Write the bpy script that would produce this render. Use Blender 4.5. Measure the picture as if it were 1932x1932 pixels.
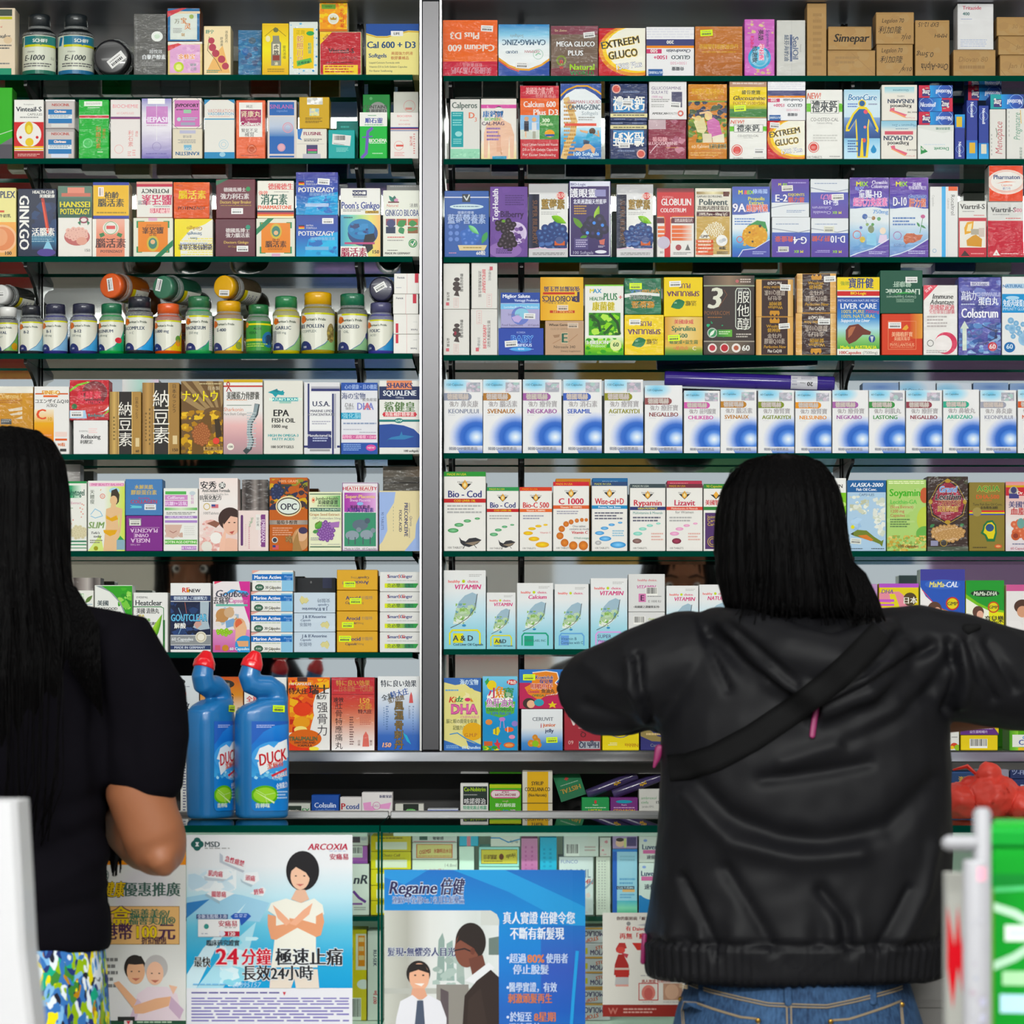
import bpy, math, random
from mathutils import Vector, Matrix, noise
for _o in list(bpy.data.objects): bpy.data.objects.remove(_o)
SC = bpy.context.scene; COL = SC.collection
R = math.radians
# ---------------- camera, world, lights, exposure ----------------
CAM_D, CAM_Z, HZ = 6.0, 1.22, 1290.0          # distance to the shelf fronts, eye height, horizon row
cd = bpy.data.cameras.new('camera'); cam = bpy.data.objects.new('camera', cd); COL.objects.link(cam)
cam.location = (0, -CAM_D, CAM_Z); cam.rotation_euler = (R(90), 0, 0)
cd.sensor_width = 36; cd.lens = 36*CAM_D/1.932; cd.shift_y = (HZ-966)/1932
cd.clip_end = 100; cd.dof.use_dof = True; cd.dof.focus_distance = CAM_D; cd.dof.aperture_fstop = 8.5
SC.camera = cam
w = bpy.data.worlds.new('world'); SC.world = w; w.use_nodes = True
w.node_tree.nodes['Background'].inputs[0].default_value = (0.86, 0.93, 1.0, 1)
w.node_tree.nodes['Background'].inputs[1].default_value = 0.7
def area(name, loc, rot, sx, sy, power, col=(1,1,1)):
    l = bpy.data.lights.new(name, 'AREA'); l.shape = 'RECTANGLE'; l.size = sx; l.size_y = sy
    l.energy = power; l.color = col
    o = bpy.data.objects.new(name, l); o.location = loc; o.rotation_euler = rot; COL.objects.link(o); return o
CEIL = 3.05
LAMP_Y = (-1.15, -3.25, -5.3, -9.15)  # last row is added to brighten the shop seen in the mirrors
for i, ly in enumerate(LAMP_Y):
    for lx in (-1.15, 1.15):
        area('ceiling_tube_light', (lx, ly, CEIL-0.09), (R((14, 26, 42, 0)[i]), 0, 0), 1.9, 0.3, (5, 26, 190, 130)[i], (0.99, 1.0, 0.96))
vs = SC.view_settings
vs.view_transform = 'Standard'; vs.look = 'None'; vs.gamma = 1.0; vs.use_curve_mapping = False; vs.exposure = -0.22
SC.cycles.max_bounces = 8; SC.cycles.glossy_bounces = 5; SC.cycles.transparent_max_bounces = 24
SC.cycles.caustics_reflective = True; SC.cycles.caustics_refractive = False
SC.cycles.use_denoising = True; SC.cycles.sample_clamp_indirect = 4.0
# ---------------- helpers ----------------
def wx(px, y=0.0): return (px-966)/1000.0*(CAM_D+y)/CAM_D     # photo column -> metres at depth y
def wz(py, y=0.0): return CAM_Z-(py-HZ)/1000.0*(CAM_D+y)/CAM_D
def lin(c): return c/12.92 if c <= 0.04045 else ((c+0.055)/1.055)**2.4
PAL = dict(W='e9e8e4', K='1b1b1e', R='c4202c', B='1f55a8', N='1f2c68', G='2a9c40', D='0f5540', Y='efd41c', O='e06a2c', P='5a3a98', M='cc3f98', L='8fc6e8',
           T='17949c', S='98989c', C='efe8c2', E='6a4028', A='c59d3e', I='f2c4c8', H='702838', V='9a7cc0', F='d8c6a8', U='2f84cc', Q='d9dde0', J='b08a58', Z='404048')
def rgb(s):
    s = PAL.get(s, s.lstrip('#'))
    if len(s) == 3: s = ''.join(c*2 for c in s)
    c = [lin(int(s[i:i+2],16)/255) for i in (0,2,4)]; l = .3*c[0]+.59*c[1]+.11*c[2]; k = 1.0+.12*min(1.0, (max(c)-min(c))*3)   # inks a little purer
    return tuple(min(1.0, max(0.0, l+(v-l)*k)) for v in c)+(1.0,)
def mat(name, col, rough=0.5, metal=0.0, spec=0.5, **kw):
    m = bpy.data.materials.new(name); m.use_nodes = True
    b = m.node_tree.nodes['Principled BSDF']
    b.inputs['Base Color'].default_value = rgb(col) if isinstance(col, str) else (*col, 1)
    b.inputs['Roughness'].default_value = rough; b.inputs['Metallic'].default_value = metal
    b.inputs['Specular IOR Level'].default_value = spec
    for k, v in kw.items(): b.inputs[k.replace('_', ' ')].default_value = v
    return m
def nd(m, t, **kw):
    n = m.node_tree.nodes.new(t)
    for k, v in kw.items(): setattr(n, k, v)
    return n
def lk(m, a, b): m.node_tree.links.new(a, b)
def bump(m, scale=(40,40,40), strength=0.3, dist=0.002, detail=4, sock='Normal'):
    b = m.node_tree.nodes['Principled BSDF']
    tc = nd(m, 'ShaderNodeTexCoord'); mp = nd(m, 'ShaderNodeMapping'); ns = nd(m, 'ShaderNodeTexNoise'); bp = nd(m, 'ShaderNodeBump')
    mp.inputs['Scale'].default_value = scale; ns.inputs['Scale'].default_value = 1.0; ns.inputs['Detail'].default_value = detail
    bp.inputs['Strength'].default_value = strength; bp.inputs['Distance'].default_value = dist
    lk(m, tc.outputs['Object'], mp.inputs['Vector']); lk(m, mp.outputs[0], ns.inputs['Vector'])
    lk(m, ns.outputs['Fac'], bp.inputs['Height']); lk(m, bp.outputs[0], b.inputs[sock]); return ns
def printmat(name, rough, coat=0.0, wrap=False):
    m = mat(name, 'W', rough, spec=0.18)
    b = m.node_tree.nodes['Principled BSDF']
    a = nd(m, 'ShaderNodeVertexColor'); a.layer_name = 'Col'; lk(m, a.outputs['Color'], b.inputs['Base Color'])
    b.inputs['Coat Weight'].default_value = coat; b.inputs['Coat Roughness'].default_value = 0.12
    if wrap: bump(m, (38, 38, 60), 0.55, 0.006, 3, 'Coat Normal')
    return m
def glassmat(name, tint, rough=0.02, ior=1.45):
    m = bpy.data.materials.new(name); m.use_nodes = True; t = m.node_tree; t.nodes.clear()
    out = nd(m, 'ShaderNodeOutputMaterial'); mx = nd(m, 'ShaderNodeMixShader'); tr = nd(m, 'ShaderNodeBsdfTransparent'); gl = nd(m, 'ShaderNodeBsdfGlossy'); fr = nd(m, 'ShaderNodeFresnel')
    tr.inputs[0].default_value = (*tint, 1); gl.inputs['Roughness'].default_value = rough; fr.inputs[0].default_value = ior
    lk(m, fr.outputs[0], mx.inputs[0]); lk(m, tr.outputs[0], mx.inputs[1]); lk(m, gl.outputs[0], mx.inputs[2]); lk(m, mx.outputs[0], out.inputs[0]); return m
M = {}
M['print'] = printmat('printed_card', 0.5, 0.04)
M['wrap'] = printmat('shrink_wrapped_card', 0.5, 0.2, True)
M['paper'] = printmat('printed_paper', 0.5, 0.1)
M['label'] = printmat('bottle_label', 0.3, 0.3)
M['glass'] = glassmat('clear_glass', (0.86, 0.95, 0.91))
M['pane'] = glassmat('showcase_glass', (0.93, 0.98, 0.95), 0.01, 1.35)
M['glass_edge'] = mat('green_glass_edge', (0.0, 0.047, 0.031), 0.4, spec=0.0)
M['glass_back'] = mat('teal_glass_edge', (0.01, 0.22, 0.16), 0.15)
M['black'] = mat('black_steel', (0.012, 0.012, 0.012), 0.35)
M['steel'] = mat('polished_steel', (0.56, 0.56, 0.58), 0.13, 1.0); bump(M['steel'], (3, 3, 9), 0.25, 0.02, 2)
M['steel_edge'] = mat('steel_edge', (0.6, 0.6, 0.6), 0.3, 1.0)
M['mirror'] = mat('mirror', (0.80, 0.84, 0.82), 0.03, 1.0)
M['dark'] = mat('dark_laminate', (0.022, 0.021, 0.020), 0.5)
M['white'] = mat('white_laminate', (0.75, 0.77, 0.75), 0.4)

class MB:                                                 # plain mesh collector
    def __init__(s): s.v, s.f, s.m, s.c, s.sm = [], [], [], [], []
    def add(s, vs, fs, mi=0, col=None, smooth=False):
        n = len(s.v); s.v += [tuple(v) for v in vs]
        for f in fs:
            s.f.append([i+n for i in f]); s.m.append(mi); s.sm.append(smooth)
            s.c.append(col if isinstance(col, list) else [col]*len(f))
    def box(s, x0, x1, y0, y1, z0, z1, mi=0, col=None, ch=0.0):
        if ch <= 0:
            vs = [(x,y,z) for z in (z0,z1) for y in (y0,y1) for x in (x0,x1)]
            s.add(vs, [(0,2,3,1),(4,5,7,6),(0,1,5,4),(2,6,7,3),(0,4,6,2),(1,3,7,5)], mi, col)
        else:
            pr = lambda e: [(x0+ch,y0+e),(x1-ch,y0+e),(x1-e,y0+ch),(x1-e,y1-ch),(x1-ch,y1-e),(x0+ch,y1-e),(x0+e,y1-ch),(x0+e,y0+ch)]
            vs = []
            for z, e in ((z0,ch),(z0+ch,0),(z1-ch,0),(z1,ch)): vs += [(x,y,z) for x, y in pr(e)]
            fs = [tuple(range(7,-1,-1)), tuple(range(24,32))]
            for k in range(3):
                for i in range(8): fs.append((k*8+i, k*8+(i+1)%8, k*8+8+(i+1)%8, k*8+8+i))
            s.add(vs, fs, mi, col)
    def lathe(s, prof, cx=0, cy=0, cz=0, n=24, mi=0, col=None, smooth=True, cap=True):
        vs, fs = [], []
        for r, z in prof:
            for i in range(n): a = 2*math.pi*i/n; vs.append((cx+r*math.cos(a), cy+r*math.sin(a), cz+z))
        for k in range(len(prof)-1):
            for i in range(n): fs.append((k*n+i, k*n+(i+1)%n, (k+1)*n+(i+1)%n, (k+1)*n+i))
        if cap: fs += [tuple(range(n-1,-1,-1)), tuple(range((len(prof)-1)*n, len(prof)*n))]
        s.add(vs, fs, mi, col, smooth)
    def rings(s, rr, mi=0, col=None, smooth=True, cap=True):   # loft of equal-length point rings
        n = len(rr[0]); vs = [p for r in rr for p in r]; fs = []
        for k in range(len(rr)-1):
            for i in range(n): fs.append((k*n+i, k*n+(i+1)%n, (k+1)*n+(i+1)%n, (k+1)*n+i))
        if cap: fs += [tuple(range(n-1,-1,-1)), tuple(range((len(rr)-1)*n, len(rr)*n))]
        s.add(vs, fs, mi, col, smooth)
    def tube(s, pts, rad, n=10, mi=0, col=None, flat=1.0, caps=True):
        P = [Vector(p) for p in pts]; rr = []; up = None
        rads = list(rad) if hasattr(rad, '__len__') else [rad]*len(P)
        if caps and len(P) > 1:
            d0 = (P[0]-P[1]).normalized(); d1 = (P[-1]-P[-2]).normalized(); r0, r1 = rads[0], rads[-1]
            P = [P[0]+d0*r0*.85, P[0]+d0*r0*.5]+P+[P[-1]+d1*r1*.5, P[-1]+d1*r1*.85]
            rads = [r0*.4, r0*.8]+rads+[r1*.8, r1*.4]
        for i, p in enumerate(P):
            t = (P[min(i+1,len(P)-1)]-P[max(i-1,0)]).normalized()
            if up is None: up = Vector((0,0,1)) if abs(t.z) < 0.9 else Vector((0,1,0))
            a = t.cross(up).normalized(); b = a.cross(t).normalized(); up = b
            rr.append([p+(a*math.cos(2*math.pi*k/n)+b*math.sin(2*math.pi*k/n)*flat)*rads[i] for k in range(n)])
        s.rings(rr, mi, col)
    def build(s, name, mats, parent=None, smooth=None):
        me = bpy.data.meshes.new(name); me.from_pydata(s.v, [], s.f)
        for m in (mats if isinstance(mats, (list, tuple)) else [mats]): me.materials.append(m)
        me.polygons.foreach_set('material_index', s.m); me.polygons.foreach_set('use_smooth', s.sm)
        if any(c and c[0] for c in s.c):
            ca = me.color_attributes.new('Col', 'FLOAT_COLOR', 'CORNER'); flat = []
            for c in s.c:
                for q in c: flat += (q or (0.8,0.8,0.8,1))
            ca.data.foreach_set('color', flat)
        o = bpy.data.objects.new(name, me); COL.objects.link(o)
        if parent: o.parent = parent
        me.update(); return o
def tag(o, label, cat, group=None, kind=None):
    o['label'] = label; o['category'] = cat
    if group: o['group'] = group
    if kind: o['kind'] = kind
    return o
def structure(o): o['kind'] = 'structure'; return o
def empty(name, loc=(0,0,0), rz=0):
    o = bpy.data.objects.new(name, None); o.location = loc; o.rotation_euler = (0,0,rz); o.empty_display_size = 0.05; COL.objects.link(o); return o
def bake(o):                                              # apply an object's modifiers
    dg = bpy.context.evaluated_depsgraph_get(); me = bpy.data.meshes.new_from_object(o.evaluated_get(dg)); old = o.data
    o.modifiers.clear(); o.data = me; me.name = o.name; bpy.data.meshes.remove(old); return o

# ---------------- lettering ----------------
GL = {}
def make_glyphs(chars):
    obs = []
    for ch in sorted(chars):
        pair = []
        for s in (ch, ch+'I'):
            cu = bpy.data.curves.new('t', 'FONT'); cu.body = s; cu.resolution_u = 2
            o = bpy.data.objects.new('t', cu); COL.objects.link(o); pair.append(o)
        obs.append((ch, pair))
    dg = bpy.context.evaluated_depsgraph_get()
    for ch, (a, b) in obs:
        ma = a.evaluated_get(dg).to_mesh(); vs = [(v.co.x, v.co.y) for v in ma.vertices]; fs = [tuple(p.vertices) for p in ma.polygons]
        a.evaluated_get(dg).to_mesh_clear()
        mb = b.evaluated_get(dg).to_mesh(); adv = max(v.co.x for v in mb.vertices)-0.174; b.evaluated_get(dg).to_mesh_clear()
        GL[ch] = (vs, fs, max(adv, 0.15) if ch != ' ' else 0.26)
    for ch, pair in obs:
        for o in pair: d = o.data; bpy.data.objects.remove(o); bpy.data.curves.remove(d)
def clip(poly, cols, axis, val, keep_less):
    out, oc = [], []; n = len(poly)
    for i in range(n):
        a, b = poly[i], poly[(i+1)%n]; ca, cb = cols[i], cols[(i+1)%n]
        ia = (a[axis] <= val) == keep_less or a[axis] == val; ib = (b[axis] <= val) == keep_less or b[axis] == val
        if ia: out.append(a); oc.append(ca)
        if ia != ib:
            t = (val-a[axis])/(b[axis]-a[axis]); out.append((a[0]+(b[0]-a[0])*t, a[1]+(b[1]-a[1])*t))
            oc.append(tuple(ca[k]+(cb[k]-ca[k])*t for k in range(4)))
    return out, oc
class Art:
    """printed artwork laid out in percent of a face w x h (y downwards); polys = (points in metres, corner colours, layer)"""
    def __init__(s, w, h): s.w, s.h, s.p, s.L, s.st, s.flip = w, h, [], 0, [], False; s.base = rgb('W'); s.side = None; s.mat = 'print'
    def poly(s, pts, cols):
        if not isinstance(cols, list): cols = [cols]*len(pts)
        xs = [p[0] for p in pts]; ys = [p[1] for p in pts]
        for ax, lo, hi, mx in ((0, min(xs), max(xs), s.w), (1, min(ys), max(ys), s.h)):
            if lo >= mx or hi <= 0: return
            if lo < 0: pts, cols = clip(pts, cols, ax, 0.0, False)
            if hi > mx: pts, cols = clip(pts, cols, ax, mx, True)
            if len(pts) < 3: return
        if s.flip: pts = [(s.w-x, s.h-y) for x, y in pts]
        s.p.append((pts, cols, s.L))
    def text(s, fl, cx, cy, hh, col, txt, wmax=None, rot=0.0):
        size = hh/0.7; gs = []; x = 0.0
        if 'k' in fl:
            y = 0.0
            for ch in txt:
                g = GL.get(ch)
                if g: gs.append((g, (0.0 if g[2] > 0.9 else 0.25), y)); y -= 1.02
            tw, th = 1.0, -y; size = min(size, 1.94*min(cy, s.h-cy)/max(th, .1))
            offx, offy = -0.5, th/2-0.88
        else:
            for ch in txt:
                g = GL.get(ch)
                if g: gs.append((g, x, 0.0)); x += g[2]
            tw = max(x, 0.01); offx = 0 if 'l' in fl else (-tw if 'r' in fl else -tw/2); offy = -0.35
        sx = 1.0
        if wmax and tw*size > wmax and 'k' not in fl: sx = wmax/(tw*size)
        ang = rot+(math.pi if 'u' in fl else 0)+(math.pi/2 if 'v' in fl else 0)-(math.pi/2 if 'w' in fl else 0)
        ca, sa = math.cos(ang), math.sin(ang); sh = 0.22 if 'i' in fl else 0.0
        cs = col.split(':'); passes = []
        if len(cs) > 1:
            e = 0.05; passes += [(cs[1], dx*e, dy*e) for dx, dy in ((1,1),(-1,1),(1,-1),(-1,-1))]
        if 'b' in fl: passes += [(cs[0], -0.034, 0), (cs[0], 0, .01), (cs[0], 0.034, 0)]
        else: passes += [(cs[0], 0, 0)]
        last = None
        for c, dx, dy in passes:
            s.L += 1
            cc = rgb(c)
            for (vs, fs, adv), gx, gy in gs:
                q = []
                for vx, vy in vs:
                    lx = (vx+gx+offx+dx+sh*(vy+gy))*size*sx; ly = -(vy+gy+offy+dy)*size
                    q.append((cx+lx*ca-ly*sa, cy+lx*sa+ly*ca))
                for f in fs: s.poly([q[i] for i in f], cc)
    def ell(s, cx, cy, rx, ry, cols, n=None):
        n = n or max(10, min(28, int(rx*900)+8)); cols = [rgb(c) for c in cols]
        ring = lambda k: [(cx+rx*k*math.cos(2*math.pi*i/n), cy+ry*k*math.sin(2*math.pi*i/n)) for i in range(n)]
        if len(cols) == 1: s.poly(ring(1.0), cols[0]); return
        m = len(cols)-1; a = ring(1.0/m)
        for i in range(n): s.poly([(cx,cy), a[i], a[(i+1)%n]], [cols[0], cols[1], cols[1]])
        for k in range(1, m):
            b = ring((k+1.0)/m)
            for i in range(n): s.poly([a[i], a[(i+1)%n], b[(i+1)%n], b[i]], [cols[k], cols[k], cols[k+1], cols[k+1]])
            a = b
    def draw(s, dsl):
        for op in dsl.split(';'):
            tk = op.split()
            if tk: s.op(tk)
    def op(s, tk):
        o, a = tk[0], tk[1:]; W, H = s.w/100.0, s.h/100.0; s.L += 1
        F = lambda i: float(a[i])
        if o == 'c': s.base = rgb(a[0]); s.side = rgb(a[1]) if len(a) > 1 else None
        elif o == 'X': s.flip = True
        elif o == 'wrap': s.mat = 'wrap'
        elif o == 'r': x0,y0,x1,y1 = F(0)*W,F(1)*H,F(2)*W,F(3)*H; s.poly([(x0,y0),(x1,y0),(x1,y1),(x0,y1)], rgb(a[4]))
        elif o in 'gh':
            x0,y0,x1,y1 = F(0)*W,F(1)*H,F(2)*W,F(3)*H; cs = [rgb(c) for c in a[4:]]; n = len(cs)-1
            for k in range(n):
                t0, t1 = k/n, (k+1)/n
                if o == 'g': ya, yb = y0+(y1-y0)*t0, y0+(y1-y0)*t1; s.poly([(x0,ya),(x1,ya),(x1,yb),(x0,yb)], [cs[k],cs[k],cs[k+1],cs[k+1]])
                else: xa, xb = x0+(x1-x0)*t0, x0+(x1-x0)*t1; s.poly([(xa,y0),(xb,y0),(xb,y1),(xa,y1)], [cs[k],cs[k+1],cs[k+1],cs[k]])
        elif o == 'e': s.ell(F(0)*W, F(1)*H, F(2)*W, F(3)*W, a[4:])
        elif o == 'o':
            n = 24; cx, cy, r, t = F(0)*W, F(1)*H, F(2)*W, F(3)*W; c = rgb(a[4])
            for i in range(n):
                q = [(cx+k*math.cos(2*math.pi*j/n), cy+k*math.sin(2*math.pi*j/n)) for j in (i, i+1) for k in (r-t, r)]
                s.poly([q[0], q[1], q[3], q[2]], c)
        elif o == 'p': q = [float(v) for v in a[1:]]; s.poly([(q[i]*W, q[i+1]*H) for i in range(0, len(q)-1, 2)], rgb(a[0]))
        elif o == 'a':                                    # stroke: width colour points
            q = [float(v) for v in a[2:]]; pts = [Vector((q[i]*W, q[i+1]*H)) for i in range(0, len(q)-1, 2)]; hw = F(0)*W/2; c = rgb(a[1])
            for p0, p1 in zip(pts, pts[1:]):
                s.L += .3; d = (p1-p0); n = Vector((-d.y, d.x)).normalized()*hw; e = d.normalized()*hw*0.4
                s.poly([tuple(p0-e+n), tuple(p1+e+n), tuple(p1+e-n), tuple(p0-e-n)], c)
        elif o == 'f':                                    # leaf x0 y0 x1 y1 width c [c2]
            p0 = Vector((F(0)*W, F(1)*H)); p1 = Vector((F(2)*W, F(3)*H)); d = p1-p0; n = Vector((-d.y, d.x)).normalized()*F(4)*W/2
            up = [tuple(p0+d*t+n*math.sin(math.pi*t**0.85)) for t in (0,.12,.3,.5,.7,.88,1)]; dn = [tuple(p0+d*t-n*math.sin(math.pi*t**0.85)) for t in (.88,.7,.5,.3,.12)]
            c1 = rgb(a[5]); c2 = rgb(a[6]) if len(a) > 6 else c1; pts = up+dn
            s.poly(pts, [c1 if i < 7 else c2 for i in range(len(pts))])
        elif o == 'k':                                    # cluster of discs cx cy rx ry n rad c c2 seed
            rd = random.Random(int(a[8]) if len(a) > 8 else 1); n = int(a[4])
            for i in range(n):
                an, rr = i*2.399, math.sqrt((i+.5)/n); x = (F(0)+F(2)*rr*math.cos(an))*W; y = F(1)*H+F(3)*W*rr*math.sin(an); r = F(5)*W*rd.uniform(.85,1.1); s.L += 1
                s.ell(x, y, r, r, [a[7], a[6], a[6]], 12)
        elif o == 'z':                                    # photo-like mottling x0 y0 x1 y1 n size seed colours
            rd = random.Random(int(a[6])); x0,y0,x1,y1 = F(0),F(1),F(2),F(3)
            sub = Art(s.w, s.h)
            for i in range(int(a[4])):
                s.L += .25
                cx, cy, r = rd.uniform(x0,x1)*W, rd.uniform(y0,y1)*H, F(5)*W*rd.uniform(.4,1.2); c = rgb(rd.choice(a[7:])); an = rd.uniform(0,3)
                pts = [(cx+r*math.cos(2*math.pi*j/8+an)*rd.uniform(.6,1.2), cy+r*.75*math.sin(2*math.pi*j/8+an)*rd.uniform(.6,1.2)) for j in range(8)]
                pts = [(min(max(px,x0*W),x1*W), min(max(py,y0*H),y1*H)) for px, py in pts]; s.poly(pts, c)
        elif o == 'm':                                    # too small to read: rows of dashes x0 y0 x1 y1 n c
            x0,y0,x1,y1 = F(0),F(1),F(2),F(3); n = int(a[4]); c = rgb(a[5]); st = (y1-y0)/n; rd = random.Random(int(x0*7+y0*13+n))
            for k in range(n):
                y = y0+st*k; x = x0; end = x1-(x1-x0)*rd.uniform(0,.25)*(k%2)
                while x < end-1:
                    l = min(rd.uniform(.05,.16)*(x1-x0)+1, end-x); s.poly([(x*W,y*H),((x+l)*W,y*H),((x+l)*W,(y+st*.5)*H),(x*W,(y+st*.5)*H)], c); x += l+max(.018*(x1-x0), .8)
        elif o == 'q':                                    # barcode x y w h
            rd = random.Random(int(F(0)*3+F(1))); x = F(0); s.poly([((F(0)-2)*W,(F(1)-1)*H),((F(0)+F(2)+2)*W,(F(1)-1)*H),((F(0)+F(2)+2)*W,(F(1)+F(3)*1.3)*H),((F(0)-2)*W,(F(1)+F(3)*1.3)*H)], rgb('W')); s.L += 1
            while x < F(0)+F(2): l = rd.choice((1,1,2,3))*F(2)/55; s.poly([(x*W,F(1)*H),((x+l)*W,F(1)*H),((x+l)*W,(F(1)+F(3))*H),(x*W,(F(1)+F(3))*H)], rgb('K')); x += l+rd.choice((1,1,2))*F(2)/55
        elif o == 's': s.st.append((F(0)*W, F(1)*H, F(2)*W, F(3) if len(a) > 3 else 0.0, a[4] if len(a) > 4 else 'W'))
        elif o == 'u':                                    # bust: x y(head centre) headw hair skin shirt
            x, y, r = F(0)*W, F(1)*H, F(2)*W/2
            s.poly([(x-r*2.1,y+r*4.2),(x-r*1.9,y+r*2.4),(x-r*.8,y+r*1.7),(x+r*.8,y+r*1.7),(x+r*1.9,y+r*2.4),(x+r*2.1,y+r*4.2)], rgb(a[5])); s.L += 1
            s.poly([(x-r*.4,y+r*.7),(x+r*.4,y+r*.7),(x+r*.5,y+r*1.9),(x-r*.5,y+r*1.9)], rgb(a[4])); s.L += 1
            s.ell(x, y-r*.12, r*1.12, r*1.3, [a[3]], 16); s.L += 1; s.ell(x+r*.05, y+r*.22, r*.82, r*1.08, [a[4]], 16); s.L += 1
            s.poly([(x-r*.9,y-r*.1),(x-r*.6,y-r*1.1),(x+r*.5,y-r*1.1),(x+r*.9,y-r*.1),(x+r*.3,y-r*.55),(x-r*.5,y-r*.4)], rgb(a[3]))
            for dx in (-.32,.36): s.ell(x+r*dx, y+r*.1, r*.11, r*.07, ['K'], 8)
            s.poly([(x-r*.25,y+r*.75),(x+r*.35,y+r*.75),(x+r*.2,y+r*.88),(x-r*.1,y+r*.88)], rgb('b5504a'))
        elif o[0] == 't':
            hh = a[2].split('/'); wm = float(hh[1])*W if len(hh) > 1 else (100-F(0) if 'l' in o else F(0) if 'r' in o else 2*min(F(0), 100-F(0)))*W*.97; rot = 0.0; h = float(hh[0])*H
            if len(hh) > 2: rot = R(float(hh[2]))
            if ('v' in o or 'w' in o) and len(hh) < 2: wm = 2*min(F(1), 100-F(1))*H*.97
            elif 'v' in o or 'w' in o: wm = float(hh[1])*H
            if 'v' in o or 'w' in o or 'k' in o: h = float(hh[0])*W        # turned text: size in percent of the width
            s.text(o[1:], F(0)*W, F(1)*H, h, a[3], ' '.join(a[4:]), wm, rot)
        else: raise ValueError('op '+o)
LAYER = 0.000012
def art_to(mb, art, fn, mi=0, smooth=False):              # fn(x, y, layer) -> 3-D point
    for pts, cols, L in art.p: mb.add([fn(x, y, L) for x, y in pts], [tuple(range(len(pts)))], mi, list(cols), smooth)
def stickers(art, parent, fn):
    for i, (cx, cy, sw, rot, c) in enumerate(art.st):
        h = sw*0.5 if c == 'Y' or sw > 0.02 else sw*0.6; col = 'd4f01c' if c == 'Y' else ('e6e6e6' if c == 'W' else c); mb = MB(); k = art.L+3
        ca, sa = math.cos(R(rot)), math.sin(R(rot)); T = lambda x, y: fn(cx+x*ca-y*sa, cy+x*sa+y*ca, k)
        q = [(-sw/2,-h/2),(sw/2,-h/2),(sw/2,h/2),(-sw/2,h/2)]
        mb.add([T(*p) for p in q]+[tuple(Vector(fn(cx+x*ca-y*sa, cy+x*sa+y*ca, 0))) for x, y in q], [(0,1,2,3),(0,4,5,1),(1,5,6,2),(2,6,7,3),(3,7,4,0)], 0, rgb(col))
        k += 1; rd = random.Random(i+int(cx*9999))
        for row, hh in ((-.28,.12),(0.02,.3)):
            x = -sw*.38
            while x < sw*.34: l = sw*rd.uniform(.04,.09); mb.add([T(x,h*row),T(x+l,h*row),T(x+l,h*(row+hh)),T(x,h*(row+hh))], [(0,1,2,3)], 0, rgb('777777' if row < 0 else '454548')); x += l+sw*.03
        st = mb.build('price_sticker', M['paper'], parent)
        if c == 'Y': st['label'] = 'lime yellow price sticker'
        else: st['label'] = 'white price sticker'
CHARS = set()
# ---------------- the room ----------------
def slab(name, b, m): mb = MB(); mb.box(*b); return structure(mb.build(name, m))
m_floor = mat('floor_tile', '8c8a86', 0.3); m_wall = mat('painted_wall', 'b4b2ac', 0.7); m_ceil = mat('ceiling_board', '8c8a86', 0.7)
RX, RY0, RY1 = 3.2, -9.5, 0.24
slab('floor', (-RX, RX, RY0, RY1, -0.1, 0.0), m_floor)
slab('ceiling', (-RX, RX, RY0, RY1, CEIL, CEIL+0.1), m_ceil)
slab('wall_back', (-RX, RX, RY1, RY1+0.1, 0.0, CEIL), m_wall)
slab('wall_left', (-RX-0.1, -RX, RY0, RY1+0.1, 0.0, CEIL), m_wall)
slab('wall_right', (RX, RX+0.1, RY0, RY1+0.1, 0.0, CEIL), m_wall)
# ceiling fittings: white channel with two tubes; each has its own light above
m_tube = mat('lit_tube', 'ffffff', 0.5, Emission_Color=(1,1,0.97,1), Emission_Strength=4.0); m_chan = mat('white_enamel', 'd0d0cc', 0.4)
for i, ly in enumerate(LAMP_Y):
    for k, lx in enumerate((-1.15, 1.15)):
        e = tag(empty('ceiling_light', (lx, ly, CEIL)), ['twin tube ceiling light over the customers', 'twin tube ceiling light just behind the two customers', 'twin tube ceiling light midway between counter and shop front', 'added twin tube ceiling light brightening the mirrored shop front'][i]+[', on the poster-board side', ', on the green crate side'][k], 'ceiling light', 'twin tube ceiling lights')
        mb = MB(); mb.box(-1.0, 1.0, -0.17, 0.17, -0.055, 0.0, ch=0.01); mb.build('housing', m_chan, e)
        for q in (-0.09, 0.09): mb = MB(); mb.tube([(-0.96,q,-0.07),(0.96,q,-0.07)], 0.014, 10); mb.build('tube', m_tube, e)
# ---------------- display wall: mirror, steel post, ledge, uprights, glass shelves ----------------
LEFT_TOPS = [141, 299, 484, 667, 857, 1040, 1231]; RIGHT_TOPS = [143, 300, 485, 670, 855, 1040, 1225]
LEDGE = 1416
zl = wz(LEDGE)
mb = MB(); mb.box(wx(-420), wx(792), 0.20, 0.206, zl, wz(4)); o = mb.build('mirror_panel', M['mirror']); tag(o, 'tall mirror behind the glass shelves left of the steel post', 'mirror', 'mirror backs of the display')
mb = MB(); mb.box(wx(834), wx(2380), 0.20, 0.206, zl, wz(4)); o = mb.build('mirror_panel', M['mirror']); tag(o, 'wide mirror behind the glass shelves right of the steel post', 'mirror', 'mirror backs of the display')
e = tag(empty('steel_post', (wx(813), 0, zl)), 'upright polished steel post between the two shelf bays', 'post')
mb = MB(); mb.box(-0.017, 0.017, -0.016, 0.20, 0.0, wz(4)-zl, ch=0.002); mb.build('post_body', mat('brushed_steel', (0.095,0.093,0.098), 0.30, 1.0), e)
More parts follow.
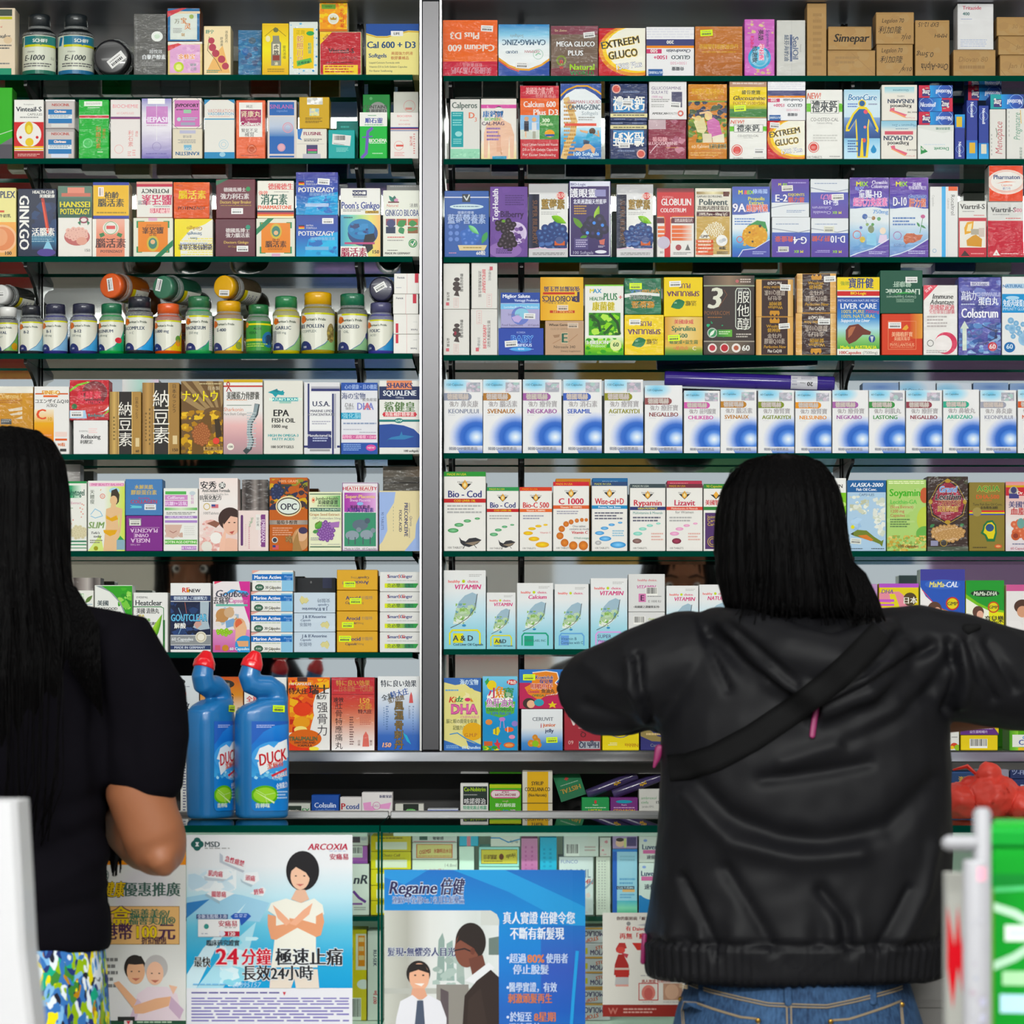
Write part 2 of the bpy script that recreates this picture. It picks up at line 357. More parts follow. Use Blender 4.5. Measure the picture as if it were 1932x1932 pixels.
for sx in (-0.0188, 0.0188): mb = MB(); mb.box(sx-0.0018, sx+0.0018, -0.018, 0.19, 0.0, wz(4)-zl); mb.build('edge_strip', M['steel_edge'], e)
mb = MB(); mb.box(wx(-420), wx(2380), -0.02, 0.24, wz(4), wz(4)+0.05, ch=0.003); tag(mb.build('top_rail', mat('grey_rail', '7c7c88', 0.35, 0.6)), 'grey metal rail along the top of the shelving', 'rail')
# steel ledge: flat plate, upright lip, lip folded back under
mb = MB(); x0, x1 = wx(-420), wx(2380)
prof = [(0.2, zl), (-0.010, zl), (-0.013, zl-0.003), (-0.014, zl-0.020), (-0.011, zl-0.023), (0.006, zl-0.044), (0.2, zl-0.044)]
mb.rings([[(x, y, z) for y, z in prof] for x in (x0, x1)], smooth=False)
tag(mb.build('steel_ledge', M['steel']), 'polished steel ledge carrying the bottom row of cartons', 'ledge')
# base cabinet niche under the ledge
NZ = 0.962
e = tag(empty('base_cabinet', (0, 0.1, 0)), 'dark base cabinet with an open niche below the steel ledge', 'cabinet')
for nm, b in (('back_panel', (x0, x1, 0.17, 0.19, NZ, zl-0.044)), ('niche_floor', (x0, x1, 0.0, 0.19, NZ-0.02, NZ)), ('plinth', (x0, x1, 0.02, 0.19, 0.0, NZ-0.02))):
    mb = MB(); mb.box(b[0], b[1], b[2]-0.1, b[3]-0.1, b[4], b[5]); mb.build(nm, M['dark'], e)
UPX = [('left', 44), ('left', 671), ('left', -230), ('right', 849), ('right', 984), ('right', 1612), ('right', 2100)]
UPL = ['black slotted upright near the long-haired customer', 'black slotted upright beside the steel post, on its carton-stack side', 'black slotted upright far beyond the long-haired customer', 'black slotted upright hard against the steel post', 'black slotted upright behind the blueberry cartons', 'black slotted upright behind the jacketed customer', 'black slotted upright beyond the green crate']
for (bay, px), lb in zip(UPX, UPL):
    e = tag(empty('shelf_upright', (wx(px), 0.19, zl)), lb, 'upright', 'black slotted shelf uprights')
    h = wz(8)-zl; mb = MB(); mb.box(-0.006, -0.0015, -0.012, 0.009, 0, h); mb.box(0.0015, 0.006, -0.012, 0.009, 0, h); mb.box(-0.006, 0.006, -0.002, 0.009, 0, h); mb.build('channel', M['black'], e)
    for tp in (LEFT_TOPS if bay == 'left' else RIGHT_TOPS):
        zt = wz(tp)-0.0105-zl; mb = MB()
        pr = [(-0.012, zt), (-0.165, zt), (-0.165, zt-0.006), (-0.10, zt-0.016), (-0.05, zt-0.030), (-0.022, zt-0.048), (-0.012, zt-0.058)]
        mb.rings([[(x, y, z) for y, z in pr] for x in (-0.003, 0.003)], smooth=False); mb.build('bracket', M['black'], e)
ORD = ['top', 'second', 'third', 'fourth', 'fifth', 'sixth', 'seventh']
for bay, tops, a, b in (('left', LEFT_TOPS, -400, 778), ('right', RIGHT_TOPS, 837, 2360)):
    for k, tp in enumerate(tops):
        mb = MB(); z = wz(tp); xa, xb = wx(a), wx(b); ya, yb = 0.0, 0.175
        vs = [(x,y,zz) for zz in (z-0.0102, z) for y in (ya, yb) for x in (xa, xb)]
        mb.add(vs, [(0,2,3,1),(4,5,7,6)], 0); mb.add(vs, [(0,1,5,4),(0,4,6,2),(1,3,7,5)], 1); mb.add(vs, [(2,6,7,3)], 2)
        tag(mb.build('glass_shelf', [M['glass'], M['glass_edge'], M['glass_back']]), '%s glass shelf, counted from the top, %s the steel post' % (ORD[k], 'left of' if bay == 'left' else 'right of'), 'shelf', 'green-edged glass shelves')
# ---------------- the shop behind the photographer, seen only as a blur in the mirrors ----------------
m_col = [mat('board_%d' % i, c, 0.5) for i, c in enumerate(('c85050', '6c94c0', 'e2dcd0', '6aa880', 'd9b264', 'a888b8', 'e8e8ea', '7c7e84', '8ab8cc', 'cc8aa0'))]
RB = [(-2.55,1.0,0,1.3),(-1.9,.7,2,1.9),(-1.25,.5,7,1.4),(-0.75,.45,1,1.0),(-0.1,.6,6,2.1),(0.5,.4,4,1.2),(1.0,.6,3,1.8),(1.65,.5,8,1.3),(2.2,.55,5,2.0),(2.8,.5,9,1.5)]
RL = ['red','cream','charcoal','blue','white','amber','green','sky blue','purple','pink']
for i, (x, wd, c, h) in enumerate(RB):
    e = tag(empty('display_stand', (x, -9.0+0.35*(i % 3), 0)), 'tall %s display stand opposite the shelves, a blur in the mirrors' % RL[i], 'display stand', 'display stands across the shop')
    mb = MB(); mb.box(-wd/2, wd/2, -0.15, 0.15, 0, 0.12, ch=0.01); mb.build('base', m_col[7], e)
    mb = MB(); mb.box(-wd/2, wd/2, -0.03, 0.03, 0.12, h, ch=0.006); mb.build('board', m_col[c], e)
    for k in range(3): mb = MB(); mb.box(-wd/2+.03, wd/2-.03, 0.03, 0.14, 0.3+k*h*.25, 0.32+k*h*.25); mb.build('tray', m_col[(c+2+k) % 10], e)
# ---------------- cartons ----------------
PLACED = []
LABELS = {}
def carton(x0, x1, zt, zb, y, label, group, dsl, depth=0.055, name='medicine_carton', rz=None):
    w, h = x1-x0-0.0012, zt-zb
    art = Art(w, h); art.draw(dsl); mb = MB(); sc = art.side or art.base
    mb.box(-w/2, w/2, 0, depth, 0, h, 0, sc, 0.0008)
    f = mb.f; fr = 0
    FN = lambda px, py, L: (px-w/2, -0.00005-L*LAYER, h-py)
    c = 0.0009; mb.add([FN(c,c,0),FN(w-c,c,0),FN(w-c,h-c,0),FN(c,h-c,0)], [(0,1,2,3)], 0, art.base)
    # tuck flap and its slit on the lid
    zt_ = h+0.00015; mb.add([(-w*.42,.004,zt_),(w*.42,.004,zt_),(w*.36,depth*.35,zt_+.0003),(-w*.36,depth*.35,zt_+.0003)], [(0,1,2,3)], 0, tuple(v*.97 for v in sc[:3])+(1,))
    art_to(mb, art, FN); o = mb.build(name, M[art.mat]); rd = random.Random(hash((round(x0*1000), round(zb*1000))) & 0xffff)
    o.location = ((x0+x1)/2, y, zb); o.rotation_euler = (0, 0, R(rd.uniform(-.45,.45)) if rz is None else rz)
    stickers(art, o, FN); tag(o, label, 'carton', group)
    return o
def row(group, shelf_px, items, y=0.004, depth=0.055, ysc=None):
    """items: (x0, x1, ytop, ybottom or 0 if it stands on the shelf, label, artwork[, options])"""
    zs = (wz(shelf_px) if ysc is None else ysc)+0.0004; done = []
    for it in items:
        x0, x1, y0, y1, label, dsl = it[:6]; op = it[6] if len(it) > 6 else {}
        yy = op.get('y', y); a, b, zt = wx(x0, yy), wx(x1, yy), wz(y0, yy); zb = zs
        if y1:
            zb = wz(y1, yy)
            for (c, d, t) in done:
                if min(b, d)-max(a, c) > 0.3*(b-a) and abs(t-zb) < 0.010: zb = t+0.0006; break
        o = carton(a, b, zt, zb, yy, label, group, dsl, op.get('d', depth), op.get('n', 'medicine_carton'), op.get('rz')); done.append((a, b, zt))
QUEUE = []
def later(fn, dsl, *a):                                    # lettering is made once all characters are known
    CHARS.update(dsl); QUEUE.append((fn, dsl, a))
_row = row
def row(group, shelf_px, items, **kw):
    for it in items: CHARS.update(it[5])
    QUEUE.append((lambda d, g, s, i, k: _row(g, s, i, **k), None, (group, shelf_px, items, kw)))
def flush():
    make_glyphs(CHARS)
    for fn, dsl, a in QUEUE: fn(dsl, *a)
# ---------------- left bay ----------------
def G(n): return 'cartons on the %s shelf, left bay' % n
ORG = 'c dcdccc; p 2a8a5a 9 10 24 10 24 13 13 13 13 26 9 26; p 2a8a5a 92 10 78 10 78 13 88 13 88 26 92 26; p 2a8a5a 9 92 24 92 24 88 13 88 13 74 9 74; p 2a8a5a 92 92 72 92 72 88 88 88 88 74 92 74; r 13 12 88 90 dc8438; p 1f7a50 0 28 0 44 46 0 30 0; e 51 34 15 20 c8b050; e 51 34 11 14 3a7a6a; e 51 38 6 6 d8b088; t 51 57 7 5a2a10 強力; tb 51 68 13 4a2a18 腦活素; m 30 78 70 84 2 a05a20; r 40 92 62 100 d8a8c0'
row(G('top'), 141, [
 (-40,29,15,0,'cream carton with green foot, beside the two dark glass bottles','c e0d0b8; r 30 2 92 12 3f4a40; r 40 13 92 17 b9b83a; tl 40 28 3 R Natural; tbi 60 42 6/60 555 Tribulus; m 40 55 90 63 2 666; e 80 48 12 10 d8c0a0; r 20 90 90 100 1e8a68; m 40 82 85 86 1 777'),
 (252,314,26,0,'charcoal grey carton with a white oval seal, beside the black lid','wrap; c 5a5a58; z 0 0 100 100 60 7 3 545452 62625f 5d5d5a 6a6a66; e 72 37 18 16 e4e8e4; e 72 37 9 8 c8dcc8; t 68 62 5 Q 超悅效; tb 62 71 6 Q 白藜芦醇素; m 25 80 90 86 2 999; a 2 777 7 5 7 95; m 9 20 12 80 9 888'),
 (316,382,79,0,'small lilac carton with a lime seal, under the teal-framed carton','wrap; c d9c389; r 6 8 94 94 d8a4cc; z 8 10 92 92 40 8 5 d8a4cc cf9ac6 e0b6d4; p e8e4dc 0 0 100 0 100 6 0 8; p d04a50 0 12 0 28 40 8 30 4; tb 55 45 12 D8862a:fff 金蜂宝; e 32 76 15 15 b8cc30; e 32 76 9 9 e0e48a; t 74 70 7 6a9a8a 健康; t 74 82 7 6a9a8a 之選'),
 (315,378,15,79,'small carton framed in teal, resting on the lilac carton','wrap; c 15659a E; r 9 16 91 94 cdd8d0; r 0 10 100 17 F; p c03a44 0 10 45 0 60 0 0 28; r 14 26 88 90 d4dcd4; tb 30 40 11 8a8a78 万; tb 50 38 13 c87a38 宝; tb 62 55 14 c87a38 灵; tb 48 80 7 b08848 制; e 74 26 7 7 9ab060; m 18 60 45 76 4 999'),
 (384,436,49,0,'cream carton with red blossoms on a stem','c ead8b0 d8c8a4; r 3 3 97 96 efdcb4; p e8b878 8 96 40 60 70 40 97 96; tb 22 12 6 2f8a7a 舒宁; a 2 6a5a40 20 22 14 50 45 70 66 92; e 28 30 12 12 b04858; e 32 44 14 14 b04858; e 44 56 14 14 b04858; e 66 68 14 14 b04858; e 80 82 13 13 b04858; tk 66 32 8 555 舒通康; tk 84 22 8 444 活血灵丹; m 10 90 60 97 2 4a9a8a'),
 (449,494,57,0,'dull blue wrapped carton set back behind its neighbours','wrap; c 2a6a9a; z 0 20 100 100 40 14 8 2f78ac 3a7ea8 22588a 4a8ab0 2a4a78; r 0 0 100 18 2c6a96; e 60 22 16 14 3a5a70; e 30 45 14 16 1f5fa0',{'y':0.03}),
 (494,545,44,0,'yellow carton picturing an ornate medicine bottle','c e8c838; g 2 2 98 98 e0b83a efe24a e0b040; a 2 8a7020 10 25 50 8 90 25; e 52 13 10 9 6a7040; p 8a8a78 40 24 64 24 66 34 72 38 72 82 34 82 34 38 40 34; r 40 40 66 60 e6e0c8; tb 53 46 7 333 虎; tb 53 57 7 333 牌; r 40 62 66 72 8a3a30; tb 53 78 5 C 油; e 22 30 9 12 e8e0b0; tk 84 56 9 5a5a2a 驱风活络; m 20 88 84 96 2 9a8030'),
 (545,600,41,0,'yellow carton with a blue and white diamond border','c d8e0dc; z 1 1 99 99 90 5 4 3a8ac0 6ab0d8 e8ecec dfe6e6; r 14 12 86 88 e6c62e; t 40 20 6 b09a30 正貨; e 74 22 14 8 3a9a50; tk 38 52 17 c85a30:e8e0a0 蛇胆川贝; tk 72 50 9 D:cde4a0 枇杷膏; p 5cae58 26 74 76 68 80 76 28 84; tb 52 77 4/50/-6 D 止咳化痰'),
 (603,682,60,0,'crimson carton with a yellow band, under the small orange carton','wrap; c b0222c C; p e8c424 0 0 30 0 0 30; tb 14 12 4/30/-42 8a3020 新包装; tb 52 44 11 K Vinteail-S; t 68 61 7 5a1016 CAPSULES; m 15 70 80 74 1 601018; r 8 77 92 99 e8c81e; m 12 79 82 97 3 b04020; a 1.5 e09090 22 47 70 46'),
 (602,656,5,60,'small orange and gold carton with a white crown seal','c e8a030 C; z 0 0 100 100 70 10 6 e89a34 f0b840 e4863a ecc844; r 8 6 58 22 6a9a3a; tb 33 14 6 2a6a30 GOLD; e 50 56 20 20 E4e4d8; e 50 56 15 15 d8d8c8; p b08a30 40 60 38 50 45 55 50 48 55 55 62 50 60 60; tk 82 55 11 c83a2a 即溶蜂皇; r 0 92 100 100 c87030'),
 (690,791,45,0,'large pale yellow carton with a navy wave top and navy serif lettering','c e6dc94; p 1f4a94 0 0 100 0 100 14 80 13 60 18 40 24 20 24 0 18; a 2 c8a030 0 20 20 26 40 26 60 20 80 15 100 16; r 47 14 70 24 e8e8e8; tb 58 19 5 444 LIFE; tb 48 41 13 1f4a7a Cal 600 + D3; tb 22 62 8 1f4a7a Softgels; t 68 58 5 b0503a 美國強力鈣液; t 64 67 5 b0503a 軟膠囊補品; tl 6 76 3.6 345 Liquid Calcium Formula with; tl 6 84 3.6 345 Vitamin D3 in Soft Gelatin Capsules; tl 6 92 3.6 345 For Easier Swallowing'),
])
row(G('second'), 299, [
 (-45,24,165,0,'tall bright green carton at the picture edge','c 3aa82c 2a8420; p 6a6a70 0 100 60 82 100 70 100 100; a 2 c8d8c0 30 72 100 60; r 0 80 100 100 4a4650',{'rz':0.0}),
 (26,83,188,0,'white-topped red carton with a round yellow emblem','c W; tb 50 16 8 222a3a Vinteail-S; t 70 25 4 555 CAPSULES; t 50 8 2.5 888 Rottapharm; m 20 29 82 33 1 999; r 0 38 100 80 c22a2e; e 50 59 42 42 E8e4e0; e 50 48 14 22 d8b830; e 50 50 8 14 e8d860; e 52 72 14 14 e0c020; e 22 64 5 5 c22a2e; e 78 64 5 5 c22a2e; r 0 79 100 82 e0b430; r 0 83.5 100 86 e0b430; r 0 87 100 100 9a2228; m 12 92 88 97 2 d8a8a0'),
 (85,141,243,0,'silver and blue carton with orange-red lettering, lower of its pair','c b0a8a8; r 4 10 96 98 c8c0be; tb 52 17 9 b04a40 NISOCINIL; r 10 36 90 84 2a72ae; t 50 43 8 c88a5a:fff Citrimax; r 10 54 90 68 dce4e8; m 14 56 86 67 2 8a9aa8; r 20 84 80 97 d0d8e8'),
 (85,142,188,242,'silver and blue carton with orange-red lettering, upper of its pair','c b0a8a8; r 0 0 100 6 ddd; r 4 8 96 98 c8c0be; tb 52 18 9 b04a40 NISOCINIL; r 10 34 90 82 2a72ae; t 50 41 8 c88a5a:fff Citrimax; r 10 52 90 66 dce4e8; m 14 54 86 65 2 8a9aa8; r 20 84 78 95 d8d8d4'),
 (148,206,188,0,'green carton with a red stripe and red characters','wrap; c 2aa83e; r 18 3 78 11 e4ece0; m 24 5 74 9 2 aaa; m 30 13 70 15 1 d8e8d8; r 2 26 100 32 c04048; r 2 26 100 27 d8d8c8; r 2 31 100 32 d8d8c8; e 30 74 18 18 4ab85c; o 30 74 15 1.5 8ad89a; tk 65 64 13 c06a30 利膽石素; tk 84 58 8 c06a30 通石片; m 62 88 80 91 1 d8e8c8'),
 (208,265,188,0,'white carton with a purple-red stripe and faint pink lettering','c e4dedc; t 50 11 6 e08a94 BIOCHEMIE; t 50 23 3.6 e0a4a8 60 CAPSULES; r 0 29 100 33 8a3a70; r 0 30 100 31 4a3a7a; tk 68 66 13 d88a88 利石素; tk 88 58 7 d88a88 通石; o 28 84 15 1.5 e4aaa8; m 58 88 70 97 3 e0a0a0; m 74 85 84 97 3 e0a0a0'),
 (267,324,186,0,'white to violet carton with a magenta square','wrap; c dcd8e4; g 0 0 100 100 8a86c0 dcd8e4 e0dce6 b8b0d0 6a62ac; r 15 13 88 42 c080bc; tb 52 35 9 e8e0f0 HEPASIL; r 20 0 78 9 f0f0f0; m 16 44 86 47 1 c8a0c0; o 50 80 15 1.5 8a80b4; m 14 91 84 94 1 6a62a0; a 1 eee 50 10 50 70'),
 (325,382,243,0,'upside-down cream and blue carton under the pink carton','X; c ddd4c0; tb 50 17 12 1f5a8a KANESTIN; r 36 28 62 46 7ab0cc; t 50 33 8 W CAPS; m 22 52 82 66 3 999; t 50 74 7 8a8a90 金利通; r 22 84 76 95 b8b8d0'),
 (325,381,185,242,'pink carton in a white frame, on the upside-down cream carton','c e8e0d8; r 7 7 93 94 c878b4; o 50 50 62 1 345; tb 50 24 11 K JIVPOFORT; m 12 37 88 42 1 444; r 38 38 64 50 9ac8a8; e 22 70 7 7 b8d8d0; m 34 64 86 76 2 9fd0d0; r 28 80 78 90 a0a0b8'),
 (385,443,188,0,'white carton with thin blue bands and a blue foot','c e2e0da; p 3a8ab8 0 0 20 0 0 9; p 3a8ab8 100 0 78 0 100 7; t 55 19 6 d09a94 VASOBRATION; t 55 24 5 4a9ac0 VASOBRATION; r 0 32 100 34 3a94bc; m 16 28 84 30 1 e8b0a0; o 64 76 16 2 b0ccd8; o 64 76 9 2 b0ccd8; r 0 89 100 100 2f86b8; e 60 93 10 8 9ac4d8'),
 (445,501,189,0,'orange carton with a maroon panel on white','wrap; c dc6a48; r 10 4 90 63 e6e4e0; r 15 16 86 44 9a2a5a; t 50 24 8 C 肾康丸; t 52 32 4 e0a8b0 Capsules; tb 50 40 7 W Coliwets; t 46 52 5 444 腎氣不足; t 46 59 6 444 補腎; e 54 84 17 17 b85030; o 54 84 12 2 d88060; m 16 94 80 96 1 7a2a1a; t 46 11 4 444 純正'),
 (504,560,189,0,'white-framed blue carton with a pink seal and a starfish emblem','c d4ccc6; r 7 3 92 92 2a62ac; g 7 28 92 62 c8ccd4 b8c4d8 4a7ab4; t 50 11 7 c06aa0 SINLANIL; t 50 18 4 7a9ac8 capsules; r 7 26 92 28 d4ccc6; o 70 47 18 3 d89aa8; o 70 47 12 2 c8a0b8; e 48 81 14 14 d8a8b4; o 48 81 12 1 b06a90; r 7 95 92 98 2a62ac'),
 (558,617,243,0,'white carton with maroon heading under the gold carton','c e0dcd2; p 3a78c0 4 0 22 0 14 30 20 38 6 34; tb 54 16 11 8a2050 FLUSINIL; m 26 34 84 44 2 555; r 4 50 92 51 aaa; r 34 54 70 84 3f3f6a; r 38 68 68 74 c04a80; r 38 76 68 82 60b070; r 22 84 80 100 b8b8c4'),
 (564,622,183,241,'gold carton with a small hologram, on the white carton','c c8a22a b8922a; r 26 2 78 24 e0e0da; z 26 2 78 24 14 9 3 f4f4f4 c8c8c4 e8e8e0; r 34 36 66 60 c8c8c0; z 34 36 66 60 14 8 4 e09a60 9ac0c8 e0d8a0 a8d0b0; m 20 66 76 74 2 6a5010; m 20 76 76 84 2 6a5010'),
 (619,670,245,0,'teal carton with a slanted barcode sticker','c 12a0a0; p dcdcda 16 14 86 20 82 56 14 50; q 22 20 42 16; a 1.5 444 20 47 60 52; m 30 62 76 78 4 8ad0cc'),
 (634,676,228,0,'dark teal carton showing above the barcode-stickered teal one','c 0e7a74; m 20 12 90 20 1 4ab0a8; g 60 0 100 100 0e7a74 1a9a90',{'y':0.065}),
 (678,731,212,0,'green carton with a white top and a large purple letter','c 1fae48; r 0 0 100 30 e8e8e4; tb 52 18 9 3a4a9a 順石靈; m 30 6 60 9 1 3a9a60; m 18 26 86 29 1 3a9a60; a 11 6a58b0 46 34 30 42 26 70 24 88 8 98; a 5 6a58b0 10 54 46 52; tb 66 61 8 W BIOCHEMA; m 36 66 94 69 1 c8ecd0; m 46 88 84 91 1 c8ecd0'),
 (684,736,178,0,'deep green carton with a grey disc, behind the purple-lettered carton','c 1a8a3c; e 56 24 34 34 989a98; tb 46 18 5 444 CONTAINS; tb 50 24 5 444 PURIFIED; e 30 6 6 6 60b070',{'y':0.065}),
 (736,790,212,0,'white carton with a navy and red stripe against the steel post','c e6e2de; tb 50 8 4.5 e0a0a0 BIOCHEMA; t 50 17 3 d89090 60 capsules; t 50 26 3.5 d89090 BIOCHEMIE; r 0 32 100 35 2a3a8a; r 0 35 100 37 b04a50; r 0 38.5 100 40 2a3a8a; o 30 72 17 1.5 e09a98; r 20 70 46 74 d05a50; tk 74 62 8 c85a58 腎石通; m 82 46 88 92 9 d06a68; m 14 86 50 96 3 e0a8a8'),
 (742,790,173,0,'plain pale carton with a faint red seal, behind the navy-striped carton','c d4d4cc; o 64 20 24 2 d8a4a0; r 48 22 74 25 d08a80',{'y':0.065}),
])
row(G('third'), 484, [
 (-40,31,354,0,'cream carton with a cut-off heading at the picture edge','c e4dc9a; tb 62 10 10/70 2a3a60 OMPLEX; r 40 33 68 36 c85a40; tb 70 41 4 333 牛初乳; g 0 50 100 100 e8a860 e0a05a dca868; e 62 74 40 38 e8b890; e 62 74 34 32 d88a60; e 55 72 22 24 e0a078; tb 78 95 5 333 100'),
 (33,107,356,0,'dark navy carton with tall white vertical lettering and a red beam','c 12203c; z 36 20 100 60 20 20 3 162a52 1a3a68 14264a; g 36 60 100 90 17305c 2a6a90 1c2a50; p a83a34 60 14 68 14 84 66 74 66; p d85a40 62 20 66 20 80 64 76 64; p 8ac0d8 78 74 60 96 96 96; tvb 17 50 25/94 W GINKGO; tb 66 5 4.5/56 W HEALTH CLUB; tb 76 11 4 W 美國健康; tb 66 64 9/60 W 活腦素; m 36 70 94 80 3 8ab; e 74 94 24 10 4a3a8a'),
 (109,174,351,0,'green and white carton picturing a pink brain','c e4e0da; r 0 0 100 16 5a7a6a; r 28 2 78 14 d88a78; r 10 10 96 15 c07060; g 0 16 100 45 4a7060 1a4a3a 2a5a46; tb 50 26 8 d8d040:345 HANSSEI; tb 50 36 8/88 d8d040:345 POTENZAGY; e 56 72 38 26 b86a68; k 56 68 32 17 34 7 e0b4a8 c08880 4; e 70 78 16 12 d8a090; e 76 48 14 10 8a3a50; e 76 48 9 6 e8d8d8; p 3a7a5a 58 52 68 48 66 56; p 3a7a5a 94 52 84 48 88 56; t 86 91 4 666 150'),
 (174,244,413,0,'salmon carton with a white side strip, under the yellow and blue carton','c e0a090 e6e2da; r 0 0 10 100 e8e4dc; r 88 0 100 100 e4e0d8; g 10 0 88 100 e4b0a0 dc8a70 d8886e; e 50 24 22 18 e0ded6; o 50 24 18 2 8aa87a; r 38 18 62 27 d05a5a; p 3a7a4a 18 40 30 36 34 44 22 50; p 3a7a4a 82 40 70 36 66 44 78 50; tb 50 65 19 5a3a38 腦活素; tb 52 86 7 6a4a48 POTENZAGY'),
 (175,244,344,412,'yellow carton with navy bands top and bottom','c e0b42c d8c8a0; r 0 0 100 8 2a3a94; r 0 92 100 100 2a3a94; tb 52 36 14 3a3a30 柏齡; tb 50 57 17 3a3a30 腦活素; m 10 82 92 89 1 9a7a20; s 22 26 26 90 e8d8d0'),
 (251,327,411,0,'white carton with an orange square, upside-down, a green ribbon across its lower corner','X;'+ORG),
 (257,326,343,410,'upside-down white carton with pink and black characters','X; c e0ded8 d8a8a0; r 0 86 100 94 b8304a; r 0 94 100 100 d8a090; tb 48 74 12 222 POTENCY; tb 44 50 22 c03a60 腦活素; t 84 42 9 3a3a5a 智慧; r 8 12 62 26 c85a70; tb 35 19 11 f0d0d0 精神百倍; m 8 30 52 34 1 888'),
 (329,402,413,0,'white carton with a yellow corner and upside-down lettering','X; c e4e2d8; p e6d418 100 100 100 0 84 0 86 40 60 70 20 86 0 100; m 0 4 84 52 8 e8dc80; tb 48 74 10 b08a30 Ginkgo; tb 48 60 8 4a6a8a Strength; tb 50 48 6 4a6a8a Extra; m 14 34 86 38 1 8aa0c8; tb 46 26 12 2a2a4a 德國特強活血素'),
 (327,396,344,412,'orange carton with yellow characters and black capital lettering','wrap; c d45a2a b04020; g 0 0 100 40 d8622e d4562a; tb 52 35 18 e0c43a 腦活素; tb 50 71 9 4a1a10 POTENZAGY; m 6 8 26 14 1 b04020; r 34 53 66 54 b04a20'),
 (406,482,413,0,'maroon carton with white characters, lower of its pair','c 5e2c3a; tb 56 31 9 d8d0d0 德國馬博士; tb 56 44 9 d8d0d0 強力腦活素; e 82 22 6 6 2a8a70; tb 52 62 7 c8a860:5e2c3a Doctors Ginkgo; t 48 73 5 b0904a 60 Capsules; s 68 79 29 0'),
 (407,482,338,411,'maroon carton with a green corner ribbon, upper of its pair','c 682e3a; p 2a6a4a 0 16 0 4 20 0 32 0; tb 48 27 8/58 d8d0d0 德國馬博士; tb 48 44 11/74 d8d0d0 強力利石素; e 82 25 6 6 2a8a50; tb 50 58 8/80 c8a860 Doctors Super Breaker; m 12 66 90 69 1 b0904a; s 54 81 30 0'),
 (483,557,412,0,'white carton with an orange square and a ribbon in its top corner',ORG),
 (485,555,341,410,'white carton with green characters over red and gold bands','c e6e4da; tb 64 16 13 d05a5a 德國德生; m 46 29 86 32 1 888; tb 16 33 9 d87a70 強效; tb 46 51 22/74 1f5a4a 消石素; tb 48 71 10 d8502c PHARMASTONE; r 0 80 100 85 2a2a4a; r 0 85 100 90 c03a40; r 0 90 100 95 e08a3a; r 0 95 100 100 C'),
 (558,638,406,0,'royal blue carton with white capitals and a small flag, lower of its pair','c 2a4494; g 0 0 100 100 2c3f94 2a58b0 2a9ad0; p 30a0d8 30 58 100 40 100 100 20 100; z 30 60 98 96 20 10 2 2a8ac8 3ab0e0 2a6ab8; r 6 24 20 27 222; r 6 27 20 30 d03a30; r 6 30 20 33 e0c030; tl 24 25 4 Q EXTRA; tl 24 31 4 Q FORMULA; tb 48 44 11/86 Q POTENZAGY; t 64 57 6 9ac0e0 德國特強腦活素; r 22 76 78 84 7ab0d8; s 76 14 27 0'),
 (558,638,325,404,'royal blue carton with white capitals and a small flag, upper of its pair','wrap; c 2a3c8c 3a4a98; g 0 0 100 100 3a3c94 2a50a8 2a90c8; p 2a9ad4 30 60 100 46 100 100 20 100; z 30 56 98 96 24 10 5 2a8ac8 3aa8dc 2a6ab8; r 6 21 20 24 222; r 6 24 20 27 d03a30; r 6 27 20 30 e0c030; tl 24 22 4 Q EXTRA; tl 24 28 4 Q FORMULA; tb 48 41 11/86 W POTENZAGY; t 62 52 6 9ac0e0 德國特強腦活素; r 22 73 78 81 a8c0e0; s 66 22 29 4'),
 (642,718,355,0,'white-topped carton picturing a head in profile over rainbow colours','c e4e4e0; r 30 3 66 11 2a2f5a; tb 44 7 4 W POONS; r 57 5 63 9 W; m 32 12 66 15 1 888; tb 50 25 10 2a3f8a Poon’s Ginkgo; m 6 31 66 35 2 888; r 62 33 96 37 c8a840; tb 79 35 3 5a2a20 CAPSULES; h 0 39 100 100 4a90b8 6ac0b8 a8d090 e0d880 e8b878; e 56 66 38 32 2a4a80; e 52 60 34 26 2a78b0; z 24 52 70 68 20 8 2 2a5a9a 3a88c0 2a3f70; p 1f2430 62 68 84 66 88 74 80 80 82 88 66 96 54 88; r 10 79 86 82 b0507a; p W 0 85 62 85 70 100 0 100; tb 34 94 10 a03050 腦活素; tb 88 93 5 333 150; m 8 42 30 46 1 345'),
 (722,792,359,0,'white carton with a grid of six leaf pictures and a green tick','c e0e2d8; f 30 18 16 8 10 2a7a6a; f 30 18 32 8 12 2a6a5a; e 36 15 6 5 c890b0; r 14 17 44 19 6a2a30; tl 10 23 4 c04a3a Natural; t 84 23 4.5 333 法朗; tb 52 34 10/92 3a4a7a:fff GINKGO BILOBA; r 8 43 34 53 8a4a5a; r 37 43 65 53 b06048; r 68 43 96 53 c06a4a; r 8 55 34 65 1f2f50; r 37 55 65 65 e4dcc8; r 68 55 96 65 8a5a3a; e 22 50 12 11 3a3f70; f 40 54 64 46 20 3a8a4a; f 70 50 94 50 18 3a8a4a; f 46 56 56 66 18 3a8a5a; f 66 60 96 58 10 4a8a4a; m 12 70 60 73 1 d06a6a; m 12 75 56 77 1 777; e 82 80 12 12 2a8a5a; o 82 80 9 1 C; a 3 W 77 80 81 83 88 76; m 12 90 40 92 1 555; tb 40 95 3 444 MADE IN GERMANY'),
 (729,792,349,0,'grey carton showing as a strip behind the leaf-picture carton','c 8a8a88; m 10 1 90 4 1 aaa',{'y':0.065}),
])
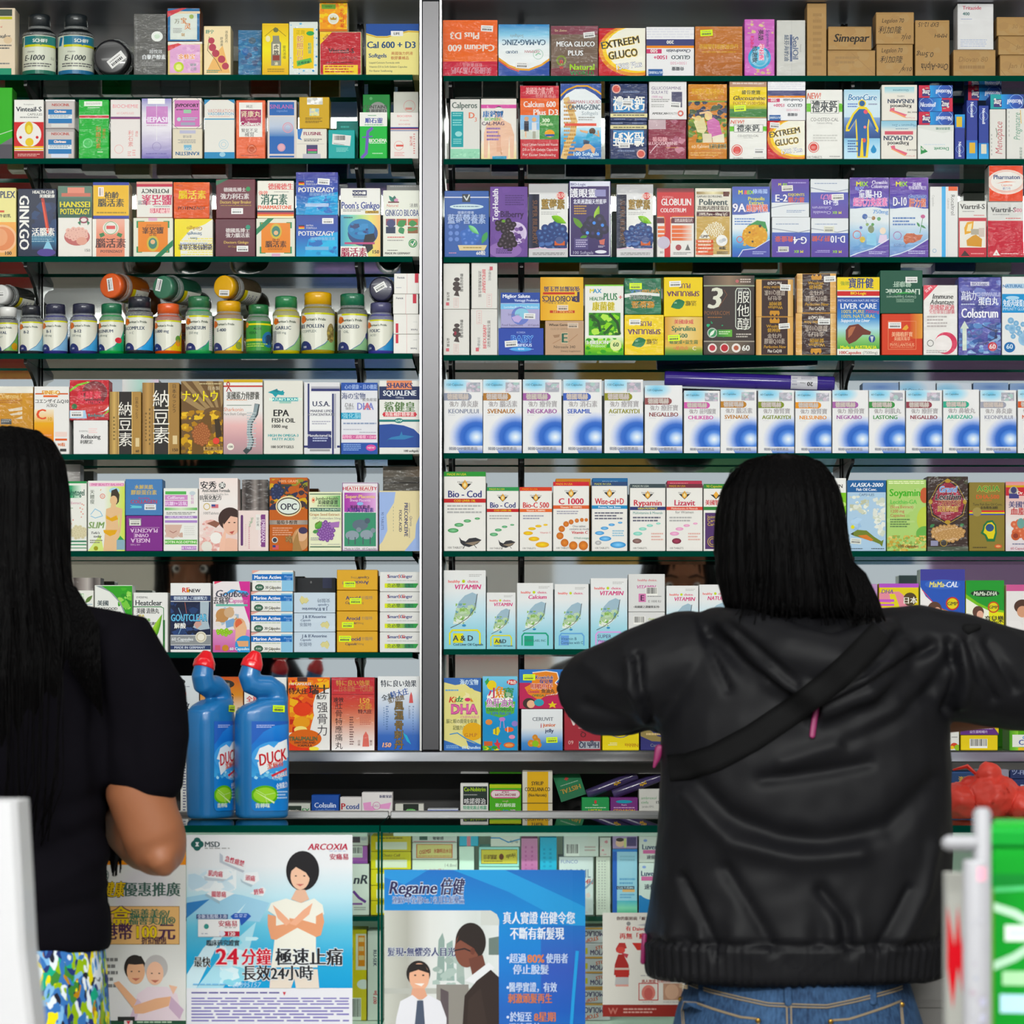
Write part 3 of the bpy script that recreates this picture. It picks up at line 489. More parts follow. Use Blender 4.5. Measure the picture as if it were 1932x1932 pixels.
row(G('fourth'), 667, [
 (742,793,631,0,'small white upside-down carton at the foot of a stack of four','X; c e8e6e2; a 1.2 d8a0a0 50 0 50 100; r 82 54 92 100 c03a4a; tb 24 26 9 5a5a68 Fericit; m 10 70 26 76 1 bbb'),
 (742,793,593,631,'small white upside-down carton, second from the foot of its stack','X; c e6e4e0; a 1.2 d8a0a0 50 0 50 100; r 82 6 92 54 c03a4a; tb 22 22 9 5a5a68 Fericit; m 10 60 26 66 1 ccc'),
 (741,790,555,592,'small white carton with a red tab, third from the foot of its stack','c e6e4e0; a 1.2 d8a0a0 50 0 50 100; r 78 0 92 46 c03a4a; tb 26 20 10 5a5a68 Fericit'),
 (743,793,516,554,'small white carton with a red tab, topmost of a stack of four','c e8e6e2; a 1.2 d8a0a0 50 0 50 100; r 80 0 94 46 c03a4a; tb 26 20 10 5a5a68 Fericit; m 8 68 28 74 1 aab'),
])
row(G('fifth'), 857, [
 (-6,63,729,0,'ochre carton half hidden by long black hair','wrap; c c08a3c; r 0 0 100 10 e0ddd2; tb 45 14 7/80 d8b878 COenzyme OXI; m 6 20 70 26 2 a86a30; p d8c8b0 30 34 92 28 88 34 34 37; p d8c8b0 34 41 80 36 76 41 40 43; p d8c8b0 50 48 74 43 70 48; r 10 48 40 56 4a4a48; m 12 49 38 54 2 aaa; g 70 10 90 90 c8923e b8843a'),
 (64,131,729,0,'white carton with an orange panel fading to yellow','c e6e4e2; r 3 10 97 12 c8603a; r 28 6 68 12 ecd8a8; tb 48 9 6 d0902a FINE-Q; r 26 13 68 16 d8683a; tb 50 22 5 555 コエンザイムQ10; tb 50 28 4 666 元気Q; g 0 34 56 94 ece0c8 e0a83a dc8a34 d0602c; tb 20 41 15 d8583a C; tb 44 48 5 c89a3a 10; m 4 71 50 80 2 e09a70; r 60 77 94 80 d0603a; r 60 67 94 74 e8d0c8; tb 78 86 4 d0703a 90粒; r 8 91 26 96 3a3030; r 28 91 68 96 e8e8e0; r 74 92 92 96 333'),
 (138,204,793,0,'plain white carton with dark lettering, under the red carton','c e6e4e4; t 30 32 5 888 EVERPAL; tb 50 48 12 3a3a40 Relaxing; tb 38 64 9 555 利壓定; m 44 24 70 40 3 eccaca'),
 (131,206,717,792,'red carton with a glossy red globe and green swoosh','wrap; c b82a34; g 0 60 100 100 c03a38 a82a34; e 64 32 32 30 b83a3a 8a3038 6a2a30; p 7ab83a 0 24 20 10 50 3 50 7 22 15 0 30; p 7ab83a 100 74 84 88 100 80; p e4ecea 100 66 84 80 70 82 100 74; tb 50 38 14 d8485a:b03038 紅酵素; tb 50 56 8/70 e05060:a02a34 CHOLESTEROL; p a8c8e0 0 96 0 76 40 76 44 96; tb 68 88 8/56 3a8a8a Redyeast; s 18 85 32 0; e 12 66 7 7 2a6a3a'),
 (206,267,739,0,'smaller bronze carton with a black strip and white brush characters','c a8844c; h 0 0 30 100 8a6a3a c8a86a 8a6a3e; r 30 0 70 100 2a2624; r 28 0 30 100 d8b87a; r 70 0 72 100 d8b87a; tk 50 52 33 e8e4dc 納豆素; tk 86 26 8 3a2a18 日本なっとう; m 12 40 18 80 7 4a3a20; r 82 74 94 88 d8c49a; tb 88 95 4 3a2a18 60'),
 (268,339,722,0,'larger bronze carton with a black strip and white brush characters','c a07c48; h 0 0 30 100 8a683c b8925a 8a6a3e; r 32 0 70 100 2c2826; r 30 0 32 100 d0b078; r 70 0 72 100 d0b078; tk 51 48 34 ece8e0 納豆素; tk 86 22 9 3a2a18 日本なっとう; m 8 42 12 84 9 4a3a20; m 18 36 22 90 9 4a3a20; r 82 74 94 86 d8c49a; tb 88 94 4 3a2a18 150'),
 (230,300,716,0,'pale carton lying behind the bronze cartons','c dfe8e6; h 0 0 100 20 e8e8ea b8e0d8 e0c8e0',{'y':0.065}),
 (341,421,719,0,'brown and gold carton picturing soybeans in straw','c 6a4e2c; p 9a8058 0 24 0 14 60 38 50 42; p 9a8058 0 0 10 0 70 36 60 38; p 9a8058 26 0 42 0 80 36 72 36; p 9a8058 60 0 76 0 90 36 84 36; p 9a8058 90 0 100 0 100 30 96 36; z 0 40 100 100 130 9 4 c89a34 a87a24 e0b848 8a6420 b88a2c; p 6a4a1c 26 86 30 66 64 42 72 50 74 70 52 100 26 100; k 49 73 20 26 60 4 9a5a34 c88a58 2; p 3a2a14 80 52 92 52 98 74 84 80; tb 46 21 12 e6d420 ナットウ; t 78 10 4 d8c8a8 日本製; m 44 3 96 6 1 c8b890; e 84 82 8 8 d84a40; r 54 90 100 95 c8a468; tb 78 92.5 3.5 4a3010 極品納豆精華'),
 (421,496,716,0,'white to dusty pink carton picturing a grey spine','c e4e2e0; r 0 0 100 4 c8a83a; r 0 8 100 10 b83a34; r 0 6.5 100 8 e8e8e0; g 0 42 100 100 e4e2e0 e0b4b4 c49aa0 a88e92; a 2.5 a83a34 8 16 16 6 12 3 8 6 20 16; tb 50 22 8/84 3a3a30 美國鯊力骨膠囊; m 8 27 60 29 1 d8a080; r 8 34 72 35 8a9a90; t 26 40 5 d87a50 Sharkonin; t 30 46 3.5 777 Pure Shark Collagen; a 13 3a4448 86 34 82 46 68 58 66 72 72 82 66 92 56 97; a 9 8a9aa0 85 34 80 46 66 58 64 72 70 82 64 92; m 60 44 84 92 14 b8c4c8; e 18 90 9 9 e8e4d8; tb 18 90 3 555 100'),
 (497,572,718,0,'off-white carton with bold black lettering and a teal leaf logo','c dedcd4; p 2a94a0 10 16 30 12 54 16 48 20 36 19 30 23 22 18; p 1f7a88 22 14 34 11 40 17; p 2a94a0 50 13 34 17 52 20; r 22 23 88 28 1f94a4; tb 56 25.5 3.5 dfe NATURE’S BOUNTY; r 40 28 70 31 9ac4b8; tb 44 44 9 222 EPA; tb 50 54 6 222 FISH OIL; tb 40 62 4.5 333 1000 mg; tb 50 74.5 3.5 2a9aa0 HIGH IN OMEGA-3; tb 50 79.5 3.5 2a9aa0 FATTY ACIDS; tb 47 90 3.5 333 100 SOFTGELS'),
 (573,642,721,0,'white carton with nested navy and silver corner frames','c dcdce0; r 10 2 15 86 2a2f6a; p 2a2f6a 15 86 78 91 10 91; r 20 6 100 9 a8a8b4; r 20 9 100 12.5 2a2f6a; r 78 16 83 100 2a2f6a; r 84 16 89 92 a8a8b4; r 0 88 10 91 2a2f6a; r 18 14 76 66 e8e8ea; r 10 68 76 92 2a2f6a; r 16 93 72 96 98989c; tb 48 30 7 333a5a U.S.A.; tb 48 40 3.5 667 MARINE LIPID; tb 48 45 3.5 667 CONCENTRATE; m 22 54 74 60 2 aab; tb 44 74 3.5 d8d8e0 Manufactured by; m 24 77 66 84 2 a8b0d0; r 92 88 100 91 2a2f6a'),
 (643,713,722,0,'white carton with navy bands, pink and blue lettering','c dedfe6; r 0 0 100 11 2a50a0; tb 54 6 5 9ab0dc 心の健康・目の機能; tb 34 19 7 6a7090 海の宝物; t 78 24 3.5 555 鮫魚眼窩; ti 22 31 5 666 D&L; tb 66 33 10/46 7a80c0 DHA; tb 72 33 10/30 c87080 A; t 24 36 3 777 強肽の; r 0 42 54 51 2a94bc; tb 28 46.5 6 8ac8dc 強化脳; m 6 56 96 60 1 8a9ab8; m 6 65 56 67 1 aab; m 50 69 96 71 1 aab; r 4 73 96 79 c8689a; tb 50 76 3.5 f0c0d8 高特化・高吸収・DHA; r 0 84 100 100 2a50a0; m 6 86 54 96 4 8aa8d8; e 82 91 14 9 c8509a; tb 82 91 3 f0c0d0 NEW'),
 (715,793,718,0,'navy and white carton picturing a shark','c e2e2de; r 0 8 100 26 222f5a; r 18 0 80 12 d88a68; tb 50 6.5 7 333a6a SHARKS; tb 50 17 7/82 dfe3ea SQUALENE; t 50 23 2.5 c8d0e0 1000mg; tb 50 36 10/80 5a7a4a 鯊健皇; r 10 43 90 49 c8404a; e 11 46 3.5 3 c8404a; e 89 46 3.5 3 c8404a; tb 50 46 4 f0d8d8 角鯊補肝精華素; r 0 53 100 56 2a7a78; e 48 54.5 11 6 2a7a78; tb 48 54.5 2.5 dfe G.M.P; p 2a4a94 0 60 30 59 60 61 85 66 100 74 100 91 0 91; p 3a7aac 20 80 30 77 60 74 86 76 62 80 34 80; p 3a7aac 50 75 55 69 58 75; p 2a5a8c 20 80 16 84 26 79; tb 78 95.5 3 333 100 softgels'),
])
row(G('sixth'), 1040, [
 (90,164,908,0,'white carton with a green plaque, beside the bikini-girl carton','c e4e4de; r 0 0 100 3 2a8a4a; h 34 6 86 24 2a8a5a 3a9a68 d8e8dc; tb 60 16 9/70 1f5a4a Xenophytogel; tl 34 31 3.5 c06a90 Grape Extract; m 34 38 66 40 1 5a8a5a; m 34 45 50 47 1 5a8a5a; k 88 40 6 22 7 2 d89a90 e0b0a8 3; k 54 58 16 10 8 2 d89a90 e0b0a8 6; k 80 73 22 16 30 5 d0c8a8 b8ac88 2; r 20 85 100 87 2a7a5a; r 30 90 100 91.5 2a8a5a; r 30 95 100 96 2a8a5a'),
 (165,236,907,0,'white and lime carton with a cartoon girl in a yellow bikini','c e4e6e0; h 44 5 100 100 e4e6e0 d4e0a0 c8d860; r 4 3 98 8 e8b8d0; tb 54 5.5 3.5 c870a0 FMIP BEAUTY BALANCE; p cfe08a 0 100 34 76 44 100; tk 12 23 9 3a4a3a 天體瘦; o 40 22 7 2 d88a78; a 1.5 e0a040 34 14 36 12; o 40 22 3 1 d88a78; a 2 8abcd8 8 48 20 40 34 44 40 50 20 53 8 50; tbi 22 63 9 7a9a5a SLIM; tbi 20 74 3.5 555 Tofu’s; tbi 26 79 3.5 555 today; e 72 14 14 8 a8d0e4; p 3a3024 64 14 78 11 86 20 84 30 78 34 62 26; e 70 28 10 13 dcb890; p dcb890 64 32 76 32 76 37 94 40 92 56 88 74 84 74 86 54 84 46 82 58 86 76 78 100 42 100 46 76 50 62 48 52 50 40 62 38; p d8a428 50 49 62 53 78 49 82 55 66 58 50 54; p d8a428 42 70 80 70 74 76 60 79 44 74; r 78 84 100 98 88a8b8; p 3a9a50 80 84 88 78 98 84; e 22 96 6 6 9a9a30; m 6 84 40 90 2 8a8a78'),
 (237,307,973,0,'purple carton with upside-down white lettering, under the blue carton','X; c 7a2c86; tl 4 18 0.5 W -; tb 60 30 12/60 d8b8d8 NGELA; tb 58 44 10 d8b8d8 OVINE; tb 50 58 11/84 d8b8d8 PLACENTA; t 74 18 5 c8a0c8 100 TABS; r 8 66 84 67 c8a0c8; r 58 72 92 92 8a8a90; z 58 72 92 92 10 8 2 a8a8b0 6a6a78; s 25 20 30 0 e0e0d8'),
 (236,307,904,972,'mid-blue carton with gold characters and a price sticker','c 4a7ab0; tb 50 22 9 c8b060 水解美肌; tb 50 37 10/78 c8b060 膠原蛋白素; tbi 50 52 5 a05080 Beautifying; tb 50 62 10/74 a8405a COLLAGEN; p 6ac0d0 12 72 44 74 44 80 12 80 18 76; s 67 77 31 0'),
 (308,374,921,0,'white carton with lilac and green bands and a smiling chin','c e6e6e2; r 5 5 66 10 5aae5a; r 4 11 70 19 c88ac0; r 4 20 70 29 c07ab8; tb 36 15 4.5 e8d8ec CellSerum; tb 36 24.5 5 e8d0ec 抗皺?+活氧; tk 84 17 7 c080b8 新包裝; e 84 8 9 6 c0ccd4; h 4 31 98 35 5aae5a cfe0c0 5aae5a; m 8 38 92 43 2 888; r 4 44 98 48 9a78b8; r 4 51 98 55 a888c4; tb 50 46 3 e0d0ec 100% PURE NATURAL; z 4 58 56 78 24 10 3 d8c0b8 c8a89a e0ccc4; p d0b0a4 4 58 54 58 44 74 28 80 8 76; a 2 a07068 18 68 28 71 38 68; m 60 60 92 76 5 d8d8d4; r 4 82 98 89 5aae4a; tb 50 85.5 4 dfecd0 BIOTIN AGE-DEFYING; r 52 92 96 98 b07ac0; tb 74 95 3.5 e8d8ec 60 TABLETS'),
 (375,449,902,0,'pink carton with a dark-haired smiling woman and white flowers','c e8dad6; g 0 0 100 100 ecdcd8 eae4e2 e8d8d4 e0b8b0; tb 24 10 8 2a2a2e 安秀; e 60 10 9 9 2a2a2e; tb 60 10 6 W 美; tb 44 17 4.5/72 555 AntiOxidant Formula; t 44 22 3/64 888 Support for Healthy Skin; tb 30 27 5 555 抗氧化配方; m 10 31 44 33 1 666; o 20 39 9 2 c8b068; r 32 36 50 41 c8707a; r 32 36 42 39 3a4a8a; tl 10 48 3.5 777 100Tablets; z 0 56 60 100 40 10 6 e0b0a8 e8c8c4 d8a09a ecdcd8; e 44 82 15 15 ece8e4; e 20 94 14 14 e0dcd4; p 8a5a4a 20 62 40 58 56 62 44 68; e 80 56 30 30 3a2420; e 84 64 22 27 e4b8a4; p e4b8a4 60 100 62 84 76 82 98 84 100 100; p 3a2420 60 56 80 44 100 46 100 54 82 52 64 64; p e8bca8 52 100 56 84 66 72 70 74 66 100; e 78 61 3 1.5 3a2420; e 92 61 3 1.5 3a2420; p b85a54 78 74 92 72 86 77'),
 (449,507,963,0,'small pink carton with sideways purple lettering','c e6d4d0; r 66 10 90 88 e8d8d8; tvb 82 50 15/80 6a2a70 EMBRIXAN; r 76 10 90 90 7a3a7e; tvb 83 50 11/74 e0c8e0 EMBRIXAN; r 58 10 72 48 e4e0dc; tk 65 28 7 777 安必美; tv 46 24 8 5a9a6a Skin; tv 40 34 8 5a9a6a Plus; m 34 40 38 96 12 c07088; m 24 34 26 90 12 c890a0; r 8 14 16 84 5a2a68; e 12 14 4 4 5a2a68; e 12 84 4 4 5a2a68'),
 (456,506,905,0,'dark wrapped carton rising behind the sideways-lettered carton','wrap; c 5a5452; h 0 0 100 60 8a8280 3a3432 4a4442 9a9490 4a4442 7a7470 3a3836',{'y':0.065}),
 (508,581,901,0,'orange and grape-coloured carton with an ornate white oval','c b8602c; z 0 2 100 44 90 12 3 2a2a4a 1f2a50 3a3a2a 8a8a30 c8a02a b05a28 3a2a34; k 20 20 14 16 16 7 1f2a50 4a5a8a 2; r 30 0 70 9 c0622c; tb 50 5 3.5 e0a880 100% GRAPE; tb 86 12 5 3a2a20 100; e 50 39 34 27 e0d0a8; e 50 39 31 23 3a3424; e 50 39 29 20 d8e0d8; tb 50 39.5 9/44 3a3a48 OPC; r 0 45 12 58 b8602c; h 0 58 100 64 8a8078 c0b4a8 8a8078; tb 46 61 4 4a3a30 葡萄多酚寶; m 8 68 60 80 4 d8a080; k 58 84 16 10 14 4 8a6a40 c89a5a 5; e 82 84 22 30 c09064; e 84 78 15 17 d8b090; p a07a4a 62 88 74 72 78 88 86 100 60 100; e 88 72 12 9 3a3054; e 14 85 8 8 d8d8d0; e 14 85 6 6 3a3a4a; r 8 92 24 98 c85a5a; r 8 92 16 95 2a3a7a'),
 (582,645,928,0,'pale yellow-green carton with a bunch of purple grapes','c e2e4c4; r 3 3 97 4.5 2a5a44; h 4 6 96 26 e8e4c8 c8e0a8 6aa868; tb 56 11 5/70 5a6a4a JumboHealth; tb 58 18 6/62 3a4a3a 美國健康寶; m 26 23 90 26 1 555; e 14 14 6 9 e0b890; e 14 14 3 3 c03a34; r 4 27 97 33 2a5a50; tb 50 30 3.5 c8e0c8 HEALTH SUPPLEMENTS; tb 48 38 4.5 b8906a Grape Seed Extract; t 54 44.5 3.5 888 OPC Antioxidant 50mg; k 52 67 26 30 40 6 7a4a94 b08ac8 3; f 20 62 40 50 22 4a8a3a 6aa84a; f 12 68 30 66 12 4a8a4a; a 2 6a4a2a 34 49 22 55; p a070b0 64 52 94 50 92 60 68 60; m 6 77 36 83 2 aaa; r 4 92 97 93.5 2a5a44; m 6 88 40 90 1 aaa; m 58 88 94 90 1 aaa'),
 (645,714,910,0,'white and violet carton picturing three lambs on green','c e2dce2; a 1.5 6a2a7a 1 1 99 1 99 99 1 99 1 1; o 50 50 0.1 0.1 W; r 14 5 84 13 ece8e4; a 1 b84a5a 15 5.5 83 5.5 83 12.5 15 12.5 15 5.5; tb 49 9 5 b83a4a HEATH BEAUTY; h 6 15 94 43 a03aa0 b060b0 d8a8d8; tb 50 20.5 5/84 e0c080 Super-Placenta; t 50 26 3.5 ecd8ec Sheep Placenta; e 50 31 9 5 8ab4dc; tb 50 36 4 3a1a4a 美國 羊胎素; tb 50 40.5 5/76 2a2a7a 天然純羊胎素; r 6 44 94 93 3a8a6a; e 50 62 22 15 5a6a7a; e 70 56 8 8 4a5a6a; e 28 77 19 13 8a98a4; e 46 69 7 7 7a8894; e 68 76 18 13 8a98a4; e 86 70 7 7 7a8894; a 3 4a5a64 18 80 18 90; a 3 4a5a64 36 80 36 90; a 3 4a5a64 58 80 58 90; a 3 4a5a64 78 80 78 90; t 28 96.5 3 555 Made in USA; t 76 96.5 3 555 60 Capsules'),
 (715,793,926,0,'cream and blue carton with sideways dark lettering against the post','c dccfa6; p 9ab0dc 0 2 40 2 36 20 18 40 20 66 8 84 0 90; p 9ab0dc 100 40 90 56 88 78 62 100 100 100; tv 8 50 6 4a5a8a 90 TABLETS; tvb 66 48 9/58 3a3f6a PRECONCEIVE; tvb 52 50 7 4a4a60 FOLIC ACID; m 46 22 47 76 9 888; m 34 26 36 70 8 998; tvi 78 50 6 5a5a78 Qpreta; a 1 667 74 20 74 36; a 1 667 74 62 74 78'),
 (722,793,880,0,'grey-brown wrapped carton behind the cream and blue carton','wrap; c 4e4a44 3a3630; h 0 0 100 12 6a6258 5a544a 7a6a5a; r 0 18 100 20 2a2622',{'y':0.065}),
 (80,152,876,0,'silver wrapped carton behind the green-plaqued carton','wrap; c 8e8a88; h 0 0 100 100 a8a4a2 c8c4c2 8a8684',{'y':0.075}),
])
MAR = 'c e4e4e0 d8d0cc; r 0 18 72 48 2268b4; r 72 10 100 100 8abcdc; r 0 18 98 48 2268b4; tb 38 33 17/66 e8eef4 Marine Active; t 88 30 10 9ac0e8 Mussel; t 88 43 9 9ac0e8 100; m 10 53 70 60 1 9ab49a; e 18 82 11 8 2a4a3a; e 18 82 9 6 3a6a54; t 18 82 8 W PURE; tb 51 82 13/38 4a4a4a 30 Capsules; a 0.8 8a8a50 40 100 50 76 60 100; p dca49a 0 0 20 0 0 16'
JNB = 'c c4d2e0; tb 50 18 15/66 4a5a78 J & B’Anserine; tbi 28 37 12 6a7a94 Capsule; t 28 61 15 5a6a84 安酸時; p d4cc94 64 62 70 48 76 50 80 42 84 54 86 66 82 84 78 80 74 72 68 76; a 0.8 b8b068 64 62 70 48 76 50 80 42 84 54 86 66'
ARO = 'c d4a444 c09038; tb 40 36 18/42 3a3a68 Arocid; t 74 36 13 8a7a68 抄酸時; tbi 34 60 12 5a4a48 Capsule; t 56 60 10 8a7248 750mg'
SMG = 'c dcdcda; tb 48 22 18/4 d04a34 S; tb 50 22 16/64 2a3a7a Smart Ginger; tb 20.5 22 16 c84434 S; tb 58 22 16 c84434 G; m 18 42 90 48 1 b0b0b4; h 12 58 94 80 d8dc3a b8d03a 2a8a5a 3a9a44; p dcdcda 96 56 88 82 100 82; tb 34 69 16/40 5a7a3a 克必樂; tb 72 69 13/24 2a5a4a 金醫生'
row(G('seventh'), 1231, [
 (128,177,1114,0,'white to pink carton half hidden behind a black shoulder','c e2e2dc; g 0 40 100 100 e2e2dc e4d4d8 d8a8b0; r 0 5 62 21 4a9a4a; tb 40 13 11/70 dfe8d8 感靈; f 68 20 96 8 16 5a7a3a; r 0 22 96 23 7aa0b8; t 40 40 3 6a9a6a 紅景天; m 40 60 60 63 1 8aa88a; e 74 70 14 11 d05a60; r 60 74 90 78 e2ccd0'),
 (128,190,1090,0,'crinkled grey wrapped carton behind the white to pink carton','wrap; c 5a504c; h 0 0 100 18 a8a09a 3a302e 8a807c b8b0ac 4a4442 8a827e',{'y':0.065}),
 (178,250,1104,0,'white carton crossed by a green leaf curve','c e2e4e0; p 3a9a30 16 1 100 1 100 98 98 74 84 44 62 22 40 9; z 62 4 98 36 26 10 3 4aa838 7ac050 2f8a2c 9ad068; p e8e8e6 100 46 92 46 100 68; p 8a9498 2 1 18 1 48 12 70 26 90 52 99 84 98 88 88 54 66 26 40 10; p 5aa428 0 58 20 68 50 80 98 84 98 100 0 100; p 8a9498 0 54 14 64 40 74 70 80 98 82 98 84 60 82 20 69 0 59; tb 22 27 6 3a4a50 美國; tb 32 35 4 444 HEATGOOD; tb 40 45 9/62 4a5458 清熱好; p 4a6a54 12 57 60 57 64 60 16 60; p 4a6a54 34 64 86 64 88 67 36 67'),
 (251,317,1118,0,'white carton with two long green leaves','c e4e4e2; tb 26 8 3.5 888 EVERPAL; tb 44 17 9/78 3a3f44 Heatclear; r 0 23 82 24.5 2a7a3c; a 2 2a7a3c 80 24 88 26 88 46; tb 42 31 7/66 555 美國 清熱丸; tb 14 39 3.5 444 純; tb 24 39 3.5 c8b82a 草本; tb 30 46 4 6aa83a 清熱解毒; tb 42 52 4 444 有效口腔潰瘍; f 42 94 84 36 22 3a8a1c 9ac84a; f 40 94 10 62 14 2f7a1c 8ac04a; f 40 94 8 82 9 2f7a1c; f 42 94 72 80 8 4a9a2c; r 86 46 92 82 2a6a34; r 86 82 92 100 3a7a3c; tb 14 97 3.5 333 60; m 24 96 36 98 1 888; m 44 96 72 98 1 999; e 72 93 5 4 d0a0a0'),
 (321,398,1100,0,'white and navy carton with glowing blue lettering and a foot','c e6e6e6; tb 38 10 7/20 c83a30 RE; e 45 11 4 4 e09a30; tb 60 11 5 2a2a30 NEW; r 0 18 100 26 2a3a64; tb 50 22 4/84 c8d4e4 德國尿酸入口崩解配方; r 0 27 100 75 141f40; z 0 27 76 75 40 12 4 16264c 1f3a6a 101a34 243f74; a 1.5 8ab0d0 20 74 34 56 20 36; a 1 b06a5a 36 28 40 44; p a8b8c4 74 27 96 27 94 56 98 66 74 68 56 64 66 52 74 46; p c49a90 58 60 72 48 78 60 66 66; tb 46 50 10/90 6ab8dc:123a6a GOUTCLEAR; tb 24 62 6 W 解酸; r 0 76 100 89 8a8e92; tb 30 81 4.5 d8dce0 60 Capsules; m 12 84 48 86 1 c8ccd0; r 0 90 100 96 2a3a64; tb 48 93 3.5 c8d0e0 MADE IN GERMANY; e 76 78 14 14 d8d4c4; e 76 78 11 11 b8ae94; e 76 78 9 9 e4e0d4'),
 (401,472,1097,0,'pink and white carton with a couple and the sole of a foot','c e4dce0; p c83a90 70 0 100 0 100 60 84 34; p d84a6a 4 0 24 0 4 4; p 4a9ad8 20 22 50 11 92 14 98 18 94 20 60 14; tbi 34 17 10/62 4a4a58 Gout; tbi 74 17 10/40 4a4a58 Gone; tb 24 27 8 3a3a40 去痛寧; tbi 68 27 6/52 c870a8 Capsules; r 8 32 94 35 6ab0a0; z 4 36 70 64 34 10 6 c8b090 d8e0e8 a8b8c8 b89068 e0d8d0; e 26 48 18 19 b8895a; e 44 44 14 14 c8a888; p 7aa0c8 34 56 56 52 64 62 36 66; g 0 68 100 100 d890c0 c87ab0 b85a9c; k 30 72 20 8 14 5 8ab83a b8d870 3; e 72 62 16 20 d8a884; e 70 60 10 14 d06a4a; p e0b490 60 84 62 66 86 56 92 66 82 94; e 86 90 26 26 3a90cc; p d8a47a 64 84 96 84 96 92 70 92; tb 72 95 4 d8e8f0 60 Capsules; r 6 90 20 97 c85a70; e 34 94 9 9 c0863a'),
 (473,553,1193,0,'white carton with a blue band, lowest of the four like it',MAR),
 (473,553,1154,1192,'white carton with a blue band, second lowest of the four like it',MAR),
 (473,553,1116,1154,'white carton with a blue band, third up of the four like it',MAR),
 (475,554,1076,1115,'white carton with a blue band, topmost of the four like it',MAR),
 (554,633,1193,0,'pale blue carton with a cream map, lowest of its stack of three',JNB),
 (554,633,1157,1192,'pale blue carton with a cream map, middle of its stack of three','wrap;'+JNB),
 (554,633,1118,1156,'upside-down pale blue carton, top of its stack of three','X;'+JNB),
 (635,713,1191,0,'mustard carton with a lime sticker on its left end, lowest of four',ARO+'; s 20 36 30 0 Y'),
 (635,713,1153,1191,'mustard carton with its lime sticker low down, second lowest of four',ARO+'; s 27 70 29 0 Y'),
 (635,713,1114,1152,'mustard carton with its lime sticker under the name, third up of four',ARO+'; s 46 52 29 0 Y'),
 (635,713,1075,1113,'upside-down mustard carton, topmost of the stack of four','X;'+ARO+'; s 31 72 29 180 Y'),
 (716,794,1193,0,'white carton with a lime-green bar, lowest of the four by the post',SMG),
 (716,794,1155,1192,'white carton with a lime-green bar, second lowest by the post',SMG),
 (716,794,1117,1155,'white carton with a lime-green bar, third up by the post',SMG),
 (716,794,1079,1116,'white carton with a lime-green bar, topmost of the four by the post',SMG),
 (560,634,1090,0,'black carton showing as a dark strip behind the pale blue stack','c 24262a; tb 36 6 3 888 0; r 66 0 90 14 2a2f4a',{'y':0.065}),
])
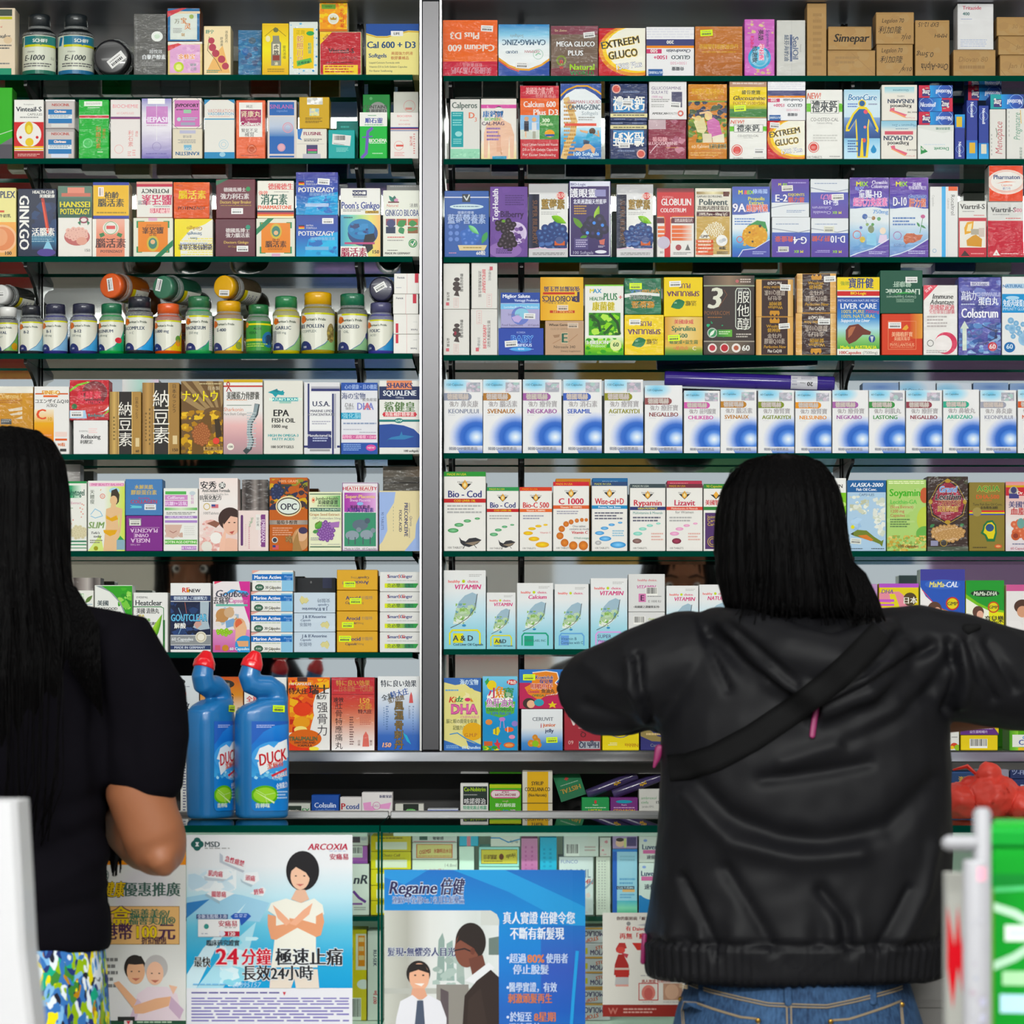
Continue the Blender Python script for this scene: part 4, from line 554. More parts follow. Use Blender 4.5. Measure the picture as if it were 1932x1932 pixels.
row('cartons on the steel ledge, left bay', LEDGE, [
 (238,294,1276,0,'dark violet carton beside the black sleeve','c 3a3480; tk 80 20 14 d8a83a 强骨'),
 (295,376,1275,0,'silver-white carton with red vertical characters in boxes','c ccd2d8; e 50 8 18 8 2a2a2e; tb 50 7 3 a8a0a0 LITTLE; tb 50 10 3 a8a0a0 HEAR; m 20 14 78 16 1 889; r 12 19 29 31 b83a34; r 12 32 29 44 b83a34; r 12 45 29 57 b83a34; r 12 58 29 70 b83a34; r 12 71 29 82 b83a34; tb 20.5 25 8 d8c8c8 風; tb 20.5 38 8 d8c8c8 濕; tb 20.5 51 8 d8c8c8 骨; tb 20.5 64 8 d8c8c8 刺; tb 20.5 76.5 8 d8c8c8 丹; p 2a3f6a 52 30 56 25 60 30 66 28 60 36 50 36; r 58 22 70 26 c86a6a; r 58 22 63 24 2a3a7a; tb 58 41 8 3a3f4a 强效; e 52 55 12 12 b85a44; tb 50 64 3 555 MADE IN; tb 50 68 3.5 555 美國製; tb 52 78 3 555 100mg; tb 48 82 3 555 100 CAPS; tb 46 89 2.5 777 SOLE AGENT; tb 46 92.5 2.5 777 WU TONG MED; tb 46 96 2.5 777 FACTORY LIMITED'),
 (377,459,1277,0,'orange-brown carton behind the front blue bottle','c c0602c; g 0 0 100 100 b8502a c8863a d8cfc0 d8cfc8 c07040; e 58 10 22 10 2a2420; tb 58 10 3.5 8a8078 YOUR; tk 66 45 20 2a2420 強骨力; tk 90 50 7 4a3a30 貴方配; r 0 86 100 100 b8542c'),
 (460,541,1278,0,'white carton with red heading between the two blue bottles','c e2e2e0; tb 20 30 6 c03a40 全新; tk 30 62 16 3a4a40 特大庄; e 84 10 6 5 8ac0a0; m 60 30 90 80 12 999'),
 (543,623,1278,0,'white carton with a fiery mushroom cloud and vertical characters','c e6e4e2; p dc6a28 0 0 100 0 100 14 80 20 66 24 58 40 62 52 56 64 52 74 0 76; z 4 4 60 76 70 14 5 e08a2a c83a24 e8b040 d85a24 b83020; z 60 2 98 16 12 10 3 e8b040 e08a2a; e 34 44 22 16 d8462a; e 32 62 20 14 e09a34; e 30 72 16 9 f0dc8a; p d0401f 0 80 30 80 40 92 60 100 0 100; e 40 84 40 22 d0682a; r 22 0 46 6 4a2420; tb 28 9 3.5 e8dcd0 110 CAPSULES; tb 24 19 6.5 3a201a 特大庄; tb 74 17 10 2a2424 瑞士; tb 80 27 5 444 配方; tk 82 57 19 4a4448 强骨力; tb 36 84 5 6a6a40:2a3020 TRAUMALIN; tb 40 89.5 3 4a2a1a SWITZERLAND; tb 40 93.5 3 4a2a1a FORMULA; e 62 98 12 5 e8d860'),
 (625,707,1278,0,'red carton fading to white at the foot, with vertical black characters','wrap; c b03a3c; g 0 0 100 100 b02c38 b8343a c0503e d08a70 e0c8c0 e8e4e4; tb 50 8 6/80 c08a4a 特に良い効果; tb 56 16 6/80 b86a4a 日本最新一代貴創; r 0 23 100 23.6 7a1a24; tb 16 31 5 3a1a1a 速效; tk 17 66 16 2a1a1a 壯骨特應痛丸; tb 76 32 7 d8a050 150; tb 78 40 6.5 c89048 全能; tb 78 47 4.5 4a1a1a 特大庄; m 66 52 92 66 6 c07060; m 42 54 52 94 12 5a2a2a; p d06a60 72 95 74 80 80 74 86 80 88 95; tk 64 90 5 6a3a3a 日本; tk 92 90 5 6a3a3a 東京'),
 (712,792,1276,0,'white to blue carton with gold vertical characters and a red tower','c e0e2e6; g 0 0 100 100 e2e4e6 e0e2e6 c0cce0 8aa4d0 3a64b0 2a58a8; tb 50 10 7/86 444a54 特に良い効果; tb 24 28 6/34/-14 3a4448 全新; tb 52 23 7/44/-14 3a5a9a 特大庄; tb 44 31 5.5/40/-14 6a5a40 强力精緻; tk 51 66 16 8a6a3a:4a4a3a 風濕骨刺丹; p c85a5a 75 36 77 26 80 21 83 26 85 36; m 20 40 26 74 10 4a6a9a; m 14 42 17 68 8 4a6a9a; m 74 40 78 58 7 667; m 84 40 87 86 12 4a6a9a; tbi 20 93 6 c87a5a 150; tbi 19.5 92.6 6 e0b090 150; p 3aa4c8 60 76 70 80 80 92 70 88'),
])
# ---------------- right bay ----------------
def G(n): return 'cartons on the %s shelf, right bay' % n
EXT = 'c b8222c; e 78 46 78 56 d88a2a; e 80 45 72 50 ecc830; e 86 43 70 48 e8e6d8; tb 46 30 15/84/-10 222:e8c830 EXTREEM; tb 52 54 16/64/-8 222:e8c830 GLUCO; tb 64 78 11/58/-8 W:2a3f8a 1500 Plus'
GLU = 'c e6e6ea; r 0 0 100 25 e8e8ec; m 0 3 100 24 4 dadae4; r 0 25 100 38 3a3f74; r 0 38 100 43 e08a3a; r 0 45 32 54 c0406a; tbu 16 49 7 W 500; tbiu 68 49 7 3a4458 Chondroitin; tbu 72 62 8/40 3a4a50 GLUCO; tbu 30 62 8 c03a6a 1500+; tu 68 74 6 d8a0b4 1500+500; tbu 66 85 6 4a5058 骨關靈; r 4 86 34 100 2a5a9a; tbu 19 93 5 c8d8e8 NUTRIBIES'
LIL = 'c 1f2f5c; z 0 0 100 100 20 10 3 223466 1a2a54; e 16 14 12 12 d8a8a0; e 16 14 9 9 c85a50; m 34 20 80 28 1 6a7aa0; r 8 42 92 76 2f7ab4; tb 50 54 29/86 W 禮來鈣; r 0 80 100 90 d8cfa0; m 8 83 92 88 1 4a4a3a; m 10 94 40 98 1 8090b8; m 66 94 96 98 1 8090b8'
OST = 'c e4e4e0; tbi 20 9 9 c86a5a NEW!; r 0 20 100 32 6ab83a; r 12 16 90 34 e6e6e2; o 50 25 0.1 0.1 W; a 1 555 12 16 90 16 90 34 12 34 12 16; tb 50 25 13/72 3a4044 禮來鈣; t 50 43 5/78 666 CO-OSTEO-CAL; t 50 48 2.5 999 Calcium 600mg; m 18 65 86 76 3 c4c4c0; o 20 83 15 2 c84a3e; e 20 83 11 11 c8403a; m 14 82 26 86 2 e0a8a0; t 22 97 3 666 100 TABLETS; m 64 95.5 94 98 1 999'
def KRAFT(x): return 'c a88658 9a7a50; z 2 2 98 98 14 14 3 a98a5e a48256 ab8a5c; a 0.8 94744a 0 6 100 4; '+x
NIC = 'c 2f4fa4; h 30 0 100 100 2a9ad8 2f5ab4 2a3a8c; r 0 0 32 100 c0304a; r 10 34 34 88 3a2f74; tbu 22 60 40/22 W 2mg; o 78 50 22 1.5 8ab4e0; tbiu 74 52 34/46 dfe6f4 Nicotinell; m 20 20 30 28 1 8fc'
MIC = 'c a0c; '
row(G('top'), 143, [
 (835,939,38,0,'orange and crimson carton with upside-down white lettering by the post','wrap; c d8602a c8542a; g 0 0 100 74 dc662e d8602a dc6a30; r 0 74 100 100 b8243c; tbu 40 28 12/56 dcd0c8 Plus D3; tbu 52 50 12/86 dcd0c8 Calcium 600; tu 54 80 5 d8a0a8 軟膠囊補品; tbu 52 90 9/74 c88a98 美國強力蓄力鈣; s 81 15 22 3'),
 (940,1037,46,0,'blue and white carton with an upside-down heading and rainbow swoosh','wrap; c e4e8ea; g 0 0 100 60 1f7ab8 8ac4e0 dfe8ec e4e8ea; p 2a4a9a 0 66 20 80 40 88 60 88 84 78 100 68 100 100 0 100; a 4 d89a3a 0 66 20 80 40 87 60 88 84 79 100 68; a 2.5 c8503a 0 70 20 84 40 91; tu 36 23 6 8a9aa0 Softgels; tbu 50 35 11/86 3a5a74 CA•MAG•ZINC; tbu 66 53 5 b88a90 GERMAN; tbu 26 54 5 3a5a7a LIQUID; o 78 58 10 1 9ac0b0; a 2 8ac0a0 73 60 78 56 83 58; s 46 79 24 2'),
 (1039,1129,49,0,'brown and maroon carton with white capitals and green wording','wrap; c 6e5a4c; r 0 0 100 17 7a3a4a; r 0 84 100 100 74303c; tl 8 9 4 d8c8a0 Dr. Zation; tb 52 36 10/82 e8e8ea:555 MEGA GLUCO; tb 52 54 10 e8e8ea:555 PLUS; o 22 69 11 4 7a8a3a; tb 22 70 10 c84a4a n; tb 22 82 8 b8383a w; tb 66 82 12/54 9ac82a Natural; tb 66 94 9/54 2a7a3a WORLD; s 81 18 24 -6'),
 (1129,1218,53,0,'red and yellow carton with slanting black capitals, on the top shelf','wrap; '+EXT),
 (1219,1310,51,0,'white carton with navy and orange bands, all its lettering upside-down',GLU+'; tbu 50 31 7 W 200'),
 (1311,1401,50,0,'plain copper-brown wrapped carton with a lime sticker','wrap; c b06a2e a06028; g 0 0 100 100 b46e30 b0682c a05c28; tb 50 41 8/84 c89a30 美國雙料關節補骨丹; m 14 50 86 56 1 c08a34; s 24 13 26 -3 Y'),
 (1404,1462,36,0,'pink carton with a blue globe and sideways lettering','wrap; c c060b4 b050a4; z 4 2 96 26 20 7 4 c8a0a0 d0b890 c468b8; z 4 84 96 98 20 7 6 c8a888 d8b498 c468b8; e 50 68 38 38 3a9ac8; e 50 68 30 30 8ac0d8; e 52 70 20 22 5ab0d0; tvb 26 40 11/40 d03a70 IQdha; tvb 54 28 13 2a2a2e 英語; tvb 56 58 13 d84a80:fff 學校醒; tvb 34 62 13 2a3a4a 恰泡飲; tv 78 44 11/54 3a3a7a Supreme Linen'),
 (1465,1520,38,0,'pale carton with sideways grey-blue lettering, beside the kraft parcels','wrap; c c4c4c0; a 1 b0b0b0 52 0 52 100; tvb 66 50 20/46 4a5a7a SealOil; r 46 26 54 74 3a4f7a; tvb 34 50 13/50 4a5a70 紐芬海豹油; tv 84 50 6 888 Natural'),
 (1522,1560,6,0,'tall narrow parcel in plain kraft paper',KRAFT('m 30 14 76 90 9 9a7a50')),
 (1561,1652,95,0,'kraft paper parcel, unlettered, under the handwritten one',KRAFT('a 1 96764e 0 6 14 0; a 1 96764e 50 10 100 96; m 16 24 66 60 2 9a7c54')),
 (1562,1645,50,95,'kraft paper parcel with one large handwritten word',KRAFT('tbi 52 48 34/80 2a241c Simepar; a 1 2a241c 82 46 96 42')),
 (1653,1723,84,0,'handwritten kraft parcel, lower of two alike',KRAFT('ti 42 18 14/58 2a241c Legalon 70; ti 40 48 17 2a241c 利加隆; ti 82 78 13 2a241c 9/10; a 1 2a241c 62 92 78 62')),
 (1652,1725,23,83,'handwritten kraft parcel, upper of two alike',KRAFT('ti 44 26 13/58 2a241c Legalon 70; ti 36 56 17 2a241c 利加隆; ti 78 78 12 2a241c 7/10; a 1 2a241c 70 90 80 66')),
 (1726,1792,38,0,'tall kraft parcel with upside-down handwriting',KRAFT('tiu 40 8 8/60 2a241c EXP 12-15; tiu 76 28 7 2a241c MMH; tiu 30 62 9 2a241c 0.5mg; tiu 58 84 12/80 2a241c One-Alpha; a 1 2a241c 18 78 24 90')),
 (1798,1879,94,0,'kraft paper parcel under the glossy white carton',KRAFT('ti 46 36 20/70 8a6c46 Diovan 80; m 14 60 74 84 1 94744c')),
 (1806,1875,7,93,'glossy white wrapped carton resting on a kraft parcel','wrap; c d4d4d6; tb 40 9 8/64 b85a6a Tritazide; tb 24 22 7 3a6a6a 400; m 10 33 40 36 1 a0a8c8; m 8 78 82 96 4 b4bcd0; r 0 0 1 1 W'),
 (1886,1978,104,0,'kraft parcel, lowest of three at the picture edge',KRAFT('ti 40 50 24/60 8a6c46 Jan 100; a 1 94744a 2 70 12 100')),
 (1883,1976,68,103,'kraft parcel, middle of three at the picture edge',KRAFT('a 1 94744a 4 4 40 60; ti 50 56 22/50 8a6c46 Jan w')),
 (1880,1972,32,67,'kraft parcel, topmost of three at the picture edge',KRAFT('ti 46 50 22/60 94744c 30 mg')),
])
row(G('second'), 300, [
 (849,906,187,0,'white and teal carton with grey serif lettering by the post','c d8d8d4; tb 48 10 10/86 5a6a64 Calperos; r 3 21 44 80 1a98a0; m 8 23 40 30 2 8ad0d0; m 8 34 40 46 3 8ad0d0; e 28 58 12 9 9ad4d4; m 10 66 38 76 3 8ad0d0; tb 72 27 10 d87a60 D; t 86 34 7 d87a60 3; r 0 83 100 99 98d0b4; z 0 83 100 99 24 5 3 a8dcc0 8cc8aa'),
 (907,975,186,0,'white and pink carton picturing a bare back with its spine','wrap; c e0dcd6; r 0 10 100 16 c8509a; e 50 22 13 16 3a3a3a; e 50 18 14 6 e0dcd6; g 0 70 100 100 e8dcd0 e8d8a0; p e0b8a0 40 24 58 24 60 34 84 42 94 60 92 98 82 98 80 60 76 100 26 100 22 60 18 98 8 98 8 58 16 42 38 34; a 4 c89a7a 48 54 52 74 58 92; r 44 60 56 88 d8a890; tb 34 26 8 2a6aa8 康鈣健; tb 32 34 5 6ab06a BIOMEN; tb 34 41 6 5a3a5a CAL-MAG; m 16 48 54 72 4 8a6aa8; r 32 95 72 100 2a8ab0'),
 (981,1055,162,0,'red and orange carton picturing a walking couple','wrap; c b8323a; r 0 0 100 17 b82a3a; tb 50 7 7/72 e0a8a8 美國強力蓄力鈣; t 66 14 4 d89a9a 軟膠囊補品; r 0 17 100 40 d8622c; tb 50 25 8/84 e0d8d4 Calcium 600; tb 66 36 8 e0d8d4 Plus D3; r 0 40 50 73 8ab4dc; r 0 60 50 73 c8d0c8; r 50 40 100 73 3a8a3a; r 10 48 22 62 2a2a3a; e 16 45 6 6 c89a7a; r 30 50 42 62 d8d8dc; e 36 46 6 6 d8a878; r 12 62 16 71 d8b090; r 32 62 40 72 a8a898; tb 66 47 5 e0ecd0 300; tb 68 52 4 c8e0b8 Softgels; e 76 65 13 10 e0a030; r 64 66 88 69 2a4a9a; tl 6 80 3.6 e8d8d4 Liquid Calcium Formula with Vitamin; tl 6 87 3.6 e8d8d4 D3 in Soft Gelatin Capsules; tl 6 94 3.6 e8d8d4 For Easier Swallowing'),
 (1057,1135,158,0,'blue carton with a golden spine and a running figure','wrap; c e0e6ea; r 0 0 100 22 2a4a94; p e0e6ea 0 24 14 14 36 7 60 7 84 14 100 22 100 58 0 58; a 4 d8a03a 0 16 16 8 40 3 66 3 88 9 100 14; g 0 58 100 100 b8dcec 4aa4d0 2a74b8 2a58a0; a 15 d8b880 14 20 24 34 34 50 30 66 16 82 8 98; m 8 24 38 98 14 b88a4a; tb 58 24 4.5 b88a94 GERMAN LIQUID; tb 58 31 7/80 2f4a60 CA•MAG•ZINC; t 72 39 5 8a9aa4 Softgels; m 44 44 84 50 2 999; r 10 52.5 88 56 d85a4a; e 78 63 8 8 4a3020; p 3aa0c8 66 66 80 66 74 78 60 76; p 1f3a5a 56 74 72 76 68 82 56 80; p d8a880 60 80 72 80 86 86 82 94 76 90 74 86 50 90 34 88 36 85 52 85; p d8a880 66 66 50 64 46 61 68 63; p d8a880 78 66 92 68 90 62 94 62 96 71; tb 62 93 5 d0e4f0 100 Softgels; t 72 98 3 b8d4e8 Made in Germany'),
 (1151,1221,229,0,'upside-down navy carton with white characters, under its twin','wrap;X;'+LIL+'; s 38 63 30 0'),
 (1151,1222,158,227,'navy carton with white characters and cream band, on its twin','wrap;'+LIL+'; s 46 52 28 2'),
 (1223,1295,226,0,'glossy wrapped maroon carton under the white and purple carton','wrap; c 842c42; r 0 0 46 24 c0a8b0; z 48 0 98 90 16 12 3 a05a70 94485e b87a8c 8a3248; tb 30 50 9/50 d8a0a8 葡萄糖; tb 36 60 8/84 d8b0b8 GLUCOSAMINE; m 46 70 80 73 1 c8a060; a 2 d8b8c4 4 84 24 62'),
 (1224,1296,154,225,'white carton with purple wording and a dark picture square','wrap; c e2e0e2; tl 6 17 8/84 5a4a7a GLUCOSAMINE; tl 6 28 8/46 5a4a7a SULFATE; tl 6 40 6 b86aa0 1000 mg; m 6 46 56 56 2 999; m 6 60 40 70 2 aaa; r 60 27 88 68 4a4a68; s 70 62 28 4; tb 30 84 6 444 AMERICAN; tb 62 84 6/26 aaa HEALTH; o 84 84 8 4 c86a60'),
 (1298,1372,159,0,'copper carton with two people stretching in a garden','wrap; c c07a2a; g 0 0 100 23 c8842e b8742a; tb 50 10 6/84 d8a83a 美國雙料關節補骨丹; tb 50 17 5/78 c89430 葡萄糖胺; r 0 22 100 24 8a9a3a; z 0 23 100 48 40 10 3 2a2f4a 3a3a5a 24344a 4a5a3a; z 0 46 100 78 50 11 5 5a7a2a 8a9a3a 6a8a30 b8a840 3f5f24; e 52 42 10 12 e0c890; e 26 48 10 12 d8c080; p d8cfa0 14 50 40 44 48 60 40 66 24 64; p c06aa4 48 50 64 44 80 50 88 68 60 72 50 62; p e0d8c0 62 70 92 66 94 78 64 79; p d8ccb0 36 66 60 66 62 78 38 78; a 5 e0bc94 60 46 50 37 30 39; a 5 e0c890 30 48 10 44; r 0 78 100 88 c8842c; tl 8 83 4 e8d8b8 60 Tablets; tb 76 83 5 3a3a30:d8c890 五週年慶加量; m 6 91 90 97 2 d8a860'),
 (1376,1447,223,0,'white carton with a green stripe, under the yellow and green carton','wrap;'+OST.replace('; m 18 65 86 76 3 c4c4c0','').replace(' 83 ',' 78 ')+'; s 80 80 28 0'),
 (1376,1447,153,222,'yellow and green carton with brown lid and lime sticker','wrap; c e4c81e c8a890; r 0 0 100 16 b08a74; m 8 4 92 13 1 d8c4b8; r 0 16 100 74 e6cc1c; g 0 62 100 76 e0cc20 8aa030; r 0 76 100 98 3a7a3a; tb 58 31 9 5a5a20 維骨應寶; tbi 52 46 12/88 4a3a1a Glucosamine; tb 52 60 9/86 b08a2a FORTE 1500+500; s 28 74 32 -4 Y'),
 (1447,1519,228,0,'red and yellow carton with slanting black capitals, on the second shelf','wrap; '+EXT+'; s 20 12 26 4'),
 (1448,1520,152,227,'white banded carton with upside-down lettering, on the red and yellow carton','wrap;'+GLU),
 (1521,1590,169,0,'tall white carton with a green stripe and red seal','wrap;'+OST),
 (1592,1661,169,0,'pale blue carton picturing a glowing blue human figure','c c4dcea; g 0 0 100 40 a8cfe4 d0e4ee c8deec; g 0 40 100 70 8aa8d0 4a6aa8 2a4a80; g 0 70 100 100 8ac0e0 b8dcf0 c4e4f4; tbi 50 11 9/80 2a7aac:fff BoneCare; m 10 20 38 27 2 5a7ac0; m 68 20 92 24 1 8a94b0; e 50 20 11 11 e0c848; p e8d050 40 25 62 25 76 34 96 56 94 62 86 58 70 44 68 54 70 76 66 98 36 98 34 76 32 54 32 44 14 60 4 60 6 52 24 34; e 50 20 8 8 2a5a90; p 2f5f9c 42 28 58 28 72 36 90 57 86 58 68 42 64 54 64 74 60 96 54 96 52 70 48 70 44 96 38 96 38 74 36 54 34 42 14 58 10 56 28 36; e 60 32 6 6 d85a70; e 58 54 4 4 e08a90; e 56 73 5 6 d8605a; e 82 87 8 9 2a88c0; p 2a88c0 82 79 90 86 74 86; m 10 73 38 92 5 4a6aa0'),
 (1662,1730,228,0,'upside-down cream carton with a pink check mark, under its lookalike','X; c e4e0d8; g 0 74 100 100 e4e0d8 a8ccdc 8abcd4; t 18 8 4 d08a8a 60 Tablets; p d86a80 30 10 70 26 74 34 62 36 60 28 26 16; p e8a070 30 10 34 8 72 26 70 28; tb 14 24 4 444 WITH VIT D; tb 52 40 10/60 3a3a40 Kingswood; tb 52 55 12/84 2f3f5a CALMAZIN; r 10 64 90 73 c85a6a; m 24 78 60 82 1 7a9ab0; t 36 88 6 5a8aa8 Magnesium + Zinc'),
 (1663,1731,160,227,'upside-down cream carton with a pink check mark, upper of the two','X; c e4e0d8; g 8 74 92 94 e4e0d8 b0d4dc 9acad4; t 20 7 4 d08a8a 90 Capsules; p d86a80 38 10 78 26 76 34 64 36 64 28 28 16; p e8a070 30 10 36 8 76 26 72 28; tb 14 23 4 444 BULK TAB; tb 46 39 10/60 3a3a40 Kingswood; tb 46 54 12/76 2f3f5a KINSAMIN; t 46 68 5 888 100MG; t 46 84 6 3a7a94 Glucosamine'),
 (1731,1800,236,0,'white carton with a green leaf logo, under three narrow blue cartons','X; c e2e4e2; p d8dcd8 0 100 0 84 30 76 100 92 100 100; tb 30 90 6 5a8a7a 嘉德美科敏; tu 1 1 1 W -; p 2a8a4a 72 22 92 40 92 14; tb 86 28 12 W n; tb 34 30 10/50 5a9a7a Decavit; m 24 42 84 45 1 bcd'),
 (1733,1799,211,235,'narrow red and blue carton, lowest of the stack of three',NIC),
 (1733,1798,185,210,'narrow red and blue carton, middle of three, its red end turned the other way','X;'+NIC),
 (1733,1798,161,184,'narrow red and blue carton, topmost of the stack of three',NIC),
 (1801,1821,216,0,'narrow upright blue carton with a sky-blue top','c 2a3a90; g 0 0 100 30 3a9ad8 2a6ac0; r 16 5 72 28 d8b84a; o 50 78 40 3 8ab0dc; tvb 50 78 28/34 dfe6f4 Nicotinell'),
 (1823,1845,189,0,'tallest narrow upright blue carton with an orange patch low down','c 2a3a90; g 0 68 100 100 2a6ac0 3a9ad8; r 26 72 78 90 d8b04a; o 50 16 42 3 8ab0dc; tvb 50 16 28/26 dfe6f4 Nicotinell'),
 (1846,1866,199,0,'narrow upright blue carton with a cream patch low down','c 2a3f94; g 0 70 100 100 2a7ac4 3aa0dc; r 24 72 78 90 d8d4c0; o 50 20 42 3 8ab0dc; tvb 50 20 28/30 dfe6f4 Nicotinell'),
 (1867,1898,206,0,'narrow white carton with sideways wine-red script','c dcdad6; twi 56 58 44/66 b86a70 Menopace; a 4 5a6a50 38 38 46 48 42 56; m 8 50 14 96 6 999'),
 (1899,1934,204,0,'narrow white carton with sideways green script','c dcdcd8; twi 56 36 36/54 6a9a84 Pregnacare; a 4 d8b060 76 4 80 30; m 10 6 16 60 6 aaa; tk 78 88 16 4a6a5a 孕婦營養'),
 (1868,1932,178,203,'narrow teal and blue carton lying across two white cartons','c 2f4fa4; h 30 0 100 100 2a9ad8 2f5ab4 2a3a8c; r 0 0 32 100 129aa0; r 10 34 34 88 3a2f74; tbu 22 60 40/22 W 2mg; o 78 50 22 1.5 8ab4e0; tbiu 74 52 34/46 dfe6f4 Nicotinell'),
 (1826,1890,162,187,'narrow red and blue carton in the shade behind the upright blue ones',NIC,{'y':0.07}),
])
SBJ = 'c d4d4d6 b0b0b4; r 0 0 100 12 b8b8bc; h 0 14 100 88 e4e4e4 dcdce0 e0e0e0; h 0 14 27 88 3a3f58 1a1c30 2a2a40; tvb 16 52 12/60 6a4a3a SUPER BILBERRY; r 27 20 100 88 e2e2e0; e 82 16 10 10 c8484a; tb 82 16 5 e8c8c0 高效; tb 62 28 10/60 a88a50:5a4a20 藍莓素; m 32 34 66 36 1 666; m 32 38 80 43 2 bbb; k 64 72 38 32 26 11 2a4078 5a80b8 4; z 27 80 98 88 16 8 2 2a4078 1f2f5a 4a6aa8; f 58 44 96 54 18 5a9a2a 8ac03a; r 66 78 92 84 c0603a; e 79 77 11 9 4a5a8a; r 0 88 100 100 c8c8cc; a 1.5 d8a8d0 0 89 30 87 60 90 100 88; m 10 94 92 98 2 777'
